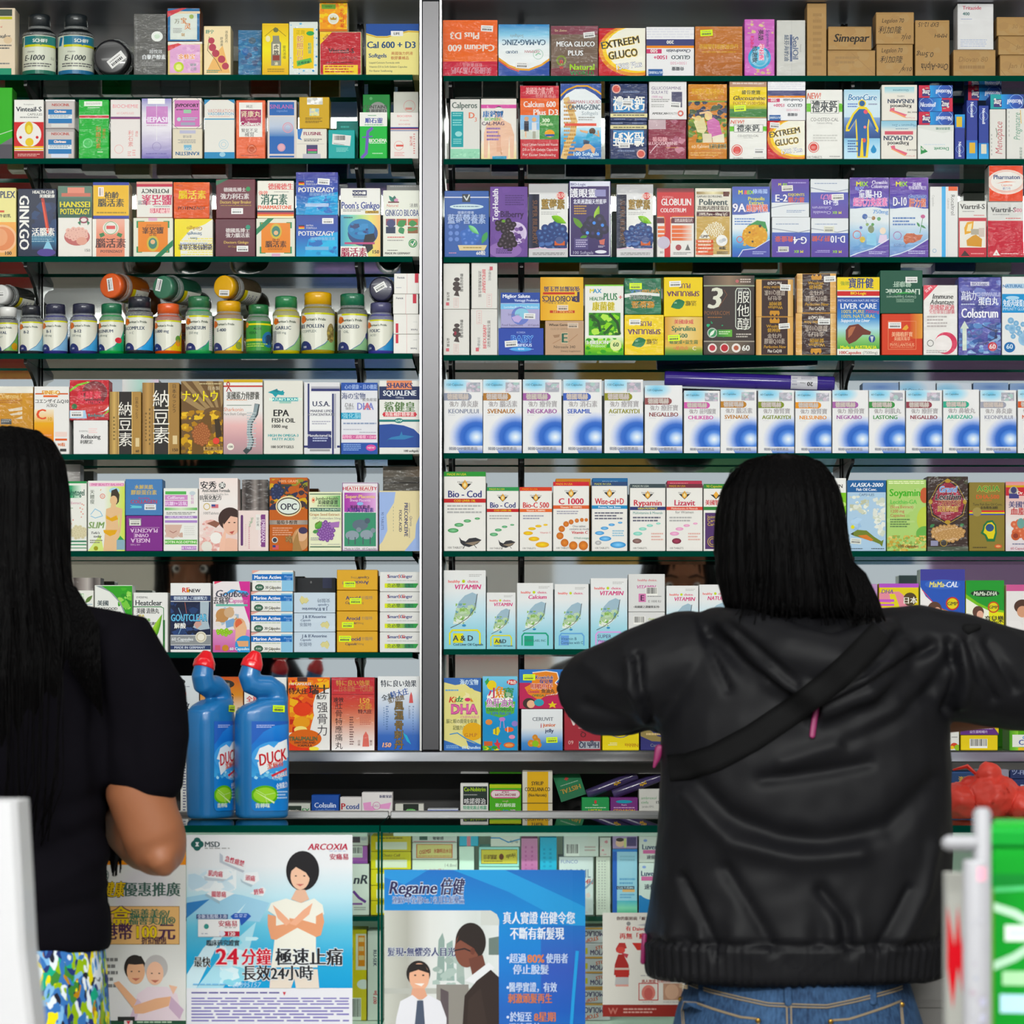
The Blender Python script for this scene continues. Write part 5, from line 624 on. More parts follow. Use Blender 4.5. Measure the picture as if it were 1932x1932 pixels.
row(G('third'), 485, [
 (838,923,360,0,'mid-blue carton with a green-leaved berry cluster and a ribbon','c 3f60a4; r 0 9 100 10.5 d8dce4; r 40 5 58 17 3a4048; a 3 c8d0d0 44 8 50 14 56 6; e 50 24 38 6 c8dce4; m 20 23 78 25.5 1 4a6a90; t 48 33 3.5 c8d4e8 健康的營養; tb 50 43 11/86 a8bce0:4a5a8a 藍莓營養素; e 14 54 5 5 6a88c8; e 28 54 5 5 6a88c8; e 14 64 5 5 6a88c8; e 28 64 5 5 6a88c8; e 14 73 5 5 6a88c8; e 28 73 5 5 6a88c8; k 58 70 18 16 16 9 3f68b4 7a9ad8 3; f 54 52 78 66 12 5aa86a 8ad09a; f 96 62 84 80 12 4a9a5a; p d8c8a0 30 82 96 82 90 90 34 90; m 42 85 84 88 1 a08a50; tb 82 94 5 W 60粒; m 10 93 28 96 1 c090b0'),
 (924,996,352,0,'violet carton with sideways white wording and dark berries','c 6a4a94; z 0 0 100 100 20 16 3 6e4e98 664690; e 68 66 30 30 c8b8d8; o 66 66 29 2 d8cce4; z 50 56 92 80 24 7 3 5a3a80 7a5a9a b8a0cc; e 40 90 44 22 8a6aac; twb 14 26 15/46 e0dce8 TopHealth; tb 58 39 9/62 3a2450 Bilberry; m 40 12 90 28 5 543a78; k 40 56 24 18 14 8 2a2028 6a5a6a 2; k 46 78 22 20 12 9 2a2028 6a5a6a 5; e 36 49 5 4 6a9a3a; m 16 88 60 96 3 4a3070'),
 (997,1072,347,0,'silver and navy carton picturing blueberries, in clean card',SBJ),
 (1073,1153,342,0,'dark purple carton with black berries and green leaves','c 352560; a 2 d8d8e4 3 6 97 6 97 98 3 98 3 6; r 2 0 98 6 d8dcec; r 2 0 44 7 d8dcec; tb 22 4 3.5 6a6a98 BIO-Logic; tb 34 16 9 e4e4ec 護眼靈; r 62 11 88 20 8a88b8; tb 50 27 5/80 d8d8e8 北美洲濃縮天然藍莓; m 12 32 42 45 4 b8904a; f 62 52 72 32 13 6a9a2a 9ac04a; f 10 48 36 64 14 5a8a2a; f 26 76 44 72 10 4a8a2a; k 62 60 28 22 12 12 1c1838 3a3468 2; e 60 55 4 4 4a8ae0; e 80 58 4 4 4a8ae0; e 44 68 4 4 5a9af0; e 70 69 4 4 3a7ae0; r 12 75 46 90 4a3f78; m 16 77 44 88 4 b8b0d0; p c06a60 72 78 86 76 84 84 74 83; m 70 85 86 88 2 c8c0d8; tl 8 94 4 b8b4d0 100 Softgels; e 76 93 14 4 dcdce8'),
 (1163,1233,348,0,'silver carton picturing blueberries, crinkled in shiny wrap','wrap;'+SBJ),
 (1239,1310,355,0,'red and white carton with white capitals and orange bars','c e0dedc; r 0 0 100 42 bc3338; g 0 0 100 6 5a1f28 8a2a30; t 30 13 3 e0a0a0 EVERPAL; tb 52 20 10/82 e4e0e0 GLOBULIN; tb 44 32 6/70 e4d8d8 COLOSTRUM; r 20 40 36 100 bc3338; r 0 43 20 51 5a2030; r 38 43 100 51 5a2030; a 1.5 d8843a 0 41 18 41 21 46 21 66; a 1.5 d8843a 100 41 42 41 37 46 37 80; tb 72 47 4/50 d8c8c8 活性高效蛋白片; r 2 55 20 59 d87048; r 2 61 20 65 d87048; r 2 67 20 71 d87048; h 40 54 94 59 d86a3a d87048 e4c8b8; h 40 60 94 65 d86a3a d87048 e4c8b8; h 40 66 94 71 d86a3a d87048 e4c8b8; h 40 72 94 76 d86a3a d87048 e4c8b8; e 18 79 17 17 c0b8cc; tl 8 93 3.5 666 80; e 58 86 8 8 a04a50; p 666 76 90 90 90 83 81; m 44 93 92 97 2 888'),
 (1311,1380,355,0,'white and gold carton with black lettering and a maroon line','wrap; c dcd8c8; r 4 5 96 96 c0a060; r 4 9 96 34 dcd8cc; h 4 5 96 9 8a6a3a e0d8b0 8a6a3a; r 78 5 94 12 5a2a24; tb 40 12 3/70 3a3a34 GAM-AX GLOBULINES; tb 50 20 9/88 2f4044 Polivent; tb 50 29 5/88 4a3a30 高效丙種球蛋白; r 4 34 96 41 4a1f24; tb 50 37.5 4/80 d8ccc0 100% Pure - 60mg IgG; g 4 41 96 94 c0a468 bc9a54 c0a264; k 56 60 26 20 60 2.4 e4dcc4 dccfa8 2; p e4e0d4 26 60 42 73 10 73; tb 26 70 4 3a2a20 GMP; r 2 75 50 80 cc5a38; r 2 81 50 86 cc5a38; r 2 87 50 92 cc5a38; r 2 93 50 97 cc5a38; m 8 76 44 96 4 e8c8b8; e 74 76 16 16 e4e4e4; e 72 77 7 5 c8ccd0; e 80 75 6 5 b8bcc4; tb 76 87 3.5 333 80粒; m 60 92 92 96 2 555'),
 (1381,1453,352,0,'blue carton with a golden honeycomb shape and white curves','c dce2e8; g 0 0 100 40 4a54a8 3f6ab4 4a5aa8; tb 22 8 6 d8d030 M; tb 36 8 6 e05a5a &; tb 48 8 6/24 90c040 8X; tb 74 7 5 a8c0e8 綠雨揚; tb 64 17 5 d0cc3a Propolis; tb 64 23 5 d0cc3a Extract; tb 18 30 12 e4e4f0:3a3a7a 9A; tb 66 31 8/58 d0604a:e0d8e4 蜂膠特藥; p dce2e8 0 40 30 40 60 38 100 36 100 70 0 70; g 0 60 100 100 dce2e8 7ab8dc 3a78c0 3a5ab0; m 6 45 60 56 3 6a8ac0; p 3a8a4a 40 56 66 48 88 50 94 62 84 84 70 88 40 80; e 60 70 34 30 d09a3a; z 28 56 90 84 50 4 3 d8a848 c88a2a e0bc60; e 46 65 3 3 4a3a20; e 54 78 3 3 4a3a20; e 74 56 4 4 3a2a20; o 20 75 9 2 c86060; p 4a4ca0 20 100 30 90 60 88 100 76 100 100; a 2 d8dce8 16 100 28 90 60 88 100 75; m 54 92 90 97 2 a8b0d8; m 12 85 40 89 1 4a88b8'),
 (1456,1529,410,0,'upside-down violet carton with white figures, under its upright mate','X; c d8dce2; g 0 0 100 62 5a3f98 5244a0 3f58ac; tb 22 14 7 d8d030 M; tb 36 14 7/20 90c040 8X; m 60 12 90 16 1 a89cd0; tb 26 42 18/36 e4e4f0:3a3a7a G-4; tb 68 46 11 c8604a 救盛豪; p d8dce2 0 68 30 62 60 66 100 72 100 100 0 100; a 2 8a94a8 0 68 30 62 60 66 100 72; m 30 82 90 86 1 8a9ab8; s 30 80 28 0 d0d0c8'),
 (1455,1527,338,409,'violet carton with white figures and a red-lettered band','c d8dce2; g 0 0 100 62 5a3f98 5244a0 3f58ac; tb 22 14 7 d8d030 M; tb 36 14 7/20 90c040 8X; m 44 8 92 14 1 a89cd0; tb 26 50 19/34 e4e4f0:3a3a7a E-2; tb 66 41 7/44 c8c03a EXJOINTS; tb 66 55 11/44 c8604a 骼力健; p d8dce2 0 76 30 70 60 66 100 64 100 100 0 100; a 2 8a94a8 0 76 30 70 60 66 100 64; m 40 82 90 90 2 8a9ab8; s 42 24 30 -3 d8d4cc'),
 (1530,1601,412,0,'upside-down violet carton with red characters, under the pink-lettered one','X; c d8dce2; g 0 0 100 62 5a3f98 5244a0 3f58ac; tb 22 14 7 d8d030 M; tb 36 14 7/20 90c040 8X; m 50 12 90 20 2 a89cd0; tb 28 46 18/40 e4e4f0:3a3a7a D-10; tb 74 48 11 c8604a 肝力健; p d8dce2 0 70 30 64 60 68 100 74 100 100 0 100; a 2 8a94a8 0 70 30 64 60 68 100 74; m 30 84 90 88 1 8a9ab8; s 48 28 28 0 d0d0c0'),
 (1529,1601,338,411,'upside-down violet carton with pink characters, upper of its pair','X; c d8dce2; g 0 0 100 66 5a3f98 5244a0 4a50a8; tb 22 14 7 d8d030 M; tb 36 14 7/20 90c040 8X; t 70 14 8 c0b8dc Chewable; t 70 26 8 c0b8dc Colostrum; tb 46 40 11 e4e4f0 童-H3; tb 50 54 11/70 d080b0 超抗力; p d8dce2 0 74 30 68 60 70 100 78 100 100 0 100; a 2 8a94a8 0 74 30 68 60 70 100 78; m 30 88 90 92 1 8a9ab8; s 72 46 32 -2 d8d8d4'),
 (1603,1678,335,0,'tall violet and pale blue carton with a family group','wrap; c d4dce2; g 0 0 100 39 5a3f94 5a44a0 4a54a8; tb 22 8 6 d8d030 M; tb 36 8 6/20 90c040 8X; tb 24 14 4 8a9ae0 每空; tb 76 6 4.5/40 d0c8e4 Chewable; tb 76 11 4.5/44 d0c8e4 Colostrum; tb 52 21 8/60 e4e4f0 童賜-H3; tb 52 31 8/88 d868a8:e8c8e0 超抗力免疫素; p d4dce2 0 40 30 38 60 37 100 40 100 60 0 60; g 0 55 100 100 d4dce2 9ac0dc 6a9ac8 5a7ab8; tb 78 43 5 6a94c8 750mg; e 38 49 7 7 4a68a8; e 60 51 5 5 a07a50; e 74 52 5 5 5a9a6a; e 44 59 4 4 7a9a4a; e 58 59 4 4 5a9a5a; e 28 63 4 4 5a6ab0; a 1 8a9aa8 38 49 60 51; a 1 8a9aa8 38 49 44 59; o 18 72 11 2 c86a6a; e 54 65 8 10 7a8a6a; p 8ac0dc 42 84 44 70 66 70 68 86; e 84 67 8 9 e0d0c0; p d8c8e0 72 82 76 72 94 72 96 84; e 32 78 7 8 c8b050; p 5a489c 0 100 20 96 60 90 100 78 100 100; a 2 dce0ec 0 99 20 95 60 89 100 77; m 48 93 92 97 2 b8b4dc'),
 (1678,1752,335,0,'tall violet and pale blue carton with a liver and thistle','wrap; c d4dce2; g 0 0 100 39 66389a 5a44a0 4a54a8; tb 22 8 6 d8d030 M; tb 36 8 6/20 90c040 8X; tb 70 9 4 d0c8e4 英國; tb 72 13 3.5/46 d0c8e4 特強護肝配方; tb 26 30 11/36 e4e4f0:3a3a7a D-10; t 72 24 4/48 9ac0e8 CHINATRANSPO; tb 72 32 8/44 c8604a:e0d0c8 肝力健; p d4dce2 0 40 30 38 60 37 100 40 100 60 0 60; g 0 55 100 100 d4dce2 a8c4dc 7aa0cc 6a80bc; m 8 50 66 62 3 5a7ab0; a 1.5 4a8a5a 86 50 78 70; e 86 49 6 5 b85a8a; f 78 62 70 56 6 4a8a5a; f 80 60 94 64 6 4a8a5a; o 20 73 11 2 9a6aa0; p b86a50 36 74 44 70 60 70 70 72 86 72 80 78 62 82 50 82 42 84 36 80; p a85a44 64 70 66 80 62 81 60 70; tb 26 85 4 6a84b0 650mg; p 5a3f98 0 100 30 96 60 90 100 78 100 100; a 2 dce0ec 0 99 30 95 60 89 100 77; m 48 92 92 97 2 b8b4dc'),
 (1754,1808,352,0,'white carton with one vertical blue stripe and an orange corner','c dcdcdc; r 42 0 56 100 4aa4dc; r 66 0 98 6 d8603a; tv 82 26 14/30 555 Rocaltrol; tv 66 24 7 999 Calcitriol; tv 12 20 8 aaa Capsules; o 16 91 7 1.5 6a9ac0; a 1 ccc 62 0 62 100'),
 (1808,1862,379,0,'white and crimson carton picturing a golden joint in a frame','c d8d8d4; tb 50 10 9/88 3a3a3a Viartril-S; m 14 18 56 21 1 999; m 54 25 92 28 1 c86a6a; r 0 30 100 100 b8303e; r 4 36 97 83 e0dcd4; p d8a040 30 38 54 36 50 56 22 60 20 48; p c89038 30 80 28 70 50 62 62 60 84 68 82 82; p e8d8a8 34 42 48 40 44 54 28 54; r 44 50 78 60 a8a090; r 72 48 92 64 c8b8b0; p 3a2024 22 88 40 98 8 98; m 44 93 92 96 1 e0a8a8'),
 (1863,1932,381,0,'grey-topped crimson carton under the round-panelled orange carton','wrap; c d0d0ce; tb 44 14 9/70 3a3a3a Viartril-S; tb 84 15 7 c88a98 500; m 14 22 60 25 1 999; m 50 29 92 32 1 c86a6a; r 0 34 100 100 b82c3c; p e4dcd8 24 86 34 97 14 97; tb 24 94 3 b82c3c R; m 36 93 86 96 1 e8c0c0'),
 (1865,1931,312,378,'orange carton with a white glowing oval, top of the pair','wrap; c d84a2a a8a4a0; e 52 46 56 36 d84a2a d8603a e4d8d0; e 52 44 46 28 e4e0dc; tb 52 32 12/78 3a4a78 Pharmaton; p d86a3a 20 50 50 44 80 46 46 47; t 52 54 6 d86a4a Capsules; t 52 64 5 4a5a9a 動力丹'),
])
BIF = 'c dad8d4; e 52 35 11 8 4a4040; e 50 45 14 10 4a4040; e 52 55 16 11 4a4040; p 4a4040 54 54 62 72 40 70; tvb 70 42 9/40 555 嬰幼兒益生菌; tvb 18 72 8/34 6a6460 益生菌; r 10 85 22 92 c86a74; a 1 e0a8a8 40 76 58 76 58 96 40 96 40 76; m 44 78 54 94 5 d0b0b0'
BIB = 'c dad8d4; tvb 48 40 13/52 cc6a70 BIFIDUSBABY; tvb 32 46 9/74 8a8484 活性乳酸菌益生菌; tvb 70 26 8/30 999 小嬰幼兒; r 70 8 82 16 c86a74; a 1 e0a8a8 60 68 78 68 78 96 60 96 60 68; m 64 70 74 94 5 d0b0b0'
COQ = 'c 36201e d8a868; h 0 0 14 100 b88a50 e0bc80; h 85 0 100 100 d8ac6c c89858; z 16 2 84 98 20 10 3 3c2422 30 341e20'.replace(' 30 ',' 301a1a ')+'; p c08a3a 36 8 40 2 44 8 50 1 56 8 60 2 64 8 62 16 38 16; tb 48 24 8 b08838 Wealtan; tb 48 35 8 b08838 健神牌; tb 50 50 9/44 a89a90:2a1618 金牡丹; tb 50 64 11/56 a89a90:2a1618 膠銀Q10素; tbi 50 78 8/60 b0863c Perfective New; tb 50 89 8/38 d8cfc8 Plus CoQ10'
SPY = 'c e4c81c; tb 46 78 12/30 5a2a58 PLUS; tb 50 58 13/84 5a2a58 SPIRULINA; f 46 38 82 24 26 1a6a44 2a7a50; tb 70 34 6 a8d0b0 sc; tb 30 34 10 7a6a20 活螺'
row(G('fourth'), 670, [
 (836,886,584,0,'white carton with a cut-out brown shape, lower of two by the post',BIF+'; e 46 52 5 8 8a3040'),
 (836,886,497,582,'white carton with a cut-out brown shape, upper of two by the post',BIF),
 (888,939,583,0,'upside-down white carton with sideways red lettering, lower of two','X;'+BIB),
 (889,939,496,582,'white carton with sideways red lettering, upper of two',BIB),
 (940,1026,619,0,'blue carton with outlined letters and a slanted price sticker','c 2f48a0; t 50 16 7 a8b8e0 KOREA; tb 52 40 24/52 2f58b4:8ac0f0 BABY; tb 58 63 11 c8d8f4 BIFIDUS; e 50 78 24 5 4a9ad8; a 1 8ab4ec 24 78 78 78; tb 50 78 6 c8e0f8 베이비; s 28 58 28 -4'),
 (944,1019,552,617,'blue and lavender carton picturing a globe','c a8a4cc; r 0 0 100 30 2f4a98; r 0 30 100 31 a8c8e8; tb 40 10 10/72 e8ecf4 Miglior Salute; tb 66 22 7/62 c8d4f0 Vantaggi Probiotic; r 0 32 100 47 7ab8e0; t 52 41 6/88 e0ecf4 Lactobacillus Extra Probiotic; e 50 66 23 23 6a7ac0; e 54 60 18 14 8ac0d8; p b8a8d8 28 70 44 64 56 72 46 86 34 82; t 34 62 7 7a7498 Immuno; t 30 92 6 5a5478 Food Supplement; t 84 92 5 5a5478 60 Capsule; s 74 67 29 2'),
 (1028,1102,605,0,'tan carton with a green outlined capital letter','c b89a80; tb 34 12 7 3a3028 Wheat Germ; t 36 24 5 8a7460 OLIO DI GERME; p 9a7a60 20 42 38 40 36 48 24 50; a 2 a88468 20 66 40 54 60 62 84 40; tb 50 50 27 1f5a4a:d8c8a8 E; t 50 76 8 4a4038 Nitroasle 340; t 66 88 5 5a4c40 Dietary Supplement; s 72 14 28 0 d0bca8'),
 (1019,1101,523,604,'golden carton with upside-down navy and red lettering','c dca83c; h 0 0 100 100 d8a038 e4bc58 dcae44; tbu 50 27 9/84 3a3a64 強效腸胃益生菌; r 6 35 80 40 b83a2c; tbu 46 50 13/84 3a3054 PROBIOTICS; tbu 84 46 24 3a3054 P; tu 36 59 6 5a4a48 SUPER-2 Billion; tu 50 70 5 a07028 probiotic; r 22 77 80 83 b8402c; tbu 52 80 5 e0b068 NATURAL LIFE; s 52 71 26 0 e0ccb8'),
 (1103,1177,537,0,'white carton picturing green bacteria rods','c e4e4e0; r 0 0 100 2 7ac04a; tb 18 9 6 d8c81e M; tb 32 9 6 3a8ab8 AX; tb 30 20 5/36 2a7a4a HEALTH; tb 66 17 10/36 2a7a4a PLUS; tb 92 18 7 d06a6a +; tb 48 31 9/58 b8a81a:e8e0a0 康菌健; r 10 40 92 72 3a8a20; z 10 40 92 72 40 11 3 4aa428 8acc3a 2a6a1a b0dc60 1f5a18; a 7 1a4a18 14 44 34 52 40 66; a 7 1a4a18 64 42 84 54 90 70; a 7 1f5a1a 50 70 70 58; g 0 74 100 100 e0e8d0 8ac83a 3a9a2a; z 2 76 98 98 24 8 6 7ac03a a8dc58 3a9a28; tb 32 82 5 W:3a8a3a 3 BILLION; t 34 87 4 d8ecc8 Probiotic; e 80 86 15 15 d8e0a0; tb 80 85 6 3a6a3a 60'),
 (1178,1253,594,0,'yellow carton with upside-down plum lettering, under the dark green carton','wrap;X;'+SPY+'; s 26 18 29 0'),
 (1178,1248,525,593,'dark green carton with upside-down lettering and lime sticker','wrap;X; c 1f6a4a; z 0 0 100 100 18 14 4 226e4e 1a6044 2a7a58; tb 76 88 4 8a6aa0 o; tbi 34 62 13 b88a4a Spirulina; tb 70 62 13 4a7aa8 SILK; p d8dcd8 4 50 60 54 100 46 100 56 60 62 4 58; tb 56 48 11/62 3a4a40:e0e4e0 CHEWABLE; tb 50 28 15/66 c08a3a 螺旋藻; s 30 22 34 0 Y'),
 (1254,1326,598,0,'cream and green carton with green serif heading and lime sticker','c d8b060; h 0 0 100 60 cf9a48 e4cc90 d8b464; g 0 76 100 100 d8b868 7a9a3a 2a7a3a; tb 50 13 9/52 c85a5a 美國康威; tb 50 30 13/72 2a6a50 Spirulina; tb 48 49 11 2a6a50 500; tb 50 66 8/78 5a7a4a 螺旋藻+益生菌; tb 42 82 8/50 d0885a +維他命; tb 78 82 10 e8d8c0 C; s 24 55 32 -3 Y'),
 (1252,1326,523,597,'yellow carton with upside-down plum lettering and a white sticker','X;'+SPY+'; s 29 17 30 -2'),
 (1327,1424,520,0,'wide black-brown carton with a white figure and framed characters','c 3a302e; h 0 0 100 12 3a3230 8a7460 3a3230; r 0 12 100 13.5 a0a890; o 66 7 3 2 c86a70; m 72 4 94 10 2 c8b8b0; tbi 20 28 26 d8d8c8 3; t 26 47 5 8a5a3a POWERCOM; m 8 52 36 54 1 a0683a; a 1 7a4a34 30 40 46 24 40 18; z 4 56 56 90 22 3 4 2a9a68 1a6a4a 3aa878; a 1.5 d0d8cc 63 20 66 16 88 16 92 20 92 64 88 67 66 67 63 64 63 20; r 65 18 90 65 201c1e; tb 78 20 5 888 健心; tk 78 44 18 e4e4dc 服他醇; e 17 72 10 10 b0b8b0; e 17 72 8 8 3a8a5a; f 12 76 22 68 6 dfe8dc; h 26 68 56 77 2f7a3a 6ab04a; m 30 70 52 75 2 c8e0b8; m 64 73 94 79 2 c0b8b0; r 0 82 100 83.5 a0988c; h 0 84 100 98 3a3230 7a6a5a 3a3230; e 17 91 9 9 e0d8d4; e 17 91 6 6 b8404a; e 41 91 9 9 e0d8d4; e 41 91 7 7 b03038; e 64 91 9 9 e0d8d4; e 64 91 5 5 a85a44; tb 83 91 7 e0e0dc 60'),
 (1426,1497,598,0,'dark brown carton with gold edges, lower of the pair by the wide black one',COQ+'; s 76 24 30 -4'),
 (1426,1497,527,597,'upside-down dark brown carton with gold edges, by the wide black one','X;'+COQ+'; s 79 22 28 2'),
 (1501,1578,591,0,'upside-down dark brown carton with a wide gold end, lower of its pair','wrap;X;'+COQ+'; s 70 20 30 0'),
 (1503,1578,516,590,'dark brown carton with a wide gold end, upper of its pair','wrap;'+COQ+'; s 84 14 30 -3'),
 (1579,1660,523,0,'blue, yellow and red carton picturing a brown liver','c e2e4e2; r 0 0 100 17 e4cc1c; tb 18 8 4 8a9a3a 強效; tb 56 8 10/60 2a3a78 寶肝健; r 0 17 100 24 c02a2c; r 0 16.5 100 18 d8d8c8; tb 50 20.5 3.5 e8c848 BIO-Logic; r 0 24 100 26 e2e4e2; g 0 26 100 92 2a4c9c 2a5cac 3a84c8 a8d0e0 8ac07a 4a9a3a; t 50 30 3 c8d4e8 METHOXYLAN NATURE MEDIC; tb 50 37 7/86 dfe6f0 LIVER CARE; tl 8 44 4.5 e0d040 100% PURE; tl 66 44 4 d03a4a 7500mg; tl 8 50 4.5 e0d040 100% NATURAL; tbi 42 55.5 4/68 dfe6f0 Support the Liver; p 6a2f24 20 68 28 62 50 60 64 66 80 70 78 74 60 74 44 82 28 86 20 80; p a8684a 26 68 32 64 44 63 34 74 26 78; e 82 79 8 9 2a4a8a; p c8d0d8 78 76 86 76 82 84; tb 50 90 4.5/86 e0e040 Made in AUSTRALIA; r 0 93 100 100 e6e6e0; tb 30 96.7 4 b83a34 100Capsules; t 78 96.7 3.5 555 (7500mg)'),
 (1663,1741,592,0,'orange-red carton with a thin square frame and wheat ear','c c8442e b83c2a; h 70 0 100 60 c8502e d8984a; a 1 d8906a 16 18 84 18 84 86 16 86 16 18; p d8a048 50 38 56 30 62 26 66 34 60 40; tb 50 50 9/52 e4b090 美國植肝寶; tb 50 61 7/40 e0a888 美國真珠草; tb 50 75 8/60 dc9c7c PHYLLANTHUS; m 24 68 76 70 1 d88a6a; m 22 81 78 84 1 d88a6a; s 32 28 31 0'),
 (1660,1741,510,591,'dark green carton with upside-down white lettering','X; c 14503c; tb 48 68 10 a8c0b0 健康肝; tb 46 50 13/86 c4d4c8 Liver tonic; p 3a9a4a 16 46 44 50 70 44 40 46; t 50 38 6 a8c0b0 Dietary Supplement; r 20 26 62 34 6a8a78; t 42 30 5 14503c NATURAL LIFE; s 74 22 28 0'),
 (1742,1807,538,0,'white carton with a red crescent ring and a pink corner','wrap; c e0dedc; p d04a5a 0 0 42 0 0 22; tb 14 6 4/24/-40 e8c8cc SLIM; tbi 56 16 7/62 3a3a3a Immune; tbi 54 24 7/70 4a4a4a Advantage; tb 54 32 6/74 c86a74 美國健速適; tb 54 38 5/76 c88088 免疫球蛋白膠囊; m 10 44 70 62 4 b0a8a8; e 66 83 33 33 c8385a; e 58 84 26 26 e4dede; o 20 83 10 2 666; m 8 93 70 98 2 aaa'),
 (1808,1889,523,0,'violet-blue carton with large white lettering and a light arrow','wrap; c 4a4a98; z 0 0 100 100 50 16 3 4a4898 5a60ac 3a4088 6a78b8 3f3f84; r 28 6 72 11 c8c8dc; tb 50 8.5 3.5 5a5a90 BIO-Logic; tb 24 24 9/36 d8dcec 高抗力; m 6 34 38 37 1 c0c8e0; t 70 22 4.5 6a70b0:c8cce8 CHEWABLE; tb 70 31 8/48 e0e4f0 蛋白丸; tb 50 46 12/88 ecECf4 Colostrum; z 0 58 100 98 50 10 6 5a84bc 3a5a9c 8aa8d0 2f4a8a; p c8d4c8 14 56 24 66 19 66 19 94 9 94 9 66 4 66; a 2 2a2f5a 56 62 88 70 88 78 60 86; e 88 69 4 4 2a2f5a; e 88 77 4 4 2a2f5a; e 80 89 11 11 b83a4a; tb 80 89 6 e8d8d8 60; o 50 50 0.1 0.1 W'),
 (1890,1962,522,0,'white and blue carton with pale molecule balls at the picture edge','c e0e2e4; r 10 9 90 15 a8c4dc; tb 40 12 4 4a7aac NATURAL LIFE; r 0 22 100 46 2a8cc8; e 28 27 18 5 a8d0e8; tb 34 34 7/64 e0ecf4 免疫丙球蛋白; t 40 41 4 c8e0f0 IMMUNITY GLOBULIN; k 36 66 30 26 9 8 7aa8cc a8c8e0 3; e 60 80 17 17 7aa4cc 9ac0dc; e 26 66 11 11 6a9cc8 9ac0dc; a 4 8ab0d0 26 68 58 80; e 20 90 15 14 2a6aa8; tb 20 89 6 c8dcec 60'),
])
def GER(col, cn, nm, big):
    t = '150' if big == 1 else ('120' if big == 2 else '60')
    return ('c e4e4e6; e 30 6 44 24 6ab8dc a8d4e8 e4e4e6; r 0 0 1 1 e4e4e6; r 0 20 100 21 e4e4e6; '
     'e 84 78 72 66 f0f4fa b8d0f0 5a8ad8 2a60bc 3a68c0 8aa4dc c8d0e8 e4e4e6; g 30 90 100 100 e4e4e6 3a70c4; p e4e4e6 0 88 30 90 40 100 0 100; tl 6 %s 3 3a4a58 %s Capsules; r 0 %s 66 %s %s; e 66 %s 6 %s %s; tb 36 %s 6/56 c8bcb8:aaa098 德國瑪赫; tb 26 33.5 5.4/24 a09a9c 強力; tb 66 33.5 6.6/46 a8a4a8 %s; tbl 11 43 6/80 %s %s; m 12 48 30 49.5 1 c8c8d0; tb 50 94 3.4/84 8a8e9c 韓國GMP優質產品') % (7, t, 18.5, 28.5, col, 23.5, 7.4, col, 23.5, cn, col, nm)
HOL = '; r 58 4 94 17 a8a8b4; z 58 4 94 17 14 7 %d b8b8c4 9aa4b0 c8b8c8 a8c4c0 d0ccd8'
B5 = [(837,716,'8a90a4','鼻炎康','KEONPULUI',1,'grey'),(911,716,'a8743a','腦活素','SVENAUX',1,'bronze'),(986,716,'9a5a9c','療骨寶','NEGKABO',1,'purple'),(1062,716,'3a5ab0','消石素','SERAMIL',1,'royal blue'),(1140,716,'8a8a2a','療腎寶','AGITAKIYDI',1,'olive'),(1216,727,'8a4a4c','療肝寶','NEGALLBO',2,'brick'),(1290,737,'c85aa4','前列腺寶','CHLIKEBO',3,'hot pink'),(1359,735,'b07a34','腦活素','SVENAUX',3,'bronze'),(1430,736,'7a8a2c','療腎寶','AGITAKIYDI',3,'olive'),(1500,737,'d89028','療腎寶','NELSUNBO',3,'amber'),(1570,736,'a060a0','療骨寶','NEGKABO',3,'purple'),(1639,736,'3a8a44','利肌丸','LASTONG',3,'green'),(1709,736,'8a3a48','療肝寶','NEGALLBO',3,'wine'),(1779,735,'3aa488','鼻敏丸','ARIDZAIO',3,'jade'),(1849,736,'9a9cac','鼻炎康','KEONPULUI',3,'grey'),(1920,735,'c85a34','療心寶','NITONGBO',3,'orange-red')]
items = []
for i, (x, y0, col, cn, nm, big, cw) in enumerate(B5):
    wd = {1: 74, 2: 72, 3: 69}[big]; lb = '%s white carton with blue rings and a %s name bar' % ({1:'tall', 2:'middling', 3:'short'}[big], cw)
    if cw == 'grey': lb += (' by the post' if big == 1 else ' near the picture edge')
    items.append((x, x+wd, y0, 0, lb, GER(col, cn, nm, big)+(HOL % i if big != 2 and nm != 'ARIDZAIO' and (nm != 'NEGKABO' or big == 1) else '')))
for k, (x0, x1, y0) in enumerate([(1627,1696,722),(1697,1766,719),(1767,1834,722),(1836,1903,722),(1905,1972,723)]):
    items.append((x0, x1, y0, 0, ['short ringed carton in the second row, behind the purple name bar','short ringed carton in the second row, behind the green name bar','short ringed carton in the second row, behind the jade name bar','short ringed carton in the second row, behind the last grey name bar','short ringed carton in the second row, behind the orange-red name bar'][k], 'c c4ccd8; e 30 10 50 26 7ab0d0 9ac0d8 c4ccd8; tl 8 12 4 3a4a58 60 Capsules' if k in (1,2) else 'c 8aa0c0; e 50 6 60 16 5a7ab0 7a94bc 8aa0c0', {'y': 0.064}))
row(G('fifth'), 855, items)
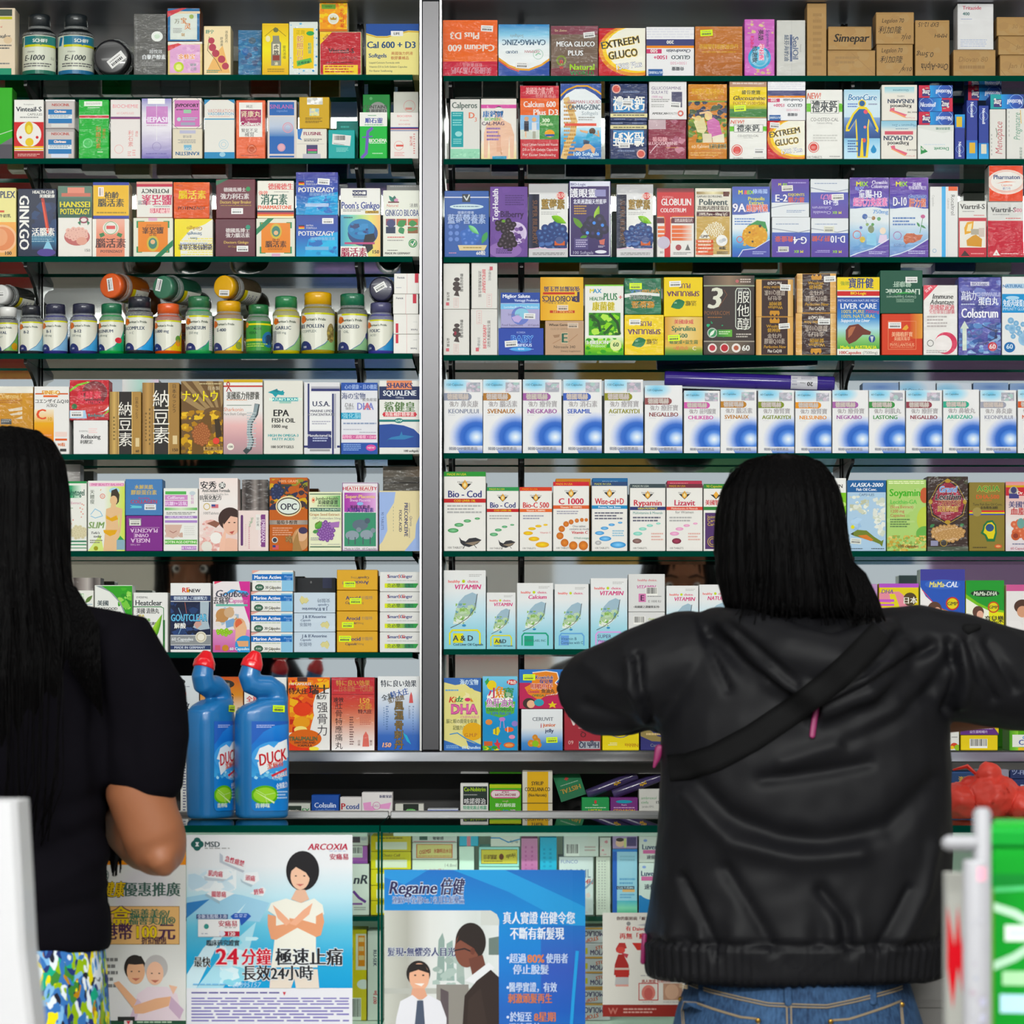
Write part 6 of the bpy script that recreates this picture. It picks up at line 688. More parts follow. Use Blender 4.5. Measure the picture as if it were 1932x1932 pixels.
def HW(top, tt, flame, nm, nc, bar, bt, btc, pills, extra, ff=''):
    s = 'c e4e2de; r 0 0 100 %s %s; tl 7 %s 2.8 %s MADE IN USA; p 2a2a2c 34 15 66 15 50 23; p e0a850 50 10 57 15 56 19 50 22 44 19 43 15; p e8d8a0 50 13 54 17 50 20 46 17; t 50 13 2.6/36 5a5a58 Health Wise; tb 50 28 8.6/82 %s %s; r 0 34 100 39 %s; tb 50 36.5 2.8/84 %s %s' % (6, top, 3.2, tt, nc, nm, bar, btc, bt)
    if pills:
        c1, c2 = pills
        for x, y, r in ((22,74,13),(36,67,11),(56,62,9),(80,59,6.5)): s += '; e %g %g %g %g %s %s' % (x, y, r, r*.42, c2, c1)
    return s+'; tl 8 95.5 2.6 555 100 TABLETS; '+extra
FISH = '; p 2a2a30 36 82 42 86 52 88 60 84 76 83 90 86 80 91 60 95 46 93 40 90; p 8a7a68 50 90 88 87 70 93; a 1.5 3a3a40 50 93 46 97; a 1.5 3a3a40 72 92 78 96'
row(G('sixth'), 1040, [
 (837,917,890,0,'tallest white carton with green pills and a fish, by the post',HW('2a8a34','d8d030',0,'Bio - Cod','2a3074','b82a2c','COD LIVER OIL','d8c040',('3a8a4a','8ac89a'),'m 8 42 90 54 3 aaa'+FISH)),
 (918,979,919,0,'shorter white carton with green pills and a fish',HW('2a8a4a','d8d030',0,'Bio - Cod','2a3074','b82a2c','COD LIVER OIL','d8c040',('3a8a5a','8ac89a'),'m 8 44 80 52 2 aaa'+FISH)),
 (980,1042,919,0,'white carton with a red top and yellow pills',HW('c8402a','e0a040',0,'Bio-C 500','c03a3c','d8683a','Vitamin C 500MG','e8d8c8',0,'m 10 44 74 52 2 99a; e 80 59 7 3 e0c848 d8a828; e 58 61 10 4 e4cc40 d8a828; e 38 65 12 4.6 e4cc3a d8a428; e 26 72 15 6 e8d034 d8a028; e 44 81 17 7 e8d030 d8a028; e 70 90 21 9 ecd42a d89c28; t 80 71 3 c86a6a Vitamin C')),
 (1043,1112,909,0,'white carton with orange balls in a curve and a red top',HW('c02c34','e0b848',0,'C 1000','c0304a','d0603a','Vitamin C 1000MG','e8d0c0',0,'m 10 42 70 48 2 99a; e 92 55 5 5 c8743a; e 80 55 5.5 5.5 d08044 b8642c; e 66 56 6 6 d08044 b8642c; e 50 58 7 7 d08044 b8642c; e 36 61 8 8 d4843f b8642c; e 24 68 9 9 d4843f b8642c; e 19 78 10 10 d88840 b8642c; e 32 88 11 11 d88840 b8642c; e 56 92 12 12 dc8a3f b8642c; e 84 92 13 13 dc8a3f b8642c; t 72 64 3 556 One tablet; t 72 68 3 556 contains as much; tb 74 73 4 c04a50 Vitamin C; t 78 81 3 3a8a7a 10 fresh oranges')),
 (1116,1184,909,0,'white carton with blue pills and a navy top',HW('23406e','c8c84a',0,'Wise-cal+D','c0303c','2a84b8','Protect Your Bones','d8ecf4',('3a88c4','8ac4ec'),'m 8 44 88 56 3 667; e 38 82 17 7 8ac8f0 3a8ac8; e 74 91 22 9 8accf4 2f84c4; e 18 88 9 6 d8d8d8 98989c; m 58 70 92 80 3 8ab8d0')),
 (1188,1256,913,0,'white carton with mint pills and a slate top',HW('324248','c8d0c8',0,'Rypamin','c0404c','24306c','HIGH POTENCY','d8cc50',('7ac4b4','b0e0d4'),'t 50 43 4/84 3a8a84 Multivitamins & Minerals; m 8 49 86 58 2 667; e 20 85 13 7 9a7a74 6a4a48; m 60 73 94 86 3 d8b0a8')),
 (1257,1326,913,0,'white carton with pink pills and a maroon top',HW('6a2434','d0a830',0,'Lizavit','b83a54','cc4a3c','Multivitamins & Minerals','e0c0b0',('d890b8','e8b8d4'),'t 50 42 4 666 for Women; m 8 49 70 58 2 aaa; e 28 85 13 8 a03a58 6a1f34; m 60 73 94 86 3 d8b0a8')),
 (1327,1399,913,0,'white, green and purple carton half behind the customer’s hair','c e4e2de; r 0 0 100 7 2a7a34; tl 7 3.5 3.4 d8d030 90 Capsules; p 2a2a2c 18 16 48 16 33 23; p e0a850 33 11 40 16 33 22 26 16; tb 30 28 6/52 c03a44 美國智健; r 0 34 100 39 2a7a34; r 4 43 100 97 4a2a64; tl 10 49 4.5 d0b850 Joint; tl 10 54.5 4.5 d0b850 Cartilage; tl 10 60 4.5 d0b850 Care; e 76 64 18 28 8aa8c8; o 24 86 14 2 b09a50; o 24 86 9 2 b09a50'),
 (1048,1115,903,0,'orange carton peeping above the orange-ball carton','c c8842e; t 50 5 2.4 6a4a1a LIZ28N02 D05',{'y':0.064}),
 (1117,1185,902,0,'blue carton peeping above the blue-pill carton','c 2a6aa0; t 50 5 2.4 a8c8e0 REVOLVE D03',{'y':0.064}),
 (1258,1325,907,0,'crimson carton peeping above the pink-pill carton','c b83a54; m 8 3 60 5 1 d88a98',{'y':0.064}),
 (1533,1597,902,0,'white carton with a lime-green block, beside the customer’s hair','c e4e4e2; r 0 20 100 50 7ab82c; tb 60 11 5/60 3a3a3a MEGA IN; e 88 36 12 8 b8d87a; r 0 55 96 57 c8d8c0; m 40 64 90 90 4 c0c8c0'),
 (1598,1672,906,0,'blue-topped map carton with a leaping trout','c a8c4dc; r 0 0 100 17 1f5a94; tbi 50 6.5 5.5/84 dfe8f0 ALASKA-2000; tb 50 13 4/54 dfe8f0 Fish Oil Conc.; t 50 20.5 3.4/40 3a4a6a CAPSULES; z 6 22 56 48 34 7 3 d8dcd0 c8ccb8 e0e4d8 b8bca0; z 66 24 98 80 40 9 5 d8dcd4 c8d0c0 e0e4dc; z 6 52 60 74 8 9 7 98b8d8 b0cce4; e 14 66 5 5 d8d040; p 6a7a2a 8 76 26 70 50 71 70 80 88 86 94 84 90 94 84 90 66 86 40 82 20 79; p c8783a 26 78 50 77 68 84 62 86 40 82; p 3a4420 8 76 16 73 16 78; s 22 86 28 4 d8dcd4; m 8 96 40 98 1 345; m 62 96 96 98 1 345'),
 (1673,1748,905,0,'pale green carton with a green heading and fruit','c a8c878; z 0 10 100 60 20 12 3 b0cc84 a0c070 bcd490; m 4 2 96 7 2 e4ecc0; e 96 22 12 20 b85a3a; tb 46 18 10/80 4aa834 Soyamin; tb 42 31 6/68 6ab858 Lecithin-GA; tl 8 38 4 b83a4a (Soya Extract); tl 8 44 4 b83a4a 1200 mg; tl 8 50 4 b83a4a Capsules; e 100 56 24 34 b8c85a; e 96 76 22 20 6aa850; m 8 55 58 68 4 5a7a4a; z 0 78 100 100 90 6 5 c8b060 d8c880 b89a48 a8a850 8aa858; tb 54 93 4 6a4a2a 100 capsules'),
 (1749,1827,899,0,'dark brown carton with an ornate wine panel and soybeans','wrap; c 35241f; z 0 0 100 12 16 8 4 3a3a24 35241f; p 8a2438 30 14 50 5 70 14 92 34 84 50 50 62 16 50 8 34; z 20 18 80 50 20 12 3 a02c48 8a2238 b03a58; a 1.2 b8984a 26 12 50 3 74 12 95 34 88 52 50 64 12 52 5 34 26 12; e 50 6 7 5 a8883a; e 8 34 5 6 a8883a; e 92 34 5 6 a8883a; e 50 61 7 5 a8883a; tbi 50 17 8/44 5a8ac8:d8d8e0 Grand; tbi 50 27 9/64 1a1418:b8a8a8 Lecithin; tbi 52 36 8/58 8a3a48:d8b878 1200MG; tb 50 44 6/52 c8a868 高效卵磷脂; m 34 48 66 52 2 c89aa0; k 50 76 40 20 70 5 b08858 d8b888 2; f 6 68 18 64 8 3a7a4a; f 80 66 90 64 8 3a7a4a; r 8 86 26 93 8a8aa8; e 40 89 9 9 3a3430; o 40 89 9 1.5 a8883a; r 0 94 100 100 4a5444'),
 (1828,1896,910,0,'olive carton with a green-outlined head and rainbow line','c 857434; tb 54 9 8/66 4a8a3a:c8b860 AQUA; tb 52 21 6/80 c8603a DHA-500; t 50 26 3 c86a40 capsules; t 52 32 3.5/84 3a3420 Tuna Fish Eye Oil Conc.; tb 56 37 3 3a3420 金魚眼魚油精; r 0 41 100 43.4 c83a3a; r 0 43.4 100 45.6 d8c838; r 0 45.6 100 47.6 3a4a9a; e 22 43 13 13 9a8a50; p 1f6a3a 40 62 50 56 66 55 76 62 78 74 72 86 50 86 44 78 32 74 38 68; p d8c83a 44 64 52 59 64 58 72 63 73 73 68 82 54 82 48 76 40 73 43 68; e 58 66 12 11 2a4a78; m 10 94 50 97 1 4a4020; e 82 93 11 6 c8603a; e 82 93 7 3 e0a070'),
 (1897,1960,909,0,'pink and red carton picturing arteries at the picture edge','c dcb8b4; g 0 0 100 100 d88a8a dcc4c0 e0dcdc d8ccd4; r 0 5 100 8 c8a038; r 0 8 100 20 b8303a; e 24 14 15 15 b0a898; e 24 12 9 10 3a3a68; r 10 17 40 24 3a3a78; tb 64 16 5 e8dcd8 Dr. Smith; tb 40 33 7 4a4a78 美國雪; tb 50 43 8 b84a4a 血脂清; k 50 68 30 30 14 10 c8684a d8a080 3; e 46 60 12 16 6a9a94; e 30 78 14 14 b85a3a; e 30 78 8 8 8a3a2a; m 20 89 90 92 1 7a7a98; t 40 96 3.5 a83a4a 60 Capsules'),
])
def HC(word, rest, big=True, cc='c8407a'):
    return ('c e0e2e2; g 0 0 100 100 e0e0e0 dfe2e4 c0dce8 9accdc 8ac8d4; tb 24 14 3.6/34 d8605a healthy; e 47 14 4 4 b8c83a; tb 70 14 3.6/34 c85a7a choice.; tbi 56 21 6/66 %s %s; m 60 5 90 9 2 b8b8b8; '
    'p 9ab4c4 80 31 68 28 50 32 36 40 30 48 78 47; p a8c0a0 30 48 78 47 66 58 24 60; p dce4dc 24 60 66 58 44 68 22 68; z 28 42 76 56 40 6 3 8ab060 a8c890 6a9aa8 b8d0b0; z 22 58 50 68 16 6 5 7aa85a a8c890 dce4dc; a 1.6 444c4c 80 30 74 48 58 60 36 68 16 73; e 48 70 5 3 3a88b8; ' % (cc, word))+rest
def BOX(c, inner): return 'a 4 %s 14 94 14 80 20 76 80 76 86 80 86 94; ' % c+inner
row(G('seventh'), 1225, [
 (837,917,1076,0,'tallest white to aqua leaf carton with a yellow bracket, by the post',HC('VITAMIN',BOX('d8d43a','r 22 80 46 92 d8d43a; tb 46 86 7 2f4450 A & D; tb 58 94 3/72 2f5468 Cod Liver Oil Capsule'))),
 (918,973,1118,0,'smallest white to aqua leaf carton with a yellow bracket',HC('VITAMIN',BOX('d8d43a','r 24 80 46 92 d8d43a; tb 48 86 7 2f4450 A&D; tb 58 94 2.6/72 2f5468 Cod Liver Oil Capsule'))),
 (975,1044,1100,0,'leaf carton with a green bracket and the word calcium',HC('Calcium',BOX('1f9a7a','r 20 80 46 95 1f9a7a; t 50 87 3.4/60 3a6a6a SIGMA LABS, INC'))),
 (1046,1111,1102,0,'leaf carton with a blue bracket and rainbow heading',HC('',BOX('6aa4d4','r 18 79 42 94 6a9ad4; tl 18 84 4.4 2f5a78 Vitamin B; tl 18 90 4.4/66 2f5a78 Complex with C'))),
 (1114,1184,1091,0,'leaf carton with a pink bracket, taller than its neighbours',HC('VITAMIN',BOX('d0a0dc','r 20 88 38 96 d0a0dc; tl 18 82 5 4a3a78 SUPER; tl 18 88 3.6 4a4a80 Vitamin & Mineral; tl 54 94 3.4 4a4a80 Capsule'))),
 (1185,1255,1155,0,'upright half-height leaf carton with a green bracket, lower of two','c d4d4d4; q 16 12 28 16; tb 66 18 6 a8b870 choice.; tbi 76 38 9 c870a4 MIN; a 5 1f9a7a 24 80 24 56 30 52 72 52 78 56 78 80; r 30 56 46 80 1f9a7a; t 38 62 5 345 Natural; t 54 70 8/46 456 Cal-600; tb 50 92 5/80 555 •美國健之選優質系列•'),
 (1185,1255,1083,1154,'half-height white carton with a pink letter block, upper of two','c d4d4d4; tb 52 16 6/70 c87a80 healthy choice.; tbi 48 34 9 c070a0 VITAMIN; q 50 36 28 16; r 28 52 48 74 c87aa8; tb 38 63 15 4a2048 E; m 52 58 90 62 1 888; t 72 72 6 555 E 1000 IU; tb 50 87 5/78 555 •美國健之選優質系列•'),
 (1257,1318,1105,0,'white to sky leaf carton rising behind the raised black sleeve',HC('VITAMIN','r 0 0 1 1 W')),
 (1319,1384,1103,0,'leaf carton mostly hidden by the long straight hair',HC('NATURAL','r 0 0 1 1 W')),
 (1612,1656,1102,0,'plain lilac carton just beside the long straight hair','wrap; c b088b8; z 0 0 100 100 18 14 3 b48cbc a880b0 bc98c4'),
 (1658,1734,1101,0,'yellow and pink carton with a bronze seal and slanting purple characters','c d8c428; r 0 0 100 6 a850b8; p d86a5a 20 12 100 40 100 100 70 100; p d88a9a 0 14 50 12 70 22 86 40 100 60 100 100 50 100 56 60 40 30 0 28; p d8cc2c 26 16 40 16 60 50 52 60 34 40; r 0 24 38 28 b85ac0; r 0 31 38 34 b85ac0; r 0 37 44 40 b85ac0; r 0 43 40 46 b85ac0; tbi 20 12 6 7a5a8a DHA; e 78 24 17 17 4a3a1c; tb 78 26 8 e0dcd0 日本; tb 52 54 14/80/-14 e8e0e8:8a3aa0 孕安健; e 82 74 14 14 4a2038; e 82 76 9 10 d8d478; z 4 70 60 98 12 12 4 d8c828 b8c83a'),
 (1736,1821,1074,0,'tall blue and white carton with a woman in a turquoise shirt','c c8dcec; p 3a3a90 0 0 100 0 100 16 0 16; p 2a52ac 0 14 100 14 100 56 70 54 36 46 12 34 0 22; p e8e4e4 0 22 12 34 36 46 58 52 58 56 0 56; a 1.5 c83a3a 4 26 36 46 70 55 100 58; a 1 d8c838 30 45 70 56 100 60; o 50 18 0.1 0.1 W; e 50 19 40 11 3a62b8; o 50 19 0.1 0.1 W; tbi 36 19 7/34 d8d078 MaMa; tbi 68 19 7/32 dfe6f4 -CAL; e 72 43 15 15 b8342c; e 72 43 12 12 d8c82c; tb 72 43 4.5 4a4a20 GMP; g 40 58 100 100 b8d8ec 7ab8e0 4a98d4; e 32 50 16 17 5a3a2a; e 38 54 9 12 d8a890; p 5a3a2a 40 62 50 70 50 78 42 72; p 2a8ab0 0 100 4 78 20 68 44 72 52 84 56 100; tb 76 66 7 3a4a6a 育兒樂; m 56 73 94 81 2 c86a70; e 90 99 10 8 c850a8'),
 (1822,1895,1095,0,'green and yellow carton with the same woman, smaller','c dcd848; p 2a9034 0 0 100 0 100 44 60 40 30 32 0 20; p e8e8d8 0 24 30 36 60 44 60 60 0 60; p 7ab83a 0 20 30 32 60 40 100 44 100 47 60 44 28 36 0 26; e 50 19 38 9 1f3a24; tbi 50 19 6/62 d0d8c8 MaMa-DHA; e 72 39 15 15 b83a2c; e 72 39 12 12 d8c82c; tb 72 39 4.5 4a4a20 GMP; e 32 46 15 16 5a3a2e; e 37 50 9 11 d8a894; p 5a3a2e 38 58 48 66 50 74 40 68; p 6aa8cc 2 100 6 74 20 66 42 68 52 82 56 100; tb 74 57 8 3a3a20 育兒樂; m 62 66 90 74 2 b86a4a; tb 76 91 10 b8bc28 DHA'),
 (1898,1960,1103,0,'pink-topped carton with a mother and child at the picture edge','c e0dcdc; r 0 0 100 10 c05a8c; e 50 34 26 22 4a3024; e 50 42 17 18 c8967a; e 70 52 16 18 d8a88c; p e4e0e0 0 80 10 56 40 56 60 70 60 80; tb 46 80 8 6a6ab8 PRENATAL; r 0 96 100 100 b85a88'),
])
row('cartons on the steel ledge, right bay', LEDGE, [
 (837,908,1279,0,'yellow and blue carton with lively pink and multicoloured lettering','c dcd490; p 3a64a8 0 0 100 0 100 20 76 16 56 8 30 10 0 6; tb 68 6 6/50 c8dcec 海の宝物; m 4 16 40 20 1 6aa0c8; z 10 14 90 90 14 14 5 e0d8a0 dcd48a e4dca8; tbi 22 30 8 c84a3a Ki; tbi 40 29 8 3a8a4a dz; e 64 30 8 5 c83a6a; p c8843a 72 27 80 33 72 33; tb 54 43 13/72 d868a0:8a3a78 DHA; t 70 54 3.5 d07aa0 CHEWABLE; tb 48 60 4.6/84 8a8a5a 脳と眼の開発を促進; tb 60 69 4.6/72 8a8a5a 記憶力を改善する; e 78 74 28 24 dca83c; tb 72 79 5 b87a3a G.M.P; p 3a6ab0 0 86 24 90 50 96 76 100 0 100; p 3a6ab0 60 86 80 90 100 92 100 100 70 100; a 2.5 3a8ac8 16 78 36 76 60 84 96 92; tb 74 96 4 c8dcec 60 Dandies; m 6 93 40 98 3 8ab0d8'),
 (910,977,1276,0,'sea-blue children’s carton crowded with fish and starfish','c 3a94c8; g 0 0 100 100 7ac0dc 3a98cc 2a88c0 2f8abc; e 26 12 14 14 e0c840; f 6 8 20 6 8 3a9a4a; f 10 12 16 2 8 3a9a4a; e 84 8 15 8 c02c34; tb 84 8 4.5 e8d8d0 P&B; e 50 28 38 18 e8e8dc; tb 32 23 11 b83a5a 小; tb 52 22 12 d8903a 魚; tb 74 23 11 3a8a4a 寶; p 5aa848 6 34 94 34 90 50 50 56 10 50; tb 50 36 9/80 a85aa0:fff 魚肝油丸; tb 50 45 4/76 3a6a4a Children OMEGA 3; tb 50 50 4/62 3a6ab0 + EPA Fish Oil; e 18 62 10 8 d88a4a; e 56 58 9 6 b878c0; a 1.5 c89ad0 52 60 50 70; a 1.5 c89ad0 60 60 62 70; e 92 64 9 8 8a7ac0; p dcc83a 30 72 46 68 50 74 44 80 30 78; a 2 3a3a3a 38 70 38 78; e 76 72 13 7 d8663a; a 2 W 72 68 72 76; e 84 82 9 6 d890b0; p c8404a 42 84 46 90 54 90 48 94 50 99 42 96 36 99 37 93 32 90 38 90; e 76 93 16 8 c8603a; e 76 93 12 5 e09a5a; r 4 88 28 94 c0603a; z 0 94 60 100 12 8 4 5aa838 3a8a30 d0c83a'),
 (983,1062,1338,0,'white and blue carton with grey lettering and a lime sticker','c dfe2e6; g 0 46 100 100 dfe2e6 a8c0dc 4a84c0 2f6cb0; tb 52 24 9/74 7a8088 CERUVIT; tb 68 38 9/46 c8683a junior; tb 48 38 9 b83a5a j; tb 68 52 9/42 2f3a60 jelly; k 32 78 18 12 4 8 c8843a d8a860 2; e 34 84 8 8 8aba3a; s 74 75 27 -2 Y'),
 (979,1065,1263,1336,'red, blue and orange carton with a cut-off yellow sticker, topmost','c b02c54 a02848; r 0 0 100 34 2f6cb4; p d8823a 30 8 60 4 84 8 88 24 80 34 92 46 84 62 60 66 44 78 20 62 12 46 28 36; a 2 e8e0d8 30 8 60 4 84 8 88 24 80 34 92 46 84 62 60 66; tb 56 20 9/40 3a3a78:e8d0b8 Kowielok; tb 60 31 8/30 2f4a90 保兒樂; tb 50 43 11/50 b83a30:f0e0d0 咀嚼魚仔; tb 32 56 7/26 b83a5a Chewable; tb 64 55 8/30 4a3a30 魚油丸; tbi 44 66 6/36 3a7a3a OMEGA-3; tbi 70 64 6/30 b85a3a Fish Oil; e 22 86 14 12 3a2824; e 26 88 9 9 e0b090; e 44 84 11 8 3a94a8; p d8c02c 74 80 77 87 84 87 79 91 81 98 74 94 67 98 69 91 64 87 71 87; s 22 20 27 0 Y'),
 (1064,1134,1294,0,'maroon carton with upside-down white letters under the raised elbow','X; c 982c38 8a2430; r 0 78 100 100 3a84b8; r 2 2 60 14 9aa0a8; tb 32 8 9/56 2a2a4a High IQ; t 82 12 6 d8b0b0 60; tb 48 24 8 5a1a24 Q; tb 44 34 4 c08a90 Children; tb 50 46 15/70 d8c8c8 DHA; s 68 22 34 0; r 0 62 100 63 7a1a28'),
 (1136,1206,1300,0,'yellow carton with upside-down red lettering on a white cloud','X; c dcc81c; e 52 44 40 26 e8e6dc; o 52 44 40 2 3a4a94; tb 52 36 11 b83040 Child; tb 52 50 13 3a3a8a Smart; m 30 26 70 29 1 c8a0a0; tb 20 8 6 b88a2a Nibbia; m 60 8 84 14 2 e8e0b0; s 66 11 40 0'),
 (1208,1262,1320,0,'navy-purple carton with a gold band, low beside the black jacket','c 2c2c6a; p 8a7a4a 0 62 30 58 60 72 100 78 100 84 40 82 0 72; m 20 66 90 74 1 c8b080; t 50 90 6 888 Caps'),
 (1064,1132,1262,1293,'bright blue carton almost hidden by the raised elbow','c 2f74b4; g 0 40 100 100 2f74b4 2a5a9a'),
 (1774,1810,1330,0,'white carton with fruit at its foot beside the black jacket','c dcdcd8; e 74 90 20 16 c84a34; e 92 94 18 16 8ab03a; e 62 94 12 10 d8b83a; m 60 70 92 74 1 888'),
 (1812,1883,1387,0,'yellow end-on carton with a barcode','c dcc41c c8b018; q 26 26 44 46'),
 (1811,1885,1336,1386,'purple and yellow carton with white capitals over the barcode end','c dcc41c; p 5a2a78 0 0 100 0 60 20 100 96 100 100 0 100; r 8 36 80 64 2f8ac0; tb 46 50 24/64 e0ecf0 PROBIOTICS; p b83a5a 12 36 60 22 64 36; e 86 30 9 9 b8386a; e 84 60 8 8 c8503a; tb 60 71 9/56 c84a5a Chewable Tabs; m 14 76 84 82 1 c0b0d0; tb 48 89 8/56 b8a8c8 益生菌咀嚼片'),
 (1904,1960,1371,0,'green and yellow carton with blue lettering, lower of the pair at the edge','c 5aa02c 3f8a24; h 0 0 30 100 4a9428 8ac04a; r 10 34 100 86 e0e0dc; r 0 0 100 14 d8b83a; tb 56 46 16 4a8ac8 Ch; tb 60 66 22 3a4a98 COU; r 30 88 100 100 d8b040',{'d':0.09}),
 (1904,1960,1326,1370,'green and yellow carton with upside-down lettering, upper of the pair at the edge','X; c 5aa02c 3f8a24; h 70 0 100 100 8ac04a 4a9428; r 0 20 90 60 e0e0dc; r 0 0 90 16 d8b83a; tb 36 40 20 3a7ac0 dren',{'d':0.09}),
])
# ---------------- cartons in the dark niche under the ledge (they stand on its floor, behind the steel bar) ----------------
row('cartons in the dark niche', 0, [
 (541,586,1516,0,'flat white carton with green letters beside the blue bottle','c c8ccc4; r 0 14 62 70 2a3830; tb 30 42 18 c8c8c0 tussin; tb 80 42 26 2a8a4a EX; m 6 80 90 90 1 888',{'y':0.0}),
 (587,640,1500,0,'royal blue carton with white lettering in the dark niche','c 1f4a9a; tb 50 40 20/80 c8d4ec Colsulin; t 50 58 10/70 7a98cc Cough Mixture',{'y':0.0}),
 (641,683,1504,0,'white carton with red and blue letters in the dark niche','c d4d0d0; tb 14 40 27 b02c34 P; tb 58 40 24/62 2f4a8a cosd; r 4 60 90 62 aaa',{'y':0.005}),
 (682,741,1495,0,'white carton with a pink ribbon mark in the dark niche','c d8d4d4; tb 78 15 8 2a2a5a 新歐家庭; p d898c4 4 38 30 34 30 50 96 36 90 60 60 58 34 66 8 64; e 48 48 13 13 d8d0d4; o 48 48 13 1.5 c06aa0; t 48 48 9 b86aa0 IALI; tb 50 86 10/74 c8b828:3a6a3a 會員專用裝',{'y':0.0}),
 (745,800,1517,0,'low black and white carton with a green arc in the dark niche','c c8c8c0; r 28 0 82 100 1c241f; e 55 60 24 18 3a9a3a; e 55 70 18 12 1c241f; t 55 36 10 c8e0c0 Careplus',{'y':0.0}),
 (806,865,1526,0,'flat pale carton with a blue line in the dark niche','c c0c4cc; r 0 10 100 20 5a6ab0',{'y':0.0}),
 (868,922,1478,0,'white carton with a black panel and lime heading','c d0d0cc; r 10 8 96 42 22302a; tb 52 16 11/78 98b81e Co-Nobitrim; m 12 30 60 34 1 aaa; r 10 40 96 58 1c1c1e; tb 52 49 12/78 c8c8c8 咳諾得治; tb 52 66 8/84 4a9a74 特效化痰止咳露; m 8 76 90 82 1 555',{'y':0.0}),
 (923,984,1480,0,'bright green carton with a pink-ringed upside-down heading','c 4a9c2c; r 0 0 100 10 a8b81e; e 16 27 13 13 b83a70; e 84 27 13 13 b83a70; r 16 15 84 39 b83a70; e 16 27 11 11 d8c8cc; e 84 27 11 11 d8c8cc; r 16 18 84 36 d8c8cc; tbu 50 29 7/78 8a3a48 BRONCHOM; tbu 50 21 5 8a3a48 SYRUP; t 50 46 5 c8a898 cough; tb 50 58 8/70 c8dcc0 複方鎮咳露; tb 28 78 12 c86a3a 迪; tb 50 78 12 3a84c0 如; tb 74 78 12 c8a0c0 沿',{'y':0.0}),
 (985,1043,1456,0,'tall white carton with a yellow panel and black lettering','c c8c4b8; r 16 0 86 100 d0a51e; tb 50 24 8/40 3a3018 SYRUP; tb 50 36 8/84 3a3018 COCILLANA CO; tb 50 48 6/60 3a3018 (Non-Narcotic); r 0 64 100 65.5 3a3018',{'y':0.0}),
 (1097,1150,1505,0,'green carton with a yellow heading under the tilted one','c 2a8a4c; p b83a3a 46 12 54 12 54 26 46 26; tb 50 32 6 c8d8c8 Poon’s; m 12 42 88 50 1 a8d0b0; tb 50 58 14/74 c8b82a HISTAL',{'y':0.0}),
 (1151,1204,1505,0,'purple carton with a yellow heading in the dark niche','c 6a2a70; e 50 18 30 6 2a8aa0; tb 50 32 6 c8b8c8 Poon’s; m 12 42 88 50 1 b890b8; tb 50 58 14/80 c8982a CEOARON',{'y':0.0}),
 (1205,1256,1489,0,'plain white carton with small green lettering by the black jacket','c c0bfba; tl 8 28 9/66 4a8a5a ambroxol; tl 8 42 9/46 4a8a5a cinfa; tb 70 42 9 444 15; t 34 56 6 666 jarabe EFG',{'y':0.0}),
 (1792,1842,1490,0,'dark blue box with white katakana behind the red bag','c 1f2f60; tb 66 40 22/60 c0c8dc ツ-FP; m 10 70 90 80 1 5a6aa0',{'y':0.0}),
 (1792,1842,1456,1489,'dark blue box with gold characters behind the red bag','c 1f3a64; tb 60 46 28/56 b8943a 濱資貝; r 0 0 100 8 2a4a7a',{'y':0.0}),
 (1906,1960,1470,0,'dark blue box with white katakana at the picture edge','c 22305e; tb 30 24 22/60 a8b0c8 ツ-FP; m 10 70 90 80 1 5a6aa0',{'y':0.0}),
 (1905,1960,1445,1469,'dark blue box lying on the katakana box at the picture edge','c 1f2c58; tb 30 50 34/50 8a94b4 ツ-FP',{'y':0.0}),
 (340,356,1396,0,'white barcode-edged carton standing behind the front blue bottle','c d0d0cc; m 30 6 70 96 26 5a5a78',{'y':-0.02}),
], ysc=NZ)
# ---------------- bottles ----------------
def plastic(name, col, rough=0.18, trans=0.0): return mat(name, col, rough, spec=0.5, Transmission_Weight=trans, Coat_Weight=0.3)
m_crinkle = mat('clear_shrink_band', 'b8bcbc', 0.12, spec=0.8, Alpha=0.42); bump(m_crinkle, (420, 420, 300), 1.0, 0.004, 1)
BM = {}
def bmat(c, k='plastic'):
    if (c, k) not in BM: BM[(c, k)] = plastic('%s_%s' % (k, c), c, 0.16 if k == 'plastic' else 0.3)
    return BM[(c, k)]
def wrap_art(mb, art, fn, slabs=24):
    """print artwork on a curved sheet: cut every shape in upright slabs first"""
    sw = art.w/slabs
    for pts, cols, L in art.p:
        xs = [p[0] for p in pts]; k0 = max(0, int(min(xs)/sw)); k1 = min(slabs-1, int(max(xs)/sw))
        for k in range(k0, k1+1):
            q, c = pts, cols
            if k0 != k1:
                q, c = clip(q, c, 0, k*sw, False)
                if len(q) > 2: q, c = clip(q, c, 0, (k+1)*sw, True)
            if len(q) > 2: mb.add([fn(x, y, L) for x, y in q], [tuple(range(len(q)))], 0, list(c))
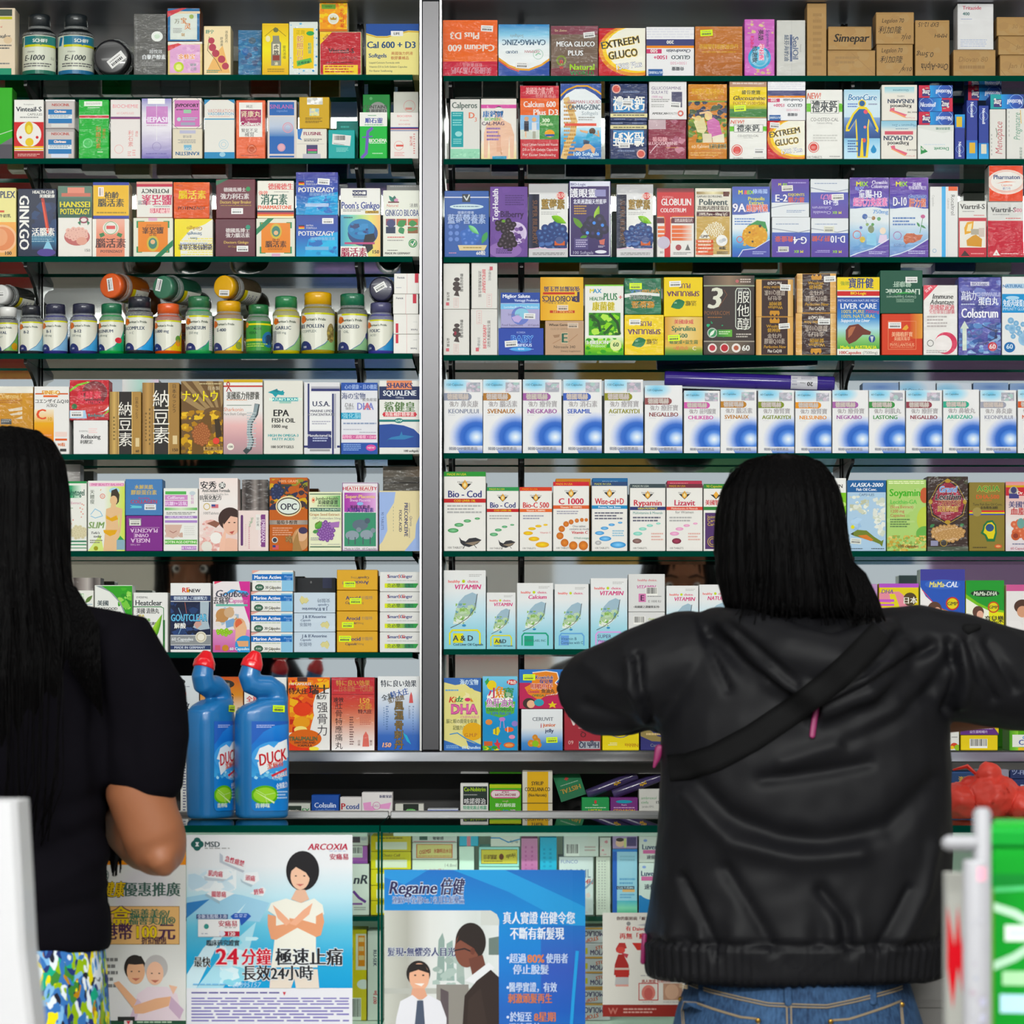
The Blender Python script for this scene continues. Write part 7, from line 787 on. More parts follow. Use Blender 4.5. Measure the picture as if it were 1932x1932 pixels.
def bottle(w, h, capc, bodyc, dsl, cap_r=0.72, cap_h=0.2, lab=(0.07, 0.60), turn=0.0, stick=None, arc=165):
    e = empty('supplement_bottle'); r = w/2; ch = h*cap_h; cr = r*cap_r; zs = h-ch-h*0.12
    mb = MB(); mb.lathe([(r*.86,0),(r*.97,.002),(r,.006),(r,zs*.98),(r*.97,zs+h*.02),(cr*1.02,zs+h*.085),(cr*.92,zs+h*.1),(cr*.92,h-ch*.5)], n=32)
    mb.build('body', bmat(bodyc), e)
    mb = MB(); n = 48; rr = []
    for z, k in ((h-ch,1.0),(h-ch*.12,1.0),(h-ch*.03,.95),(h,.86)): rr.append([(cr*k*(1+(.014 if i % 2 and k > .96 else 0))*math.cos(2*math.pi*i/n), cr*k*(1+(.014 if i % 2 and k > .96 else 0))*math.sin(2*math.pi*i/n), z) for i in range(n)])
    mb.rings(rr); cap = mb.build('cap', bmat(capc, 'cap'), e)
    mb = MB(); mb.lathe([(cr*1.05,h-ch*1.0),(cr*1.03,h-ch*1.3),(cr*1.2,zs+h*.06),(r*1.012,zs+h*.005),(r*1.012,zs*.96)], n=40, cap=False); mb.build('neck_band', m_crinkle, e)
    z0, z1 = h*lab[0], h*lab[1]+0.0; A = R(arc); lw = A*r; art = Art(lw, z1-z0); art.draw(dsl); mb = MB()
    R0 = r+0.0003
    def fn(x, y, L):
        a = (x/lw-.5)*A+turn-math.pi/2; rad = R0+0.00005+L*LAYER; return (rad*math.cos(a), rad*math.sin(a), z1-y)
    for i in range(24):
        x0, x1 = lw*i/24, lw*(i+1)/24; mb.add([fn(x0,0,-1),fn(x1,0,-1),fn(x1,art.h,-1),fn(x0,art.h,-1)], [(0,1,2,3)], 0, art.base)
    wrap_art(mb, art, fn); mb.build('label', M['label'], e)
    if stick is not None:
        a2 = Art(cr*2, cr*2); a2.draw('s %s %s 52 %s' % stick); stickers(a2, e, lambda x, y, L: (x-cr, -(y-cr), h+0.00005+L*LAYER))
    return e
def PP(name, swoosh, sub='', num='100', pic='', side=0):
    """cream label with an orange sunburst, wording and a coloured sweep"""
    s = 'c dcdcd0; p %s 100 30 100 100 44 100 66 84 86 58; a 1.5 4a6a9a 100 30 86 58 66 84 44 100; r 20 0 100 5 c8c82a; k 17 17 7 7 10 3.4 d87a34 e0a050 2; e 17 17 8 8 cc6a34; tb 46 18 7/56 3a4a3a Puritan’s Pride; ' % swoosh
    return s+pic+'tb 36 36 10/58 2f3f5a %s; t 32 50 7/46 5a6a6a %s; e 22 98 17 17 28306a; tb 22 92 6 c8c8dc %s' % (name, sub, num)
BT = [(-10,31,577,'e2e2e0','1a1c24',PP('ROYAL','6a9a4a','JELLY','60','e 84 84 12 12 b88a2a; '),'white-capped dark bottle at the picture edge'),
 (32,77,574,'22242c','22262f',PP('B-2','8ab8d0','','100'),'black-capped navy bottle, second from the picture edge'),
 (76,124,571,'2a2c44','2c2c7c',PP('B-1','7aa8d0','100 mg','100'),'navy-capped blue bottle, third from the picture edge'),
 (127,180,570,'2c2e44','2c2e74',PP('B-12','4a9ad0','250 mcg','100'),'navy-capped blue bottle with a bright blue sweep'),
 (182,231,570,'1f6a48','2a9a4c',PP('SELENIUM','2a9a6a','200 mcg','50','e 78 66 11 8 c83a44; '),'green-capped green bottle with a red oval on its label'),
 (232,286,557,'20222e','20222c',PP('B-COMPLEX','3a9ad8','+ C','100'),'tall black-capped bottle under the lying orange bottle'),
 (288,340,570,'d8623a','c8502a',PP('E-800 mg','d8b83a','','50','e 84 62 9 10 5a8a3a; e 84 74 9 9 d88a3a; '),'orange-capped amber bottle with fruit on its label'),
 (346,398,556,'2a6a44','2f9a54',PP('MAGNESIUM','3a9a6a','250 mg','100','r 76 0 100 100 d0d4cc; m 79 10 97 90 14 99a; '),'green-capped bottle with a grey panel on its label'),
 (400,457,565,'d8a42a','a87a3a',PP('E-400','d8c83a','','100','e 80 84 9 9 8a9a4a; r 90 0 100 100 d0d4cc; '),'yellow-capped amber bottle under the lying yellow cap'),
 (461,510,572,'1f6a3a','2a6a34','c 3a8a3a; r 0 8 100 14 d8d02a; tb 50 26 8 1f4a2a ALOE; tb 36 40 9 1f5a2a VERA; r 0 60 70 68 d0c02a; e 84 62 22 22 2a6a9a; e 84 62 14 14 1a3a5a; e 14 12 8 8 d8803a; m 10 76 80 90 2 a8c85a','green-capped bottle with an all-green label'),
 (511,564,556,'2a7a4a','b8b02a',PP('GARLIC','8ab87a','500 mg','100','q 6 44 12 44; '),'green-capped bottle of pale yellow oil beside the all-green label'),
 (565,630,548,'d8a82a','9a8a2a',PP('BEE POLLEN','8ab87a','COMPLEX','100','e 82 54 11 20 8a7a4a; z 72 36 92 74 16 5 3 6a5a2a b8a05a 8a8a4a; '),'widest bottle, yellow-capped, with a long seed picture'),
 (634,692,551,'1f6a4c','2a3a30',PP('FLAXSEED','8ab88a','OIL','60','q 6 44 11 44; e 90 60 8 8 3a3f7a; '),'green-capped dark bottle beside the widest bottle'),
 (692,743,568,'4a4a70','3a3a94',PP('FOLIC','3a8ac0','ACID','250'),'purple-capped blue bottle under the lying navy cap')]
def place_bottles(_):
    zs = wz(667)
    for i, (a, b, yt, cc, bc, dsl, lb) in enumerate(BT):
        w = (b-a-1.2)/1000; r = w/2; e = bottle(w, wz(yt)-zs, cc, bc, dsl, 0.80, 0.2, (0.07,0.66), R((-8,6,0,4,-6,3,-4,10,-3,0,12,0,8,-5)[i]))
        e.location = (wx((a+b)/2), r+0.008, zs); tag(e, lb, 'bottle', 'supplement bottles on the fourth shelf')
    # bottles lying on the caps of the standing ones, lids to the front
    for cx, cy, r, cc, bc, turn, st, lb in ((208,539,.0235,'d06038','8a4a20',-24,(50,46,82),'orange-capped amber bottle lying on its side above the others'),
        (306,542,.022,'3a7058','1f4a38',-26,(34,40,-76),'dark green bottle lying on its side above the others'),
        (421,541,.0215,'d8a63a','4a4030',-26,(56,78,4),'yellow-capped brown bottle lying on its side above the others'),
        (719,545,.0225,'24243f','20203a',-4,(46,42,-30),'navy-capped bottle lying on its side on the purple cap'),
        (0,555,.018,'d4d4d4','2a2a2a',-20,(50,50,0),'white-capped black bottle lying on its side at the picture edge')):
        e = bottle(r*2.3, 0.105, cc, bc, 'c d8d8cc; r 0 0 100 20 c8b83a; m 10 30 90 90 5 889', 0.87, 0.2, (0.07,0.62), 0, st)
        t = R(turn); L = 0.105; cx_, cz_ = wx(cx, .02), wz(cy, .02)
        e.rotation_euler = (R(90), 0, t); e.location = (cx_-math.sin(t)*L, 0.018+math.cos(t)*L, cz_); tag(e, lb, 'bottle', 'bottles lying on the fourth shelf')
    zs = wz(141)
    for a, b, yt, c1, tr, lb in ((36,101,21,'1f6a58',-6,'dark glass bottle with a green-banded label, on the top shelf'),(103,172,21,'2a6a94',10,'dark glass bottle with a blue-banded label, on the top shelf')):
        w = (b-a-1.2)/1000; e = bottle(w, wz(yt)-zs, '20262a', '12181a', 'c d4d8c8; p %s 14 4 22 4 18 26 8 26; h 24 2 100 26 2a7a8a %s 3a8a8a; r 24 24 100 30 c8c83a; tb 60 14 9/60 dfe8e0 SCHIFF; t 40 42 5 555 vitamin; tbi 46 58 14/64 333a3a E-1000; t 88 58 7 555 I.U.; m 20 72 84 84 2 666; r 6 90 100 100 %s' % (c1, c1, c1), 0.64, 0.2, (0.03,0.64), R(tr), None, 170)
        e.location = (wx((a+b)/2), w/2+.008, zs); tag(e, lb, 'bottle', 'dark glass bottles on the top shelf')
    e = bottle(0.070, 0.11, '1c1c20', '0c0c0e', 'c 222; m 10 20 90 80 4 555', 0.95, 0.22, (0.1,0.66), 0, (66,58,-38)); e.rotation_euler = (R(90),0,R(-3)); e.location = (wx(214), 0.118, zs+0.0352)
    tag(e, 'black-lidded jar lying with its lid to the front, on the top shelf', 'jar')
later(place_bottles, ''.join(b[5] for b in BT)+'SCHIFFvitaminE-1000I.U.')
# purple tube lying along the short ringed cartons
def purple_tube(_):
    e = empty('purple_tube', (wx(1414,.03), 0.032, wz(719,.03)), 0); e.rotation_euler = (0, R(2.0), R(-1.0)); L = 0.322/2; r = 0.0142
    mb = MB(); mb.lathe([(r*.9,-L),(r,-L+.002),(r,L-.002),(r*.9,L)], n=28); o = mb.build('tube_body', plastic('purple_plastic', '2f1f7a', 0.2), e); o.rotation_euler = (0, R(90), 0)
    art = Art(0.050, 0.030); art.draw('c c4c4cc; r 28 0 31 100 2a2a6a; tbu 72 60 26 222 20; tu 44 56 12 666 New; m 38 10 90 36 2 99a; m 4 20 24 80 3 99a'); mb = MB()
    def fn(x, y, L2): a = -(y/art.h-.5)*2.1; rad = r+.0003+L2*LAYER; return (0.078+x, -rad*math.cos(a), rad*math.sin(a))
    for i in range(12): mb.add([fn(0,art.h*i/12,-1),fn(art.w,art.h*i/12,-1),fn(art.w,art.h*(i+1)/12,-1),fn(0,art.h*(i+1)/12,-1)], [(0,1,2,3)], 0, art.base)
    art_to(mb, art, fn); mb.build('label', M['label'], e)
    tag(e, 'shiny purple tube lying along the tops of the ringed cartons', 'tube')
later(purple_tube, '20New')
# ---------------- glass counter ----------------
CF, CB = -0.9, -0.5                                       # front glass and rear edge of the counter
ZT = wz(1557, CF); ZS = wz(1728, -0.79); ZB = wz(1927, -0.79); CX0, CXS, CX1 = wx(-250, CF), wx(717, CF), wx(2100, CF)
m_inner = mat('showcase_back', 'dfeadf', 0.5); m_led = mat('lit_strip', 'd8e8dc', 0.5, Emission_Color=(.8,1,.88,1), Emission_Strength=0.25)
for nm, xa, xb, lb in (('glass_counter', CX0, CXS-.001, 'glass counter showcase carrying the two blue bottles'), ('glass_counter', CXS+.001, CX1, 'glass counter showcase in front of the jacketed customer')):
    e = tag(empty(nm, ((xa+xb)/2, (CF+CB)/2, 0)), lb, 'counter', 'glass counters'); ox, oy = (xa+xb)/2, (CF+CB)/2
    def part(name, b, m, ch=0.0, kids=None):
        mb = MB(); mb.box(b[0]-ox, b[1]-ox, b[2]-oy, b[3]-oy, b[4], b[5], ch=ch); return mb.build(name, m, e)
    mb = MB(); vs = [(x-ox,y-oy,z) for z in (ZT-.0115, ZT) for y in (CF-.004, CB) for x in (xa, xb)]
    mb.add(vs, [(0,2,3,1),(4,5,7,6)], 0); mb.add(vs, [(0,1,5,4),(0,4,6,2),(1,3,7,5),(2,6,7,3)], 1); mb.build('glass_top', [M['glass'], M['glass_edge']], e)
    part('front_pane', (xa+.003, xb-.003, CF, CF+.006, ZB-.02, ZT-.012), M['pane'])
    x = xa if xa < -.5 else xb-.006; part('end_pane', (x, x+.006, CF+.007, CB-.013, ZB-.02, ZT-.012), M['pane'])
    x = xb-.003 if xa < -.5 else xa; part('seam_strip', (x, x+.003, CF-.001, CF+.012, ZB-.02, ZT-.012), M['glass_edge'])
    part('rear_panel', (xa, xb, CB-.012, CB, ZB-.02, ZT-.012), m_inner)
    part('rear_rail', (xa, xb, CB, CB+.012, ZT-.006, ZT+.007), M['steel_edge'], .002)
    mb = MB(); sx0, sx1, sy0, sy1 = xa+.008-ox, xb-.008-ox, -.80-oy, CB-.014-oy
    vs = [(x,y,z) for z in (ZS-.008, ZS) for y in (sy0, sy1) for x in (sx0, sx1)]
    mb.add(vs, [(0,2,3,1),(4,5,7,6)], 0); mb.add(vs, [(0,1,5,4),(0,4,6,2),(1,3,7,5),(2,6,7,3)], 1); mb.build('inner_shelf', [M['glass'], M['glass_edge']], e)
    part('inner_floor', (xa, xb, CF+.007, CB-.013, ZB-.03, ZB), m_inner)
    part('base', (xa, xb, CF+.01, CB, 0, ZB-.031), M['white'])
    part('light_tube', (xa+.02, xb-.02, CF+.010, CF+.018, ZT-.018, ZT-.0125), m_led, .001)
    area('showcase_light', (ox, CF+.02, ZT-.035), (R(36), 0, 0), xb-xa-.05, .02, 0.5*(xb-xa), (0.93,1.0,0.95))
# posters on the front glass
def poster(dsl, x0, x1, y0, y1, label, thick=0.0006, off=0.0, curl=None, name='poster', tilt=0.0):
    yy = CF-.001-off; a, b, zt, zb = wx(x0,yy), wx(x1,yy), wz(y0,yy), wz(y1,yy); art = Art(b-a, zt-zb); art.draw(dsl); mb = MB()
    FN = lambda x, y, L: (x-art.w/2, -thick-.00005-L*LAYER-(curl(x/art.w, y/art.h) if curl else 0), art.h-y)
    n = 16; P = lambda i, j, L: FN(art.w*i/n, art.h*j/n, L)
    for i in range(n):
        for j in range(n):
            mb.add([P(i,j,0),P(i+1,j,0),P(i+1,j+1,0),P(i,j+1,0)], [(0,1,2,3)], 0, art.base)
            q = [Vector(p)+Vector((0,thick,0)) for p in (P(i,j,0),P(i+1,j,0),P(i+1,j+1,0),P(i,j+1,0))]; mb.add(q, [(3,2,1,0)], 0, rgb('d8d8d4'))
    if curl: wrap_art(mb, art, FN, 16)
    else: art_to(mb, art, FN)
    o = mb.build(name, M['paper']); o.location = ((a+b)/2, yy, zb); o.rotation_euler = (0, R(tilt), 0); tag(o, label, 'poster', 'posters on the counter glass')
P1 = ('c d8d8d6; r 0 0 100 16.5 dc8a1a; e 62 34 34 34 dcd8da d4d0d4 d0ccd2 d8d8d6; e 40 92 40 40 d4d2d6 d8d8d6; tb 14 22 5 3a5a54 福善美加®; tbi 22 29.5 6/40 d8b81a:4a2a20 關骼健康; tb 68 29.5 5.5/54 3a5a50 優惠推廣; '
 'r 4 38 94 58 8a6a3a; r 4.6 38.3 93.4 57.7 dcb078; r 10 40 18 46 3a6a64; r 11 40.4 17 45.6 a8c0a8; tk 14 43 5 345 購買; tb 34 43.5 7.5 dcc018:5a2a4a 3盒; tb 66 42 3.6 3a6a54 福善美®/; tb 68 45.5 3.6 3a6a54 福善美加®; r 10 49 18 55.5 3a6a64; r 11 49.4 17 55 a8c0a8; tk 14 52 5 345 即時; tb 36 51.5 6.5/28 4a2a4a 港幣; tb 62 51.5 6.5/22 dcc018:5a2a4a 100; tb 82 51.5 6.5 4a2a4a 元; tb 70 56 3/24 4a2a3a 折扣優惠; '
 'm 8 65 36 82 5 777; m 8 89 22 94 2 999; e 52 70 10 12 2a2422; e 53 72 8.5 12 d8a888; p 2a2422 43 68 48 64 58 64 62 68 52 68.5; e 72 70 11 12 b4b0b0; e 71 73 8 11 e0b49c; e 49 72 0.9 .6 333; e 56 72 .9 .6 333; e 68 73 .9 .6 333; e 75 73 .9 .6 333; p b06a5a 49 75.5 57 75.5 53 77; p b06a5a 67 76.5 75 76.5 71 78; '
 'p dccad4 52 100 54 84 64 80 82 80 92 84 97 100; p c8b0c4 46 98 54 86 58 88 52 100; p d8a888 32 78 37 77 54 87 50 91; p d8a888 50 90 72 86 86 85 84 90 60 94 52 94; p c0a4bc 86 85 98 92 94 97 84 91; p e0b49c 84 79 92 80 88 84; r 0 97.6 100 100 1f4a34; r 36 95.6 52 98 2a2a2a; r 42 97.6 50 100 d8d0d0; p c83a44 44 97.8 48 97.8 46 99.8; m 54 98 88 99.6 1 a8c0a8')
later(poster, P1, 150, 351, 1572, 1934, 'white poster with an orange band and two smiling people, behind the bare elbow')
P2 = ('c dcdee2; g 0 0 100 81 dcdce0 dcdfe4 b8d8e4 6ab8d4 3aa0cc 2a94c8; p 9ac4dc 0 33 20 30 34 32 50 36 44 46 20 44 0 40; z 1 18 30 30 24 7 3 d4dee6 e0e6ea c4d8e4 b8d0e0; p c8e0ea 0 74 10 60 36 36 20 56 6 81 0 81; p a8d4e4 6 81 24 60 42 46 38 60 22 81; p 3a78b4 0 36 14 34 0 44; z 20 54 46 80 34 6 5 b8dcea d4e8f0 8accdf c4e4ee; '
 'e 6.4 5 3 3.6 1f5a54; e 6.4 2.9 2 1.7 1f5a54; e 6.4 7 2 1.7 1f5a54; e 4.4 5 1.8 2 1f5a54; e 8.6 5 1.8 2 1f5a54; p dcdee2 5.2 3.9 7.6 3.9 6.8 5 7.6 6.1 5.2 6.1 6 5; tb 15.5 5 2.9 3a4a50 MSD; m 11 6.9 26 7.8 1 888; tbi 85 6.3 3.3/27 a8203c ARCOXIA; m 86 8.4 97 9.2 1 a8b4d0; tb 92 11.7 2.4 a02a44 安痛易; '
 'p d8dce0 22 11 36 16 35 19 22 14; p b0b8c4 20 9.5 22 11 22 14 35 19 34 20 20 14.5; tb 29 14 2.4/12/16 b02a44 急性痛楚; p e0e4e8 12 19 24 18 28 21 24 23.5 13 22.5; p b4c0cc 10.5 21.5 13 22.5 24 23.5 22 24.6 11 24; tb 17.5 20.6 2.4/9/6 b02a44 肌肉痛; p e0e4e8 35 20 43 19.6 44 24 40 26.5 34 24.5; p a8bcc8 32.5 23 34 24.5 40 26.5 39 27.6 33 25; tb 38.5 23 2.3/6/6 b02a44 頭痛; p e0e4e8 12 31 18 28 29 31 20 35; p 9ab4c4 11 32 12 31 20 35 20 36.6; tb 19.5 31.5 2.4/9/2 b02a44 關節痛; p e0e4e8 38 31 46 27.5 48 29 46 32.5; tb 43.5 30 2.3/6/-10 b02a44 經痛; '
 'e 70 19 10 12 1c1a1e; e 68.5 22 5.8 8 e0b8a0; p 1c1a1e 62 20 64 15 72 15 77 21 75 24 72 20 66 17; e 65.9 21.7 .7 .4 222; e 71 21.7 .7 .4 222; p b86a64 66 26 71 26 68.5 27.2; p d8b09a 66 29 71.5 29 74 34 69 36 63 34; '
 'p e4e2d8 49 40 51 36 60 33.6 69 36 77 33.6 82 37 83 42 78 43 78 60 79 70 51 70 53 56 54 43; p d89a78 49 42 54 43 54 48 66 46 67 49 54 55.5 51 55 49 48; p d89a78 82 41 78 43 78 47 70 45 62 44 62 47 78 54 81 53 83 46; p e0a88c 52 37 56 40 63 46 60 48 55 44; p e0a88c 76 36 70 40 62 47 66 48 74 42; p dcd0c4 51 71 79 71 80 81 66 81 65 76 63 81 50 81; '
 'r 6 42 25 44.4 34487a; tb 15.5 43.2 1.7/18 c8d0e4 全新五粒裝上市; p 2a54a8 26.5 43 29 41.4 37 41.4 39 43 33 48 32 45 28 44.6; m 29 42 37 44 2 a8b8e0; r 7 45 32 54 b8c0c8; r 7 44.6 32 53.6 e2e2e4; e 12 48.4 1.5 1.6 3a8a84; tb 25 47 2.4 a83a4a 安痛易; r 20 51 32 53.6 a82a3c; e 21.4 52.2 2 1.6 d8dce8; tb 27 52.3 1.9 e4d8dc 120; m 23 48.8 30 49.6 1 888; m 9 52 14 52.8 1 8a94a8; tb 22 57.2 2.4/20 3a4650 臨床研究證實; '
 'tb 9.5 67.3 4/10 222:dfe6ea 最快; tb 24.5 64.3 8.5/15 c02838:e8d8dc 24; tb 42 64.7 6.6/18 c02838:e8dce0 分鐘; tb 74 64.7 6.8/41 1f1f24:dfe4e8 極速止痛; tb 55 73.2 6/43 1f1f24:dfe4e8 長效24小時; ti 36 79.2 2.6/20 a8d0ec 26095157; m 4 78.6 24 80 1 7ab4dc; r 0 81.5 100 100 dcdce4; m 3 83 56 84.6 1 5a5490; p b83a4a 58 83 60 83 59 85; m 3 86 98 90.5 3 7a74b0; m 3 91 98 99.4 5 7a74b0')
later(poster, P2, 352, 665, 1575, 1932, 'pale blue poster of a short-haired woman with crossed forearms')
P3 = ('c 2f7cc0; g 0 0 100 100 2f6cb8 2f84c8 2f78c4 2f62b4 2a62b0; p 3a94d0 34 0 60 0 100 20 100 34 62 12; p 3a8ccc 0 0 22 0 10 8 0 4; g 78 30 100 100 2f6cb8 3a58b0 2a5cb4 2a7cc4; '
 'r 0 22 57 100 c8ccc8; h 0 22 57 100 c0c2ba a8a8a0 d4d6d4 d8dcdc ccd2d0 d8dcdc; e 57 23 0.1 0.1 W; p 2f80c4 53 22 57.2 22 57.2 27; p c8ccc8 48 22 53 22 56 24 57.2 27 57.2 30 48 30; p 8aa09a 27 38 29 34 30 38 30 60 26 60; p 90a8a2 31 40 34 38 35 60 31 60; p a0b0aa 36 41 39 37 40 60 36 60; z 24 46 40 62 20 2.4 3 a8bab4 98aaa4 b8c4c0; p 6a7a74 52 37 57 36 57 46 52 46; r 0 64 57 67 b0b2ac; r 26 62 42 100 8a8680; p 5a5054 28 64 32 66 32 100 28 100; '
 'tbi 14 9.6 6.8/24 2a2450:c8d4e4 Regaine; tbi 33.5 9.4 6.8/12 2a2450:c8d4e4 倍健; tb 22 16.4 3/36 5a6a9a:c8d8ec 連續9年全港No.1名用生髮藥品; tb 18.5 44.5 3.6/34 3a3f6a:d4dae0 髮現•無懼旁人目光; '
 'e 17 56 6 6.4 241f1e; e 17.4 58 5 7 dcaa90; p 241f1e 11.6 56 13 51 20 51 22.6 56 17 54; e 15.4 57 .6 .4 222; e 19.4 57 .6 .4 222; p e8e4e0 15 61.4 20 61.4 18.5 63; p d4a088 14 64 20 64 22 70 13 70; p dcdce4 6 80 8 71 14 67.6 18 71 22 67.6 28 71 31 80 31 100 4 100; p 4a5468 16.4 70.6 19.4 70.6 20.4 86 17.6 90 15 86; '
 'e 43 39 7.6 9.6 2c2422; e 41 43 6 9 7a4a3c; p 2c2422 35.6 40 38 33 46 32 50 40 48 48 44 42 38 38; a .7 1f1f24 35 43.6 40 42.6 43 44; e 44 44 1.2 1.8 6a3c30; p 6a3f34 42 48 49 46 51 54 44 58; p dfe0e4 40 60 52 50 55 53 46 62; p 332825 38 100 40 68 46 60 53 54 57 58 57.2 100; p 3a2e2a 40 100 42 70 48 64 54 100; '
 'tb 77 26.2 5/38 dce4f0 真人實證; tb 88 26.2 0.1 W -; tb 76 34.6 5/27 dce4f0 不斷有新髮現; e 61.5 47.6 .7 .7 c8d8f0; tb 66.5 48 4/8.5 c0d0ec 超過; tb 75.4 48 4.4/8.6 d08050 80%; tb 86 48 4/11 c0d0ec 使用者; tb 73 54 4/18 c0d0ec 停止脫髮; e 61.5 63.6 .7 .7 c8d8f0; tb 74 63.6 4/24 c0d0ec 醫學實證，有效; tb 72.6 69.6 4/22 c87a54 刺激頭髮再生; e 61.5 79.6 .7 .7 c8d8f0; tb 68 79.6 4/11 c0d0ec 於短至; tb 80 79.6 4/11 c87a54 8星期; tb 70 85.6 4/16 c0d0ec 迅速見效; a 1.6 3a9ad8 96 44 94 70 92 100').replace('tb 77 26.2 5/38 dce4f0 真人實證', 'tb 77 26.2 5/36 dce4f0 真人實證 倍健令您')
later(poster, P3, 725, 1104, 1641, 1990, 'blue poster of two businessmen, its free corner curling', 0.0006, 0.0, lambda u, v: 0.016*max(0, u-0.86)**2*30)
P4 = ('c d8d6ce; tb 40 5.6 2.8/48 5a3a3a 你的銀屑病「癬言言」; p b0b0b4 40 12 56 9 66 8 60 14; e 30 10.5 2.5 2.5 888; tb 42 15.4 3.6/40 b83434 有 Daivobet; tb 42 22.6 4.4/50 b83434 再無「癬」兒; p a83a38 19 29 26 29 28 34 16 38 15 35; e 21 36 5 4 c04a44; p b04a54 20 38 30 40 28 44; p 9a2f2c 18 40 24 40 30 50 31 60 13 60 14 50; r 14 53 31 55 c0b0a4; p a83430 14 55 31 55 30 62 15 62; p b4b4b4 15 62 30 62 30 70 14 70; r 15 69 30 71 d09a90; p b83a34 34 29 70 29 70 36 40 36; m 50 40 70 56 4 c87a70; m 44 60 90 62 1 aaa; tb 62 66 2.4/40 a85a54 真人實證 有效改善; '
 'a 1 b84a48 42 68 64 68 64 84 42 84 42 68; e 53 77 8 9 c87a70; e 53 78 5 7 b8605a; r 70 68 92 84 b08a74; e 80 76 8 9 c8a48c; r 97 68 118 84 b8907c; m 46 85.6 60 87 1 aaa; m 70 85.6 90 87 1 aaa; r 0 88.5 100 100 8a2c26; tb 12 94.5 6 b06a60 W; m 24 92 62 98 2 c89a90')
later(poster, P4, 1137, 1300, 1722, 1918, 'white and brown-red poster about skin, beside the jacket hem')
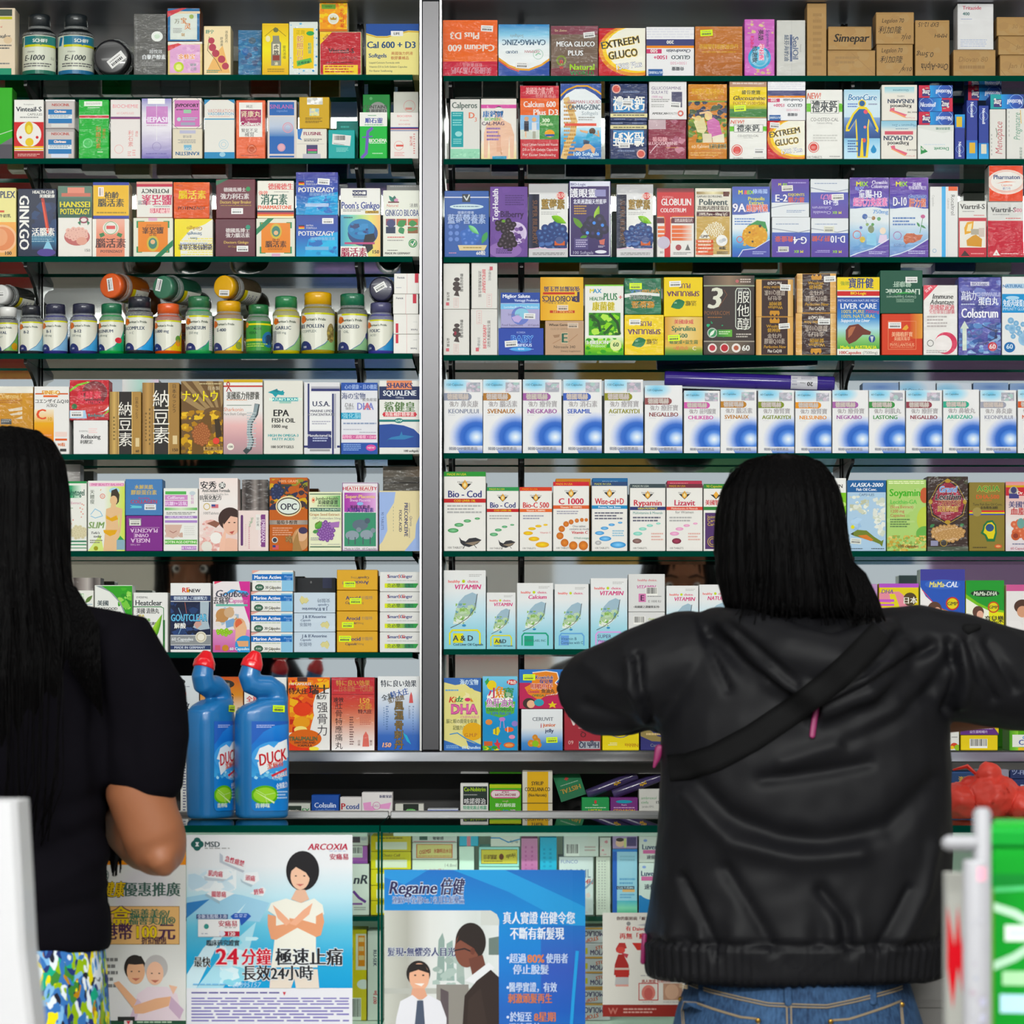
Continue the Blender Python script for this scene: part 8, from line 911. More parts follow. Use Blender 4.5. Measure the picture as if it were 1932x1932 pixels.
# stock inside the showcase
_y = -0.785
WB = 'm 10 20 90 60 3 aab'
row('cartons inside the showcase', 0, [
 (664,697,1630,0,'white carton with a purple stripe and a grey initial, upper tier of the showcase','c dcdcd8; tbi 46 30 18 3a3a44 nR; a 16 6a3a8a 8 54 40 66 78 74; r 0 76 60 80 8a5a9a; m 10 84 80 92 2 999'),
 (662,694,1596,1629,'purple-ended carton with a barcode, above the initialled one','c b06ab8; r 0 0 70 66 d8d8d0; q 6 8 56 34; r 0 84 100 100 8a4a98'),
 (664,695,1577,1595,'dark and white carton at the top of the showcase, over the purple-ended one','c d8d8d4; r 0 10 50 70 4a3a48; tb 70 40 20 3a6ab0 ~; m 55 20 95 50 2 99a'),
 (699,776,1700,0,'yellow carton with a white window, lowest of the five in the showcase','c d8c42a; r 14 26 88 84 dfe0cc; m 20 6 80 18 1 8a7a20'),
 (699,776,1671,1699,'yellow carton with a white window, second lowest of the five','c d8c42a; r 14 26 88 84 dfe0cc; m 20 6 80 18 1 8a7a20'),
 (699,776,1641,1670,'yellow carton with a white window, middle one of the five','c dccc2c; r 14 26 88 84 dfe0cc; m 20 6 80 18 1 8a7a20'),
 (699,776,1607,1640,'yellow carton with a white window, second from the top of the five','c d8cc1c; r 12 46 90 90 dfe0cc; tbi 50 20 16/50 8a7a20 Osato Cell; m 14 36 86 42 1 a89a3a'),
 (699,776,1577,1606,'yellow carton with a white window, topmost of the five','c d8c42a; r 12 40 90 88 dfe0cc; m 20 10 80 28 1 8a7a20'),
 (777,864,1622,0,'plain white carton with tiny red wording, under the orange-labelled one','c d4dcd0; t 50 20 6 b86a5a つぶれ癒し; t 84 10 6 888 14.8ml'),
 (777,863,1590,1621,'white carton with an orange-framed slanting label','c d8dcd0; r 9 8 90 92 c86a4a; r 11 12 88 88 dcd090; tbi 28 54 24/26/-8 b04a3a OSEMSI; tb 68 50 20/40 b85a44 氷糖明治水目; m 14 78 86 86 1 c07a5a'),
 (777,863,1575,1589,'white carton with a red underline at the top of the showcase','c d0d4d0; r 16 20 34 70 3a5a50; tb 58 46 34 3a3a44 敏敏感; r 3 84 96 92 c05a6a'),
 (866,895,1597,0,'pale mint upright carton beside the orange-labelled one','c cfe4d8; m 20 20 80 30 1 5a8a80; r 50 40 58 70 3a5a50; r 0 0 100 36 d4e8dc'),
 (866,903,1577,1596,'sky blue carton with a pink stripe, over the pale mint one','c 4ab0d0; r 40 0 60 100 d88a98'),
 (903,980,1636,0,'aqua carton partly behind the blue poster, under a yellow label','c 9ad4d0; g 0 0 100 30 b8e0dc 8accc8'),
 (903,980,1598,1635,'aqua carton with an olive-yellow label in brown','c a0d4d0; r 5 12 96 86 6a5a2a; r 6 15 95 83 d0c05a; tbu 28 50 18/34 5a3a20 潤肌皮目; e 56 50 6 8 6a3a28; tbiu 80 46 22/24/-14 5a4a20 Hirudo; m 12 70 60 78 1 7a6a30'),
 (925,982,1577,1597,'white carton with a blue wave, above the olive-labelled one','c dcdcd4; a 4 3a8ac0 0 20 30 20 60 60 100 30; t 80 50 24 444 Syrup'),
 (983,1015,1582,0,'dusty pink upright carton in the showcase','c c078a8; g 0 0 100 100 c88ab0 b868a0 b070a8; m 22 10 34 90 14 a85a90; m 60 10 72 90 14 a85a90'),
 (1018,1051,1580,0,'turquoise upright carton in the showcase','c 3aa8d0; m 20 14 34 90 14 2a88b4; m 56 14 70 90 14 2a88b4'),
 (1054,1120,1617,0,'white carton with large thin grey letters behind the poster corner','c d0d4d8; t 30 8 6 6a74b0 FUNCO; t 50 28 15/86 6a7a94 NOARIL; tbi 74 42 9 b84a50 TP-4H; a 6 8a94a8 40 64 80 52 100 40; z 50 60 96 96 12 8 3 d8c0c0 c8ccd0 e0d8d8'),
 (1063,1130,1577,1616,'white carton with a barcode lying across the showcase top','c d0d4d0; q 8 40 34 44; m 60 50 92 80 2 b8a0a0'),
 (1124,1152,1617,0,'narrow white carton covered in fine vertical lines','c d0d0c8; m 16 6 26 92 18 98989a; m 38 6 48 92 18 98989a; m 58 6 68 92 18 98989a; r 76 0 78 100 b8b8b0'),
 (1131,1153,1580,1616,'small pinkish white carton above the finely lined one','c d0ccc8; z 0 10 80 90 8 16 3 c88a94 d8c0c0 dcd8d4'),
 (1155,1203,1602,0,'blue and pale blue upright carton with a green foot','c 9ac0d8; r 0 0 18 100 2a5ab0; r 0 0 100 4 3a78c0; g 18 78 100 100 5aa8c0 8ac8b0 3a9a7a; m 30 10 90 20 2 8ab0c8; tb 60 32 1 W -; m 28 44 92 56 2 6a9ac4; r 16 56 88 61 2a3a5a; tb 52 58.5 3.4/64 b8c8d8 CULTUDIN; r 40 61 90 65 d8a878; m 30 68 90 76 2 6a9ac4'),
 (1155,1203,1577,1601,'lilac carton with a child’s face, over the blue upright one','c a890b8; e 30 56 18 16 e0b8a0; r 58 10 96 80 4a3a6a; e 30 30 16 8 3a2a28; r 46 20 56 90 c8c88a'),
 (1205,1260,1628,0,'white carton with a blue half-round foot and a pink bar, lower of two','c d0d4d4; e 50 66 60 40 d0d4d4; g 0 62 100 100 3a78b4 2f74b4; e 46 52 46 34 d0d4d4; tb 46 20 10/80 2f3f64 Luverica; r 8 26 90 34 c86a9a; tb 48 46 8/60 4a4a5a 速優寶; e 18 8 7 5 8a9ad0'),
 (1205,1260,1578,1627,'white carton with a pink bar, upper of two','c d4d4d0; tb 50 40 20/80 2f3f64 Luverica; r 14 52 92 66 c86a9a; tb 50 80 12/56 4a4a5a 速優寶; e 22 16 7 5 8a9ad0'),
], y=_y, depth=0.09, ysc=ZS+.0004)
MOL = 'c d4ccd4; r 0 88 100 100 d8a060; r 0 30 16 70 d8c03a; tb 60 60 34/70 4a3a6a MOLAC; tbi 66 24 24/50/-12 d8603a STOP'
MLU = 'X;'+MOL
row('cartons inside the showcase', 0, [
 (1100,1152,1893,0,'pale lilac carton, lowest of the six beside the blue poster',MLU),
 (1100,1152,1865,1892,'pale lilac carton, second lowest of the six beside the blue poster',MLU),
 (1100,1152,1837,1864,'pale lilac carton, third lowest of the six beside the blue poster',MOL),
 (1100,1152,1809,1836,'pale lilac carton, third from the top of the six beside the blue poster',MOL),
 (1100,1152,1780,1808,'pale lilac carton, second from the top of the six beside the blue poster',MOL),
 (1100,1152,1750,1779,'pale lilac carton, topmost of the six beside the blue poster',MLU),
 (655,692,1755,0,'tall yellow carton with an orange label strip, lower tier of the showcase','c d8c42a; r 44 4 100 44 e0d8c8; r 56 6 92 40 dc8a2a; m 60 8 88 38 3 e8d0a0; tk 22 26 16 4a4020 保保利; e 84 60 34 26 dfe0e0; q 20 76 50 20'),
 (693,722,1757,0,'white carton with sideways red and black lettering, lower tier of the showcase','c dcdcd8; tvb 50 30 24/40 3a3f5a RU-5EK; twb 50 74 24/30 c8404a 007 Jie'),
], y=_y, depth=0.09, ysc=ZB+.0006)
# ---------------- loose things in the niche ----------------
def tilted(_):
    y = 0.0; art_d = 'c 1f6a44; g 0 0 100 100 2a6a4a 1f7a4c; tbu 50 30 1 W -; tb 50 34 17/80 a8904a:1f4a34 HISTAL; m 14 54 84 60 1 8aa890; e 54 74 8 8 1f6a44; p b84a44 50 68 58 68 58 80 50 80; p b84a44 46 72 62 72 62 76 46 76'
    o = carton(0, 0.051, 0.053, 0, y, 'tilted green carton leaning in the dark niche', 'cartons in the dark niche', 'X;'+art_d, 0.05, 'medicine_carton', 0)
    o.location = (wx(1083), 0.03, wz(1507)); o.rotation_euler = (0, R(-18), 0)
    for (x0, y0, x1, y1), lb in (((1108,1500,1203,1462),'dark violet tube sloping in the niche, beside the tilted green carton'),((1157,1500,1252,1464),'dark violet tube sloping in the niche, beside the black jacket')):
        a = Vector((wx(x0), 0.028, wz(y0))); b = Vector((wx(x1), 0.028, wz(y1))); c = (a+b)/2; L = (b-a).length/2; an = math.atan2(b.z-a.z, b.x-a.x)
        e = empty('slim_tube', c); e.rotation_euler = (0, -an, 0); r = 0.0095
        mb = MB(); mb.lathe([(r*.9,-L),(r,-L+.002),(r,L-.002),(r*.9,L)], n=20); t = mb.build('tube_body', bmat('3a3058'), e); t.rotation_euler = (0, R(90), 0)
        ar = Art(0.03, 0.012); ar.draw('c 3a3058; tb 50 50 60/80 c8a038 aJaI'); mb = MB()
        fn = lambda px, py, l: (px-.005, -r*math.cos((py/.012-.5)*1.1)-.0003-l*LAYER, -r*math.sin((py/.012-.5)*1.1)); art_to(mb, ar, fn); mb.build('print', M['label'], e)
        tag(e, lb, 'tube', 'dark violet tubes in the niche')
later(tilted, 'HISTALaJI')
# ---------------- blue toilet-cleaner bottles on the counter ----------------
m_blue = mat('blue_plastic', '2b6ca6', 0.3, spec=0.5, Coat_Weight=0.25, Coat_Roughness=0.1); m_red = mat('red_cap_plastic', 'd8343a', 0.22, Coat_Weight=0.4)
DUCK = ('c 2a78c4; g 0 0 100 62 3a84d0 2a6cc0 2f7cc8 4aa0d8; e 60 40 60 40 4a98d8; z 6 52 96 66 26 7 3 7ac0e4 5aa8dc a8d8ec 3a88c8; p e4e8ec 14 46 40 38 70 24 96 20 100 40 80 46 50 52 22 60; p dfe6ec 8 42 20 30 44 26 60 30 44 36 26 44; p 2f5cb0 0 0 100 0 100 3 60 5 30 12 0 26; '
 'm 12 4 60 8 2 a8b8e0; tbi 54 40 13/78/-12 b8242c:e8e4e4 DUCK; tb 62 49 5/46/-12 c8503a 潔厠得; tbi 74 60 5/44/-12 dfe4f0:b83a44 MUSCLE; p c83a44 50 60 94 52 96 54 54 62; e 34 82 36 24 5aa828; e 34 82 30 19 9acc4a; p d8e8b0 8 78 60 90 58 92; a 1.2 c8e0a0 34 82 10 76; a 1.2 c8e0a0 34 82 60 80; a 1.2 c8e0a0 34 82 40 92; tb 28 94 4 d8e8d8 青檸味; tbi 80 72 5/34/-10 dfe8f4 全效能力; m 66 78 98 88 3 a8c8e8')
def blue_bottle(px0, px1, yb, rot, label, dsl):
    yy = -0.655; e = empty('toilet_cleaner_bottle', (wx((px0+px1)/2, yy), yy, ZT+.0012), R(rot))
    mb = MB(); SE = lambda a, b, cx, z, n=32: [(cx+a*math.copysign(abs(math.cos(t))**.72, math.cos(t)), b*math.copysign(abs(math.sin(t))**.72, math.sin(t)), z) for t in [2*math.pi*i/n for i in range(n)]]
    mb.rings([SE(.040,.026,0,0), SE(.044,.030,0,.004), SE(.0455,.031,0,.05), SE(.0455,.031,0,.165), SE(.0435,.030,0,.180), SE(.037,.028,.006,.190), SE(.026,.024,.018,.199)])
    mb.tube([(.024,0,.180),(.0265,0,.200),(.024,0,.213),(.012,0,.221),(-.006,0,.2215),(-.018,0,.226),(-.0225,0,.238),(-.018,0,.254)], [.0205,.0198,.0195,.0195,.0195,.0195,.0185,.0165], 20)
    o = mb.build('body', m_blue, e)
    rm = o.modifiers.new('r', 'REMESH'); rm.mode = 'VOXEL'; rm.voxel_size = 0.0022; sm = o.modifiers.new('s', 'SMOOTH'); sm.iterations = 9; sm.factor = 0.5; bake(o)
    for p in o.data.polygons: p.use_smooth = True
    mb = MB(); b0 = Vector((-.0195,0,.2515)); ax = Vector((.34,0,.94)).normalized(); u = Vector((0,1,0)); v = ax.cross(u); rr = []
    for t, r in ((0,.0178),(.002,.0182),(.012,.0176),(.014,.0164),(.027,.0095),(.0295,.0075),(.0305,.004)):
        rr.append([b0+ax*t+(u*math.cos(k*math.pi/16)+v*math.sin(k*math.pi/16))*r*(1+(.035 if k % 4 == 0 and t < .02 else 0)) for k in range(32)])
    mb.rings(rr); mb.build('cap', m_red, e)
    art = Art(.066, .150); art.draw(dsl); mb = MB(); a, b = .0455, .031
    def fn(x, y, L):
        q = x-.033+.006; yv = b*max(0, 1-abs(q/a)**2.75)**(1/2.75); return (q, -yv-.0006-L*LAYER, .163-y)
    for i in range(24):
        x0, x1 = art.w*i/24, art.w*(i+1)/24; e0 = lambda x: .006*max(0, 1-min(x, art.w-x)/.006)**2; mb.add([fn(x0,e0(x0),-1),fn(x1,e0(x1),-1),fn(x1,art.h-e0(x1),-1),fn(x0,art.h-e0(x0),-1)], [(0,1,2,3)], 0, art.base)
    wrap_art(mb, art, fn, 24); mb.build('label', M['label'], e)
    st = Art(.066, .150); st.draw('s 72 -14 34 2 Y'); stickers(st, e, fn); tag(e, label, 'bottle', 'blue cleaner bottles on the counter')
later(lambda d: blue_bottle(358, 437, 1545, 57, 'blue swan-necked bottle with a red cap, turned mostly side on', d), DUCK)
later(lambda d: blue_bottle(443, 545, 1545, 22, 'blue swan-necked bottle with a red cap, its label facing the customers', d), DUCK)
# ---------------- red plastic bag and grey box on the far end of the counter ----------------
def crumple(o, amp, sc, seed):
    for v in o.data.vertices:
        p = v.co*sc+Vector((seed,0,0)); n = 1-abs(noise.noise(p))*2; k = noise.noise(p*2.3+Vector((5,1,2)))
        v.co += v.normal*amp*(n*.8+k*.5)
yy = -0.68; e = empty('plastic_bag', (wx(1868,yy), yy, ZT+.0015))
mb = MB()
for c, r in (((-.052,0,.028),(.034,.05,.030)),((.0,.0,.036),(.048,.055,.038)),((.058,.0,.024),(.048,.05,.028)),((-.004,-.01,.070),(.022,.02,.022)),((-.03,0,.05),(.02,.02,.02))):
    mb.lathe([(math.sin(t)*1.0,-math.cos(t)) for t in [math.pi*(i+.02)/12.05 for i in range(13)]], n=20); n = 13*20
    for i in range(len(mb.v)-n, len(mb.v)): x, y, z = mb.v[i]; mb.v[i] = (c[0]+x*r[0], c[1]+y*r[1], c[2]+z*r[2])
m_bag = mat('red_plastic_film', 'f2584e', 0.35)
o = mb.build('bag_film', m_bag, e); rm = o.modifiers.new('r', 'REMESH'); rm.mode = 'VOXEL'; rm.voxel_size = 0.0035; bake(o); crumple(o, .007, 26, 3)
for p in o.data.polygons: p.use_smooth = True
for v in o.data.vertices: v.co.z = max(v.co.z, 0.0)
mb = MB()
for s in (-1, 1): mb.tube([(-.012+.008*s,-.01,.07),(-.02+.02*s,-.012,.088),(-.03+.03*s,-.005,.082)], [.006,.010,.004], 10, flat=.35)
o = mb.build('bag_ears', m_bag, e); tag(e, 'crumpled red plastic bag lying on the counter beyond the black jacket', 'bag')
def greybox(_):
    y = -0.56; o = carton(wx(1845,y), wx(1904,y), wz(1452,y), ZT+.0012, y, 'pale grey wrapped box standing behind the red plastic bag', None, 'wrap; c 8a8898; z 0 0 100 100 18 16 3 908e9e 848294 9a98a8; r 36 0 66 6 d8d0a8', 0.05, 'grey_box', 0)
later(greybox, '')
# ---------------- people ----------------
m_skin = mat('skin', '8e5c42', 0.5, spec=0.35, Subsurface_Weight=0.08, Subsurface_Scale=0.01); m_skin.node_tree.nodes['Principled BSDF'].inputs['Subsurface Radius'].default_value = (1, .35, .2)
m_hair = mat('black_hair', (0.0012,0.001,0.0012), 0.45, spec=0.05); bump(m_hair, (420, 420, 7), 0.8, 0.004, 3)
m_tee = mat('black_cotton', (0.0042,0.0037,0.0056), 0.9, spec=0.03); bump(m_tee, (900,900,900), 0.25, 0.001, 2)
m_jkt = mat('black_nylon', (0.0058,0.0058,0.0074), 0.52, spec=0.13); bump(m_jkt, (700,700,700), 0.2, 0.001, 2)
m_strap = mat('black_webbing', (0.0055,0.0055,0.006), 0.75, spec=0.08)
m_shoe = mat('dark_shoe', (0.02,0.02,0.02), 0.5)
m_eye = mat('eye_white', 'd8d4d0', 0.2); m_iris = mat('dark_iris', '1a1210', 0.2); m_lip = mat('lips', '9a5248', 0.4)
m_den = mat('blue_denim', '2f4f78', 0.8, spec=0.2)
def _den():
    m = m_den; b = m.node_tree.nodes['Principled BSDF']; tc = nd(m, 'ShaderNodeTexCoord'); mp = nd(m, 'ShaderNodeMapping'); n1 = nd(m, 'ShaderNodeTexNoise'); n2 = nd(m, 'ShaderNodeTexNoise'); mx = nd(m, 'ShaderNodeMix', data_type='RGBA'); rp = nd(m, 'ShaderNodeValToRGB'); ad = nd(m, 'ShaderNodeMath', operation='ADD')
    mp.inputs['Scale'].default_value = (260, 260, 60); n1.inputs['Scale'].default_value = 1; n2.inputs['Scale'].default_value = 9
    lk(m, tc.outputs['Object'], mp.inputs[0]); lk(m, mp.outputs[0], n1.inputs['Vector']); lk(m, tc.outputs['Object'], n2.inputs['Vector']); lk(m, n1.outputs['Fac'], ad.inputs[0]); lk(m, n2.outputs['Fac'], ad.inputs[1])
    rp.color_ramp.elements[0].position = .35; rp.color_ramp.elements[0].color = rgb('172a46'); rp.color_ramp.elements[1].position = .68; rp.color_ramp.elements[1].color = rgb('3a587c')
    hf = nd(m, 'ShaderNodeMath', operation='MULTIPLY'); hf.inputs[1].default_value = .5; lk(m, ad.outputs[0], hf.inputs[0]); lk(m, hf.outputs[0], rp.inputs[0]); lk(m, rp.outputs[0], b.inputs['Base Color'])
_den()
m_flor = mat('floral_print', 'd8d040', 0.75, spec=0.2)
def _flor():
    m = m_flor; b = m.node_tree.nodes['Principled BSDF']; tc = nd(m, 'ShaderNodeTexCoord'); mp = nd(m, 'ShaderNodeMapping'); vo = nd(m, 'ShaderNodeTexVoronoi'); ns = nd(m, 'ShaderNodeTexNoise'); n3 = nd(m, 'ShaderNodeTexNoise'); rp = nd(m, 'ShaderNodeValToRGB'); rp2 = nd(m, 'ShaderNodeValToRGB'); mx = nd(m, 'ShaderNodeMix', data_type='RGBA'); ad = nd(m, 'ShaderNodeMixRGB'); sp = nd(m, 'ShaderNodeSeparateColor')
    mp.inputs['Scale'].default_value = (1.25, 1.25, .72); vo.inputs['Scale'].default_value = 85; ns.inputs['Scale'].default_value = 30; ad.inputs[0].default_value = .06
    lk(m, tc.outputs['Object'], mp.inputs[0]); lk(m, mp.outputs[0], ad.inputs[1]); lk(m, mp.outputs[0], ns.inputs['Vector']); lk(m, ns.outputs['Color'], ad.inputs[2]); lk(m, ad.outputs[0], vo.inputs['Vector']); lk(m, vo.outputs['Color'], sp.inputs[0])
    cr = rp.color_ramp; cr.interpolation = 'CONSTANT'
    for i, (p, c) in enumerate(((0,'1f2f6a'),(.10,'3a6aa8'),(.24,'7aa8d0'),(.36,'d4dce4'),(.46,'d8cc28'),(.60,'8aa82c'),(.72,'3a7a34'),(.80,'1a1a2a'),(.88,'a87a28'),(.95,'2a9a7a'))):
        el = cr.elements[i] if i < 2 else cr.elements.new(p); el.position = p; el.color = rgb(c)
    lk(m, sp.outputs[0], rp.inputs[0]); lk(m, rp.outputs[0], b.inputs['Base Color'])
_flor()
def ring(cx, cy, z, rx, ry, n=36, sq=1.0, tilt=0.0):
    out = []
    for i in range(n):
        t = 2*math.pi*i/n; c, s = math.cos(t), math.sin(t); x = rx*math.copysign(abs(c)**sq, c); y = ry*math.copysign(abs(s)**sq, s); out.append((cx+x, cy+y, z+tilt*x))
    return out
def blend(mb, name, mats, parent, vox=0.007, it=8, fn=None):
    o = mb.build(name, mats, parent); rm = o.modifiers.new('r', 'REMESH'); rm.mode = 'VOXEL'; rm.voxel_size = vox
    if it: sm = o.modifiers.new('s', 'SMOOTH'); sm.iterations = it; sm.factor = .5
    bake(o)
    if not o.data.materials: o.data.materials.append(mats)
    if fn:
        o.data.update(); ns = [v.normal.copy() for v in o.data.vertices]
        for v, n in zip(o.data.vertices, ns): v.co = fn(v.co.copy(), n)
    for p in o.data.polygons: p.use_smooth = True
    o.data.update(); return o
def hand(mb, wrist, fwd, up, side):
    """palm, four unequal bent fingers and a thumb that leaves the side of the palm"""
    f = Vector(fwd).normalized(); u = Vector(up); u = (u-f*u.dot(f)).normalized(); s = f.cross(u).normalized()*side; w = Vector(wrist)
    mb.tube([w, w+f*.03, w+f*.062, w+f*.084], [.022,.026,.030,.026], 12, flat=.48)
    for k, (o, l, c) in enumerate(((-.026,.068,.5),(-.009,.077,.55),(.009,.072,.6),(.025,.056,.68))):
        b = w+f*.076+s*o; d1 = (f-u*c*.4).normalized(); d2 = (f-u*c*1.3).normalized(); d3 = (f-u*c*2.2).normalized()
        mb.tube([b-f*.012, b+d1*l*.45, b+d1*l*.45+d2*l*.32, b+d1*l*.45+d2*l*.32+d3*l*.23], [.0088,.0083,.0076,.0066], 8)
    b = w+f*.026-s*.022; d = (f*.55-s*.75-u*.25).normalized(); mb.tube([b, b+d*.034, b+d*.034+(f-u*.35-s*.1).normalized()*.030], [.0115,.0098,.008], 8)
def head(mb, c, tilt=0.0):
    """skull, jaw, nose, ears around centre c; face looks +y"""
    x, y, z = c; rr = []
    for dz, rx, ry, oy in ((-.112,.028,.030,.040),(-.100,.044,.052,.030),(-.08,.056,.070,.018),(-.05,.066,.083,.008),(-.01,.072,.092,.0),(.03,.075,.096,-.004),(.06,.072,.090,-.006),(.085,.060,.074,-.006),(.104,.040,.050,-.006),(.114,.016,.022,-.006)): rr.append(ring(x, y+oy, z+dz, rx, ry, 28))
    mb.rings(rr)
    mb.tube([(x,y+.088,z+.006),(x,y+.098,z-.018),(x,y+.100,z-.032)], [.008,.0105,.013], 10)
    for s in (-1, 1): mb.tube([(x+s*.073,y-.002,z+.014),(x+s*.079,y-.010,z-.004),(x+s*.073,y-.002,z-.028)], [.010,.013,.009], 8, flat=.6); mb.tube([(x+s*.012,y+.088,z+.024),(x+s*.034,y+.084,z+.026),(x+s*.05,y+.072,z+.018)], [.006,.007,.005], 8)
    mb.tube([(x-.02,y+.084,z-.058),(x,y+.090,z-.056),(x+.02,y+.084,z-.058)], [.006,.009,.006], 8)
def face(parent, c):
    x, y, z = c
    for s in (-1, 1):
        mb = MB(); mb.lathe([(.001,-.011),(.008,-.008),(.0115,0),(.008,.008),(.001,.011)], x+s*.031, y+.079, z+.006, 14); o = mb.build('eye', m_eye, parent)
        mb = MB(); mb.lathe([(.001,-.005),(.0045,-.0035),(.0055,0),(.0045,.0035),(.001,.005)], x+s*.031, y+.0885, z+.006, 12); mb.build('iris', m_iris, o)
        mb = MB(); mb.tube([(x+s*.014,y+.093,z+.027),(x+s*.032,y+.089,z+.032),(x+s*.05,y+.076,z+.025)], [.0022,.003,.0018], 8); mb.build('eyebrow', m_hair, parent)
    mb = MB(); mb.tube([(x-.021,y+.0885,z-.055),(x,y+.097,z-.052),(x+.021,y+.0885,z-.055)], [.0022,.0042,.0022], 8); mb.tube([(x-.018,y+.088,z-.061),(x,y+.096,z-.062),(x+.018,y+.088,z-.061)], [.0022,.0048,.0022], 8); mb.build('lips', m_lip, parent)
def body(mb, hd, chest, sh, hip, armL, armR, feet, hip_w=.15):
    """whole skin surface: head, neck, trunk, legs with feet, arms with hands (armX = shoulder, elbow, wrist, palm-up vector)"""
    head(mb, hd); hx, hy, hz = hd
    mb.tube([(hx,hy-.012,hz-.06),(hx*.7,hy*.6-.02,sh+.045),(hx*.4,-.01,sh-.02)], [.052,.052,.066], 16)
    mb.rings([ring(0,0,sh+.02,.07,.05), ring(0,0,sh-.01,.145,.075), ring(0,0,sh-.06,.16,.09), ring(0,0,sh-.16,.145,.095), ring(0,0,(sh+hip)/2-.02,.118,.085), ring(0,0,hip+.1,.14,.098), ring(0,0,hip,hip_w+.01,.11), ring(0,0,hip-.08,hip_w,.105), ring(0,0,hip-.12,hip_w*.8,.08)])
    for s in (-1, 1):
        q = hip_w/.16; x = s*.085*q; mb.tube([(x,0,hip-.04),(x*1.02,.005,hip-.22),(x,.012,.47),(x,-.008,.30),(x,-.012,.10),(x,-.012,.05)], [.088*q,.080*q,.056,.054,.037,.04], 16)
        mb.tube([(x,-.035,.035),(x*1.05,.05,.032),(x*1.15,.15,.022)], [.033,.036,.026], 12, flat=.75)
    for s, (a, e, w, u) in ((-1, armL), (1, armR)):
        a, e, w = Vector(a), Vector(e), Vector(w); mb.tube([a, a.lerp(e,.45), e, e.lerp(w,.3), w], [.050,.043,.036,.040,.026], 14); hand(mb, w-(w-e).normalized()*.004, w-e, u, s)
def hairmesh(parent, rings_, strands, fn=None, vox=.0055):
    mb = MB(); mb.rings(rings_)
    o = blend(mb, 'hair', m_hair, parent, vox, 5, fn); mb = MB()
    for pts, r in strands: mb.tube(pts, r, 5, caps=False)
    if mb.v: mb.build('loose_strands', m_hair, o)
    return o
def sdist(px, pz, pts):
    best = 9; 
    for (x0,z0),(x1,z1) in zip(pts, pts[1:]):
        dx, dz = x1-x0, z1-z0; t = max(0, min(1, ((px-x0)*dx+(pz-z0)*dz)/(dx*dx+dz*dz))); d = math.hypot(px-x0-dx*t, pz-z0-dz*t); best = min(best, d)
    return best
# ---- customer in the black hooded jacket, seen from behind, elbows raised ----
PY = -1.25; KS = CAM_D/(CAM_D+PY)*1000; PXC = 1510
lx = lambda px: (px-PXC)/KS
lz = lambda py: CAM_Z-(py-HZ)/KS
BK = 1.029; bx = lambda px: lx(966+(px-966)/BK); bz = lambda py: lz(HZ+(py-HZ)/BK)     # same for points on the back, nearer the camera
e = empty('person', (wx(PXC, PY), PY, 0)); tag(e, 'person with straight black hair in a black hooded jacket and jeans, elbows raised', 'person')
HD = (lx(1478), .035, 1.445); SH = 1.285
AL = ((-.165,.0,1.265), (lx(1128), .035, 1.205), (-.13,.27,1.19), (0,0,1)); AR = ((.17,.0,1.27), (.445,.03,1.215), (.225,.235,1.165), (0,0,1))
mb = MB(); body(mb, HD, 0, SH, .86, AL, AR, 0, .138); blend(mb, 'body', m_skin, e, .006, 4)
face(e, HD)
# jeans
mb = MB(); hw = (lx(1735)-lx(1275))/2; cx = (lx(1735)+lx(1275))/2
mb.rings([ring(cx,0,.87,hw*.80,.115), ring(cx,0,.80,hw*.88,.125), ring(cx,0,lz(1860),hw*.93,.135), ring(cx,0,lz(1940),hw*1.04,.150), ring(cx,0,.62,hw*1.04,.145), ring(cx,0,.57,hw*.9,.12)])
for s in (-1, 1): x = cx+s*.092; mb.tube([(x,0,.68),(x,.005,.56),(x*1.0,.012,.45),(x,0,.25),(x,-.008,.06)], [.098,.092,.078,.068,.064], 18)
def jf(c, n):
    k = .0016*noise.noise(c*26)+.004*noise.noise(Vector((c.x*6,c.y*6,c.z*14))); return c+n*k
jeans = blend(mb, 'jeans', m_den, e, .006, 6, jf)
m_thr = mat('tan_stitching', '8a7a60', 0.7); m_brass = mat('brass_rivet', '9a7a40', 0.3, 1.0)
from mathutils.bvhtree import BVHTree
def drape(tree, x, z, y0=-.6, off=.0015):
    h = tree.ray_cast(Vector((x, y0, z)), Vector((0,1,0))); return Vector((x, (h[0].y if h[0] else -.1)-off, z))
JT = BVHTree.FromPolygons([v.co for v in jeans.data.vertices], [tuple(p.vertices) for p in jeans.data.polygons])
def seam(pts, r=.0011, name='seam', mat_=None, off=.0012):
    out = []
    for (x0,z0),(x1,z1) in zip(pts, pts[1:]):
        for k in range(10): t = k/10; out.append(drape(JT, x0+(x1-x0)*t, z0+(z1-z0)*t, off=off))
    mb = MB(); mb.tube(out, r, 6); return mb.build(name, mat_ or m_thr, jeans)
Pz = lambda x, y: (bx(x), bz(y))
seam([Pz(1285,1862),Pz(1350,1875),Pz(1450,1893),Pz(1560,1896),Pz(1640,1882),Pz(1722,1868)]); seam([Pz(1285,1866),Pz(1350,1880),Pz(1450,1898),Pz(1560,1901),Pz(1640,1887),Pz(1722,1873)])
seam([Pz(1484,1860),Pz(1484,1980)]); seam([Pz(1492,1860),Pz(1492,1980)])
for x in (1330, 1487, 1650):
    pts = [drape(JT, bx(x), bz(y), off=.003) for y in (1838,1852,1866,1880,1892)]; mb = MB(); mb.tube(pts, .006, 8, flat=.3); mb.build('belt_loop', m_den, jeans)
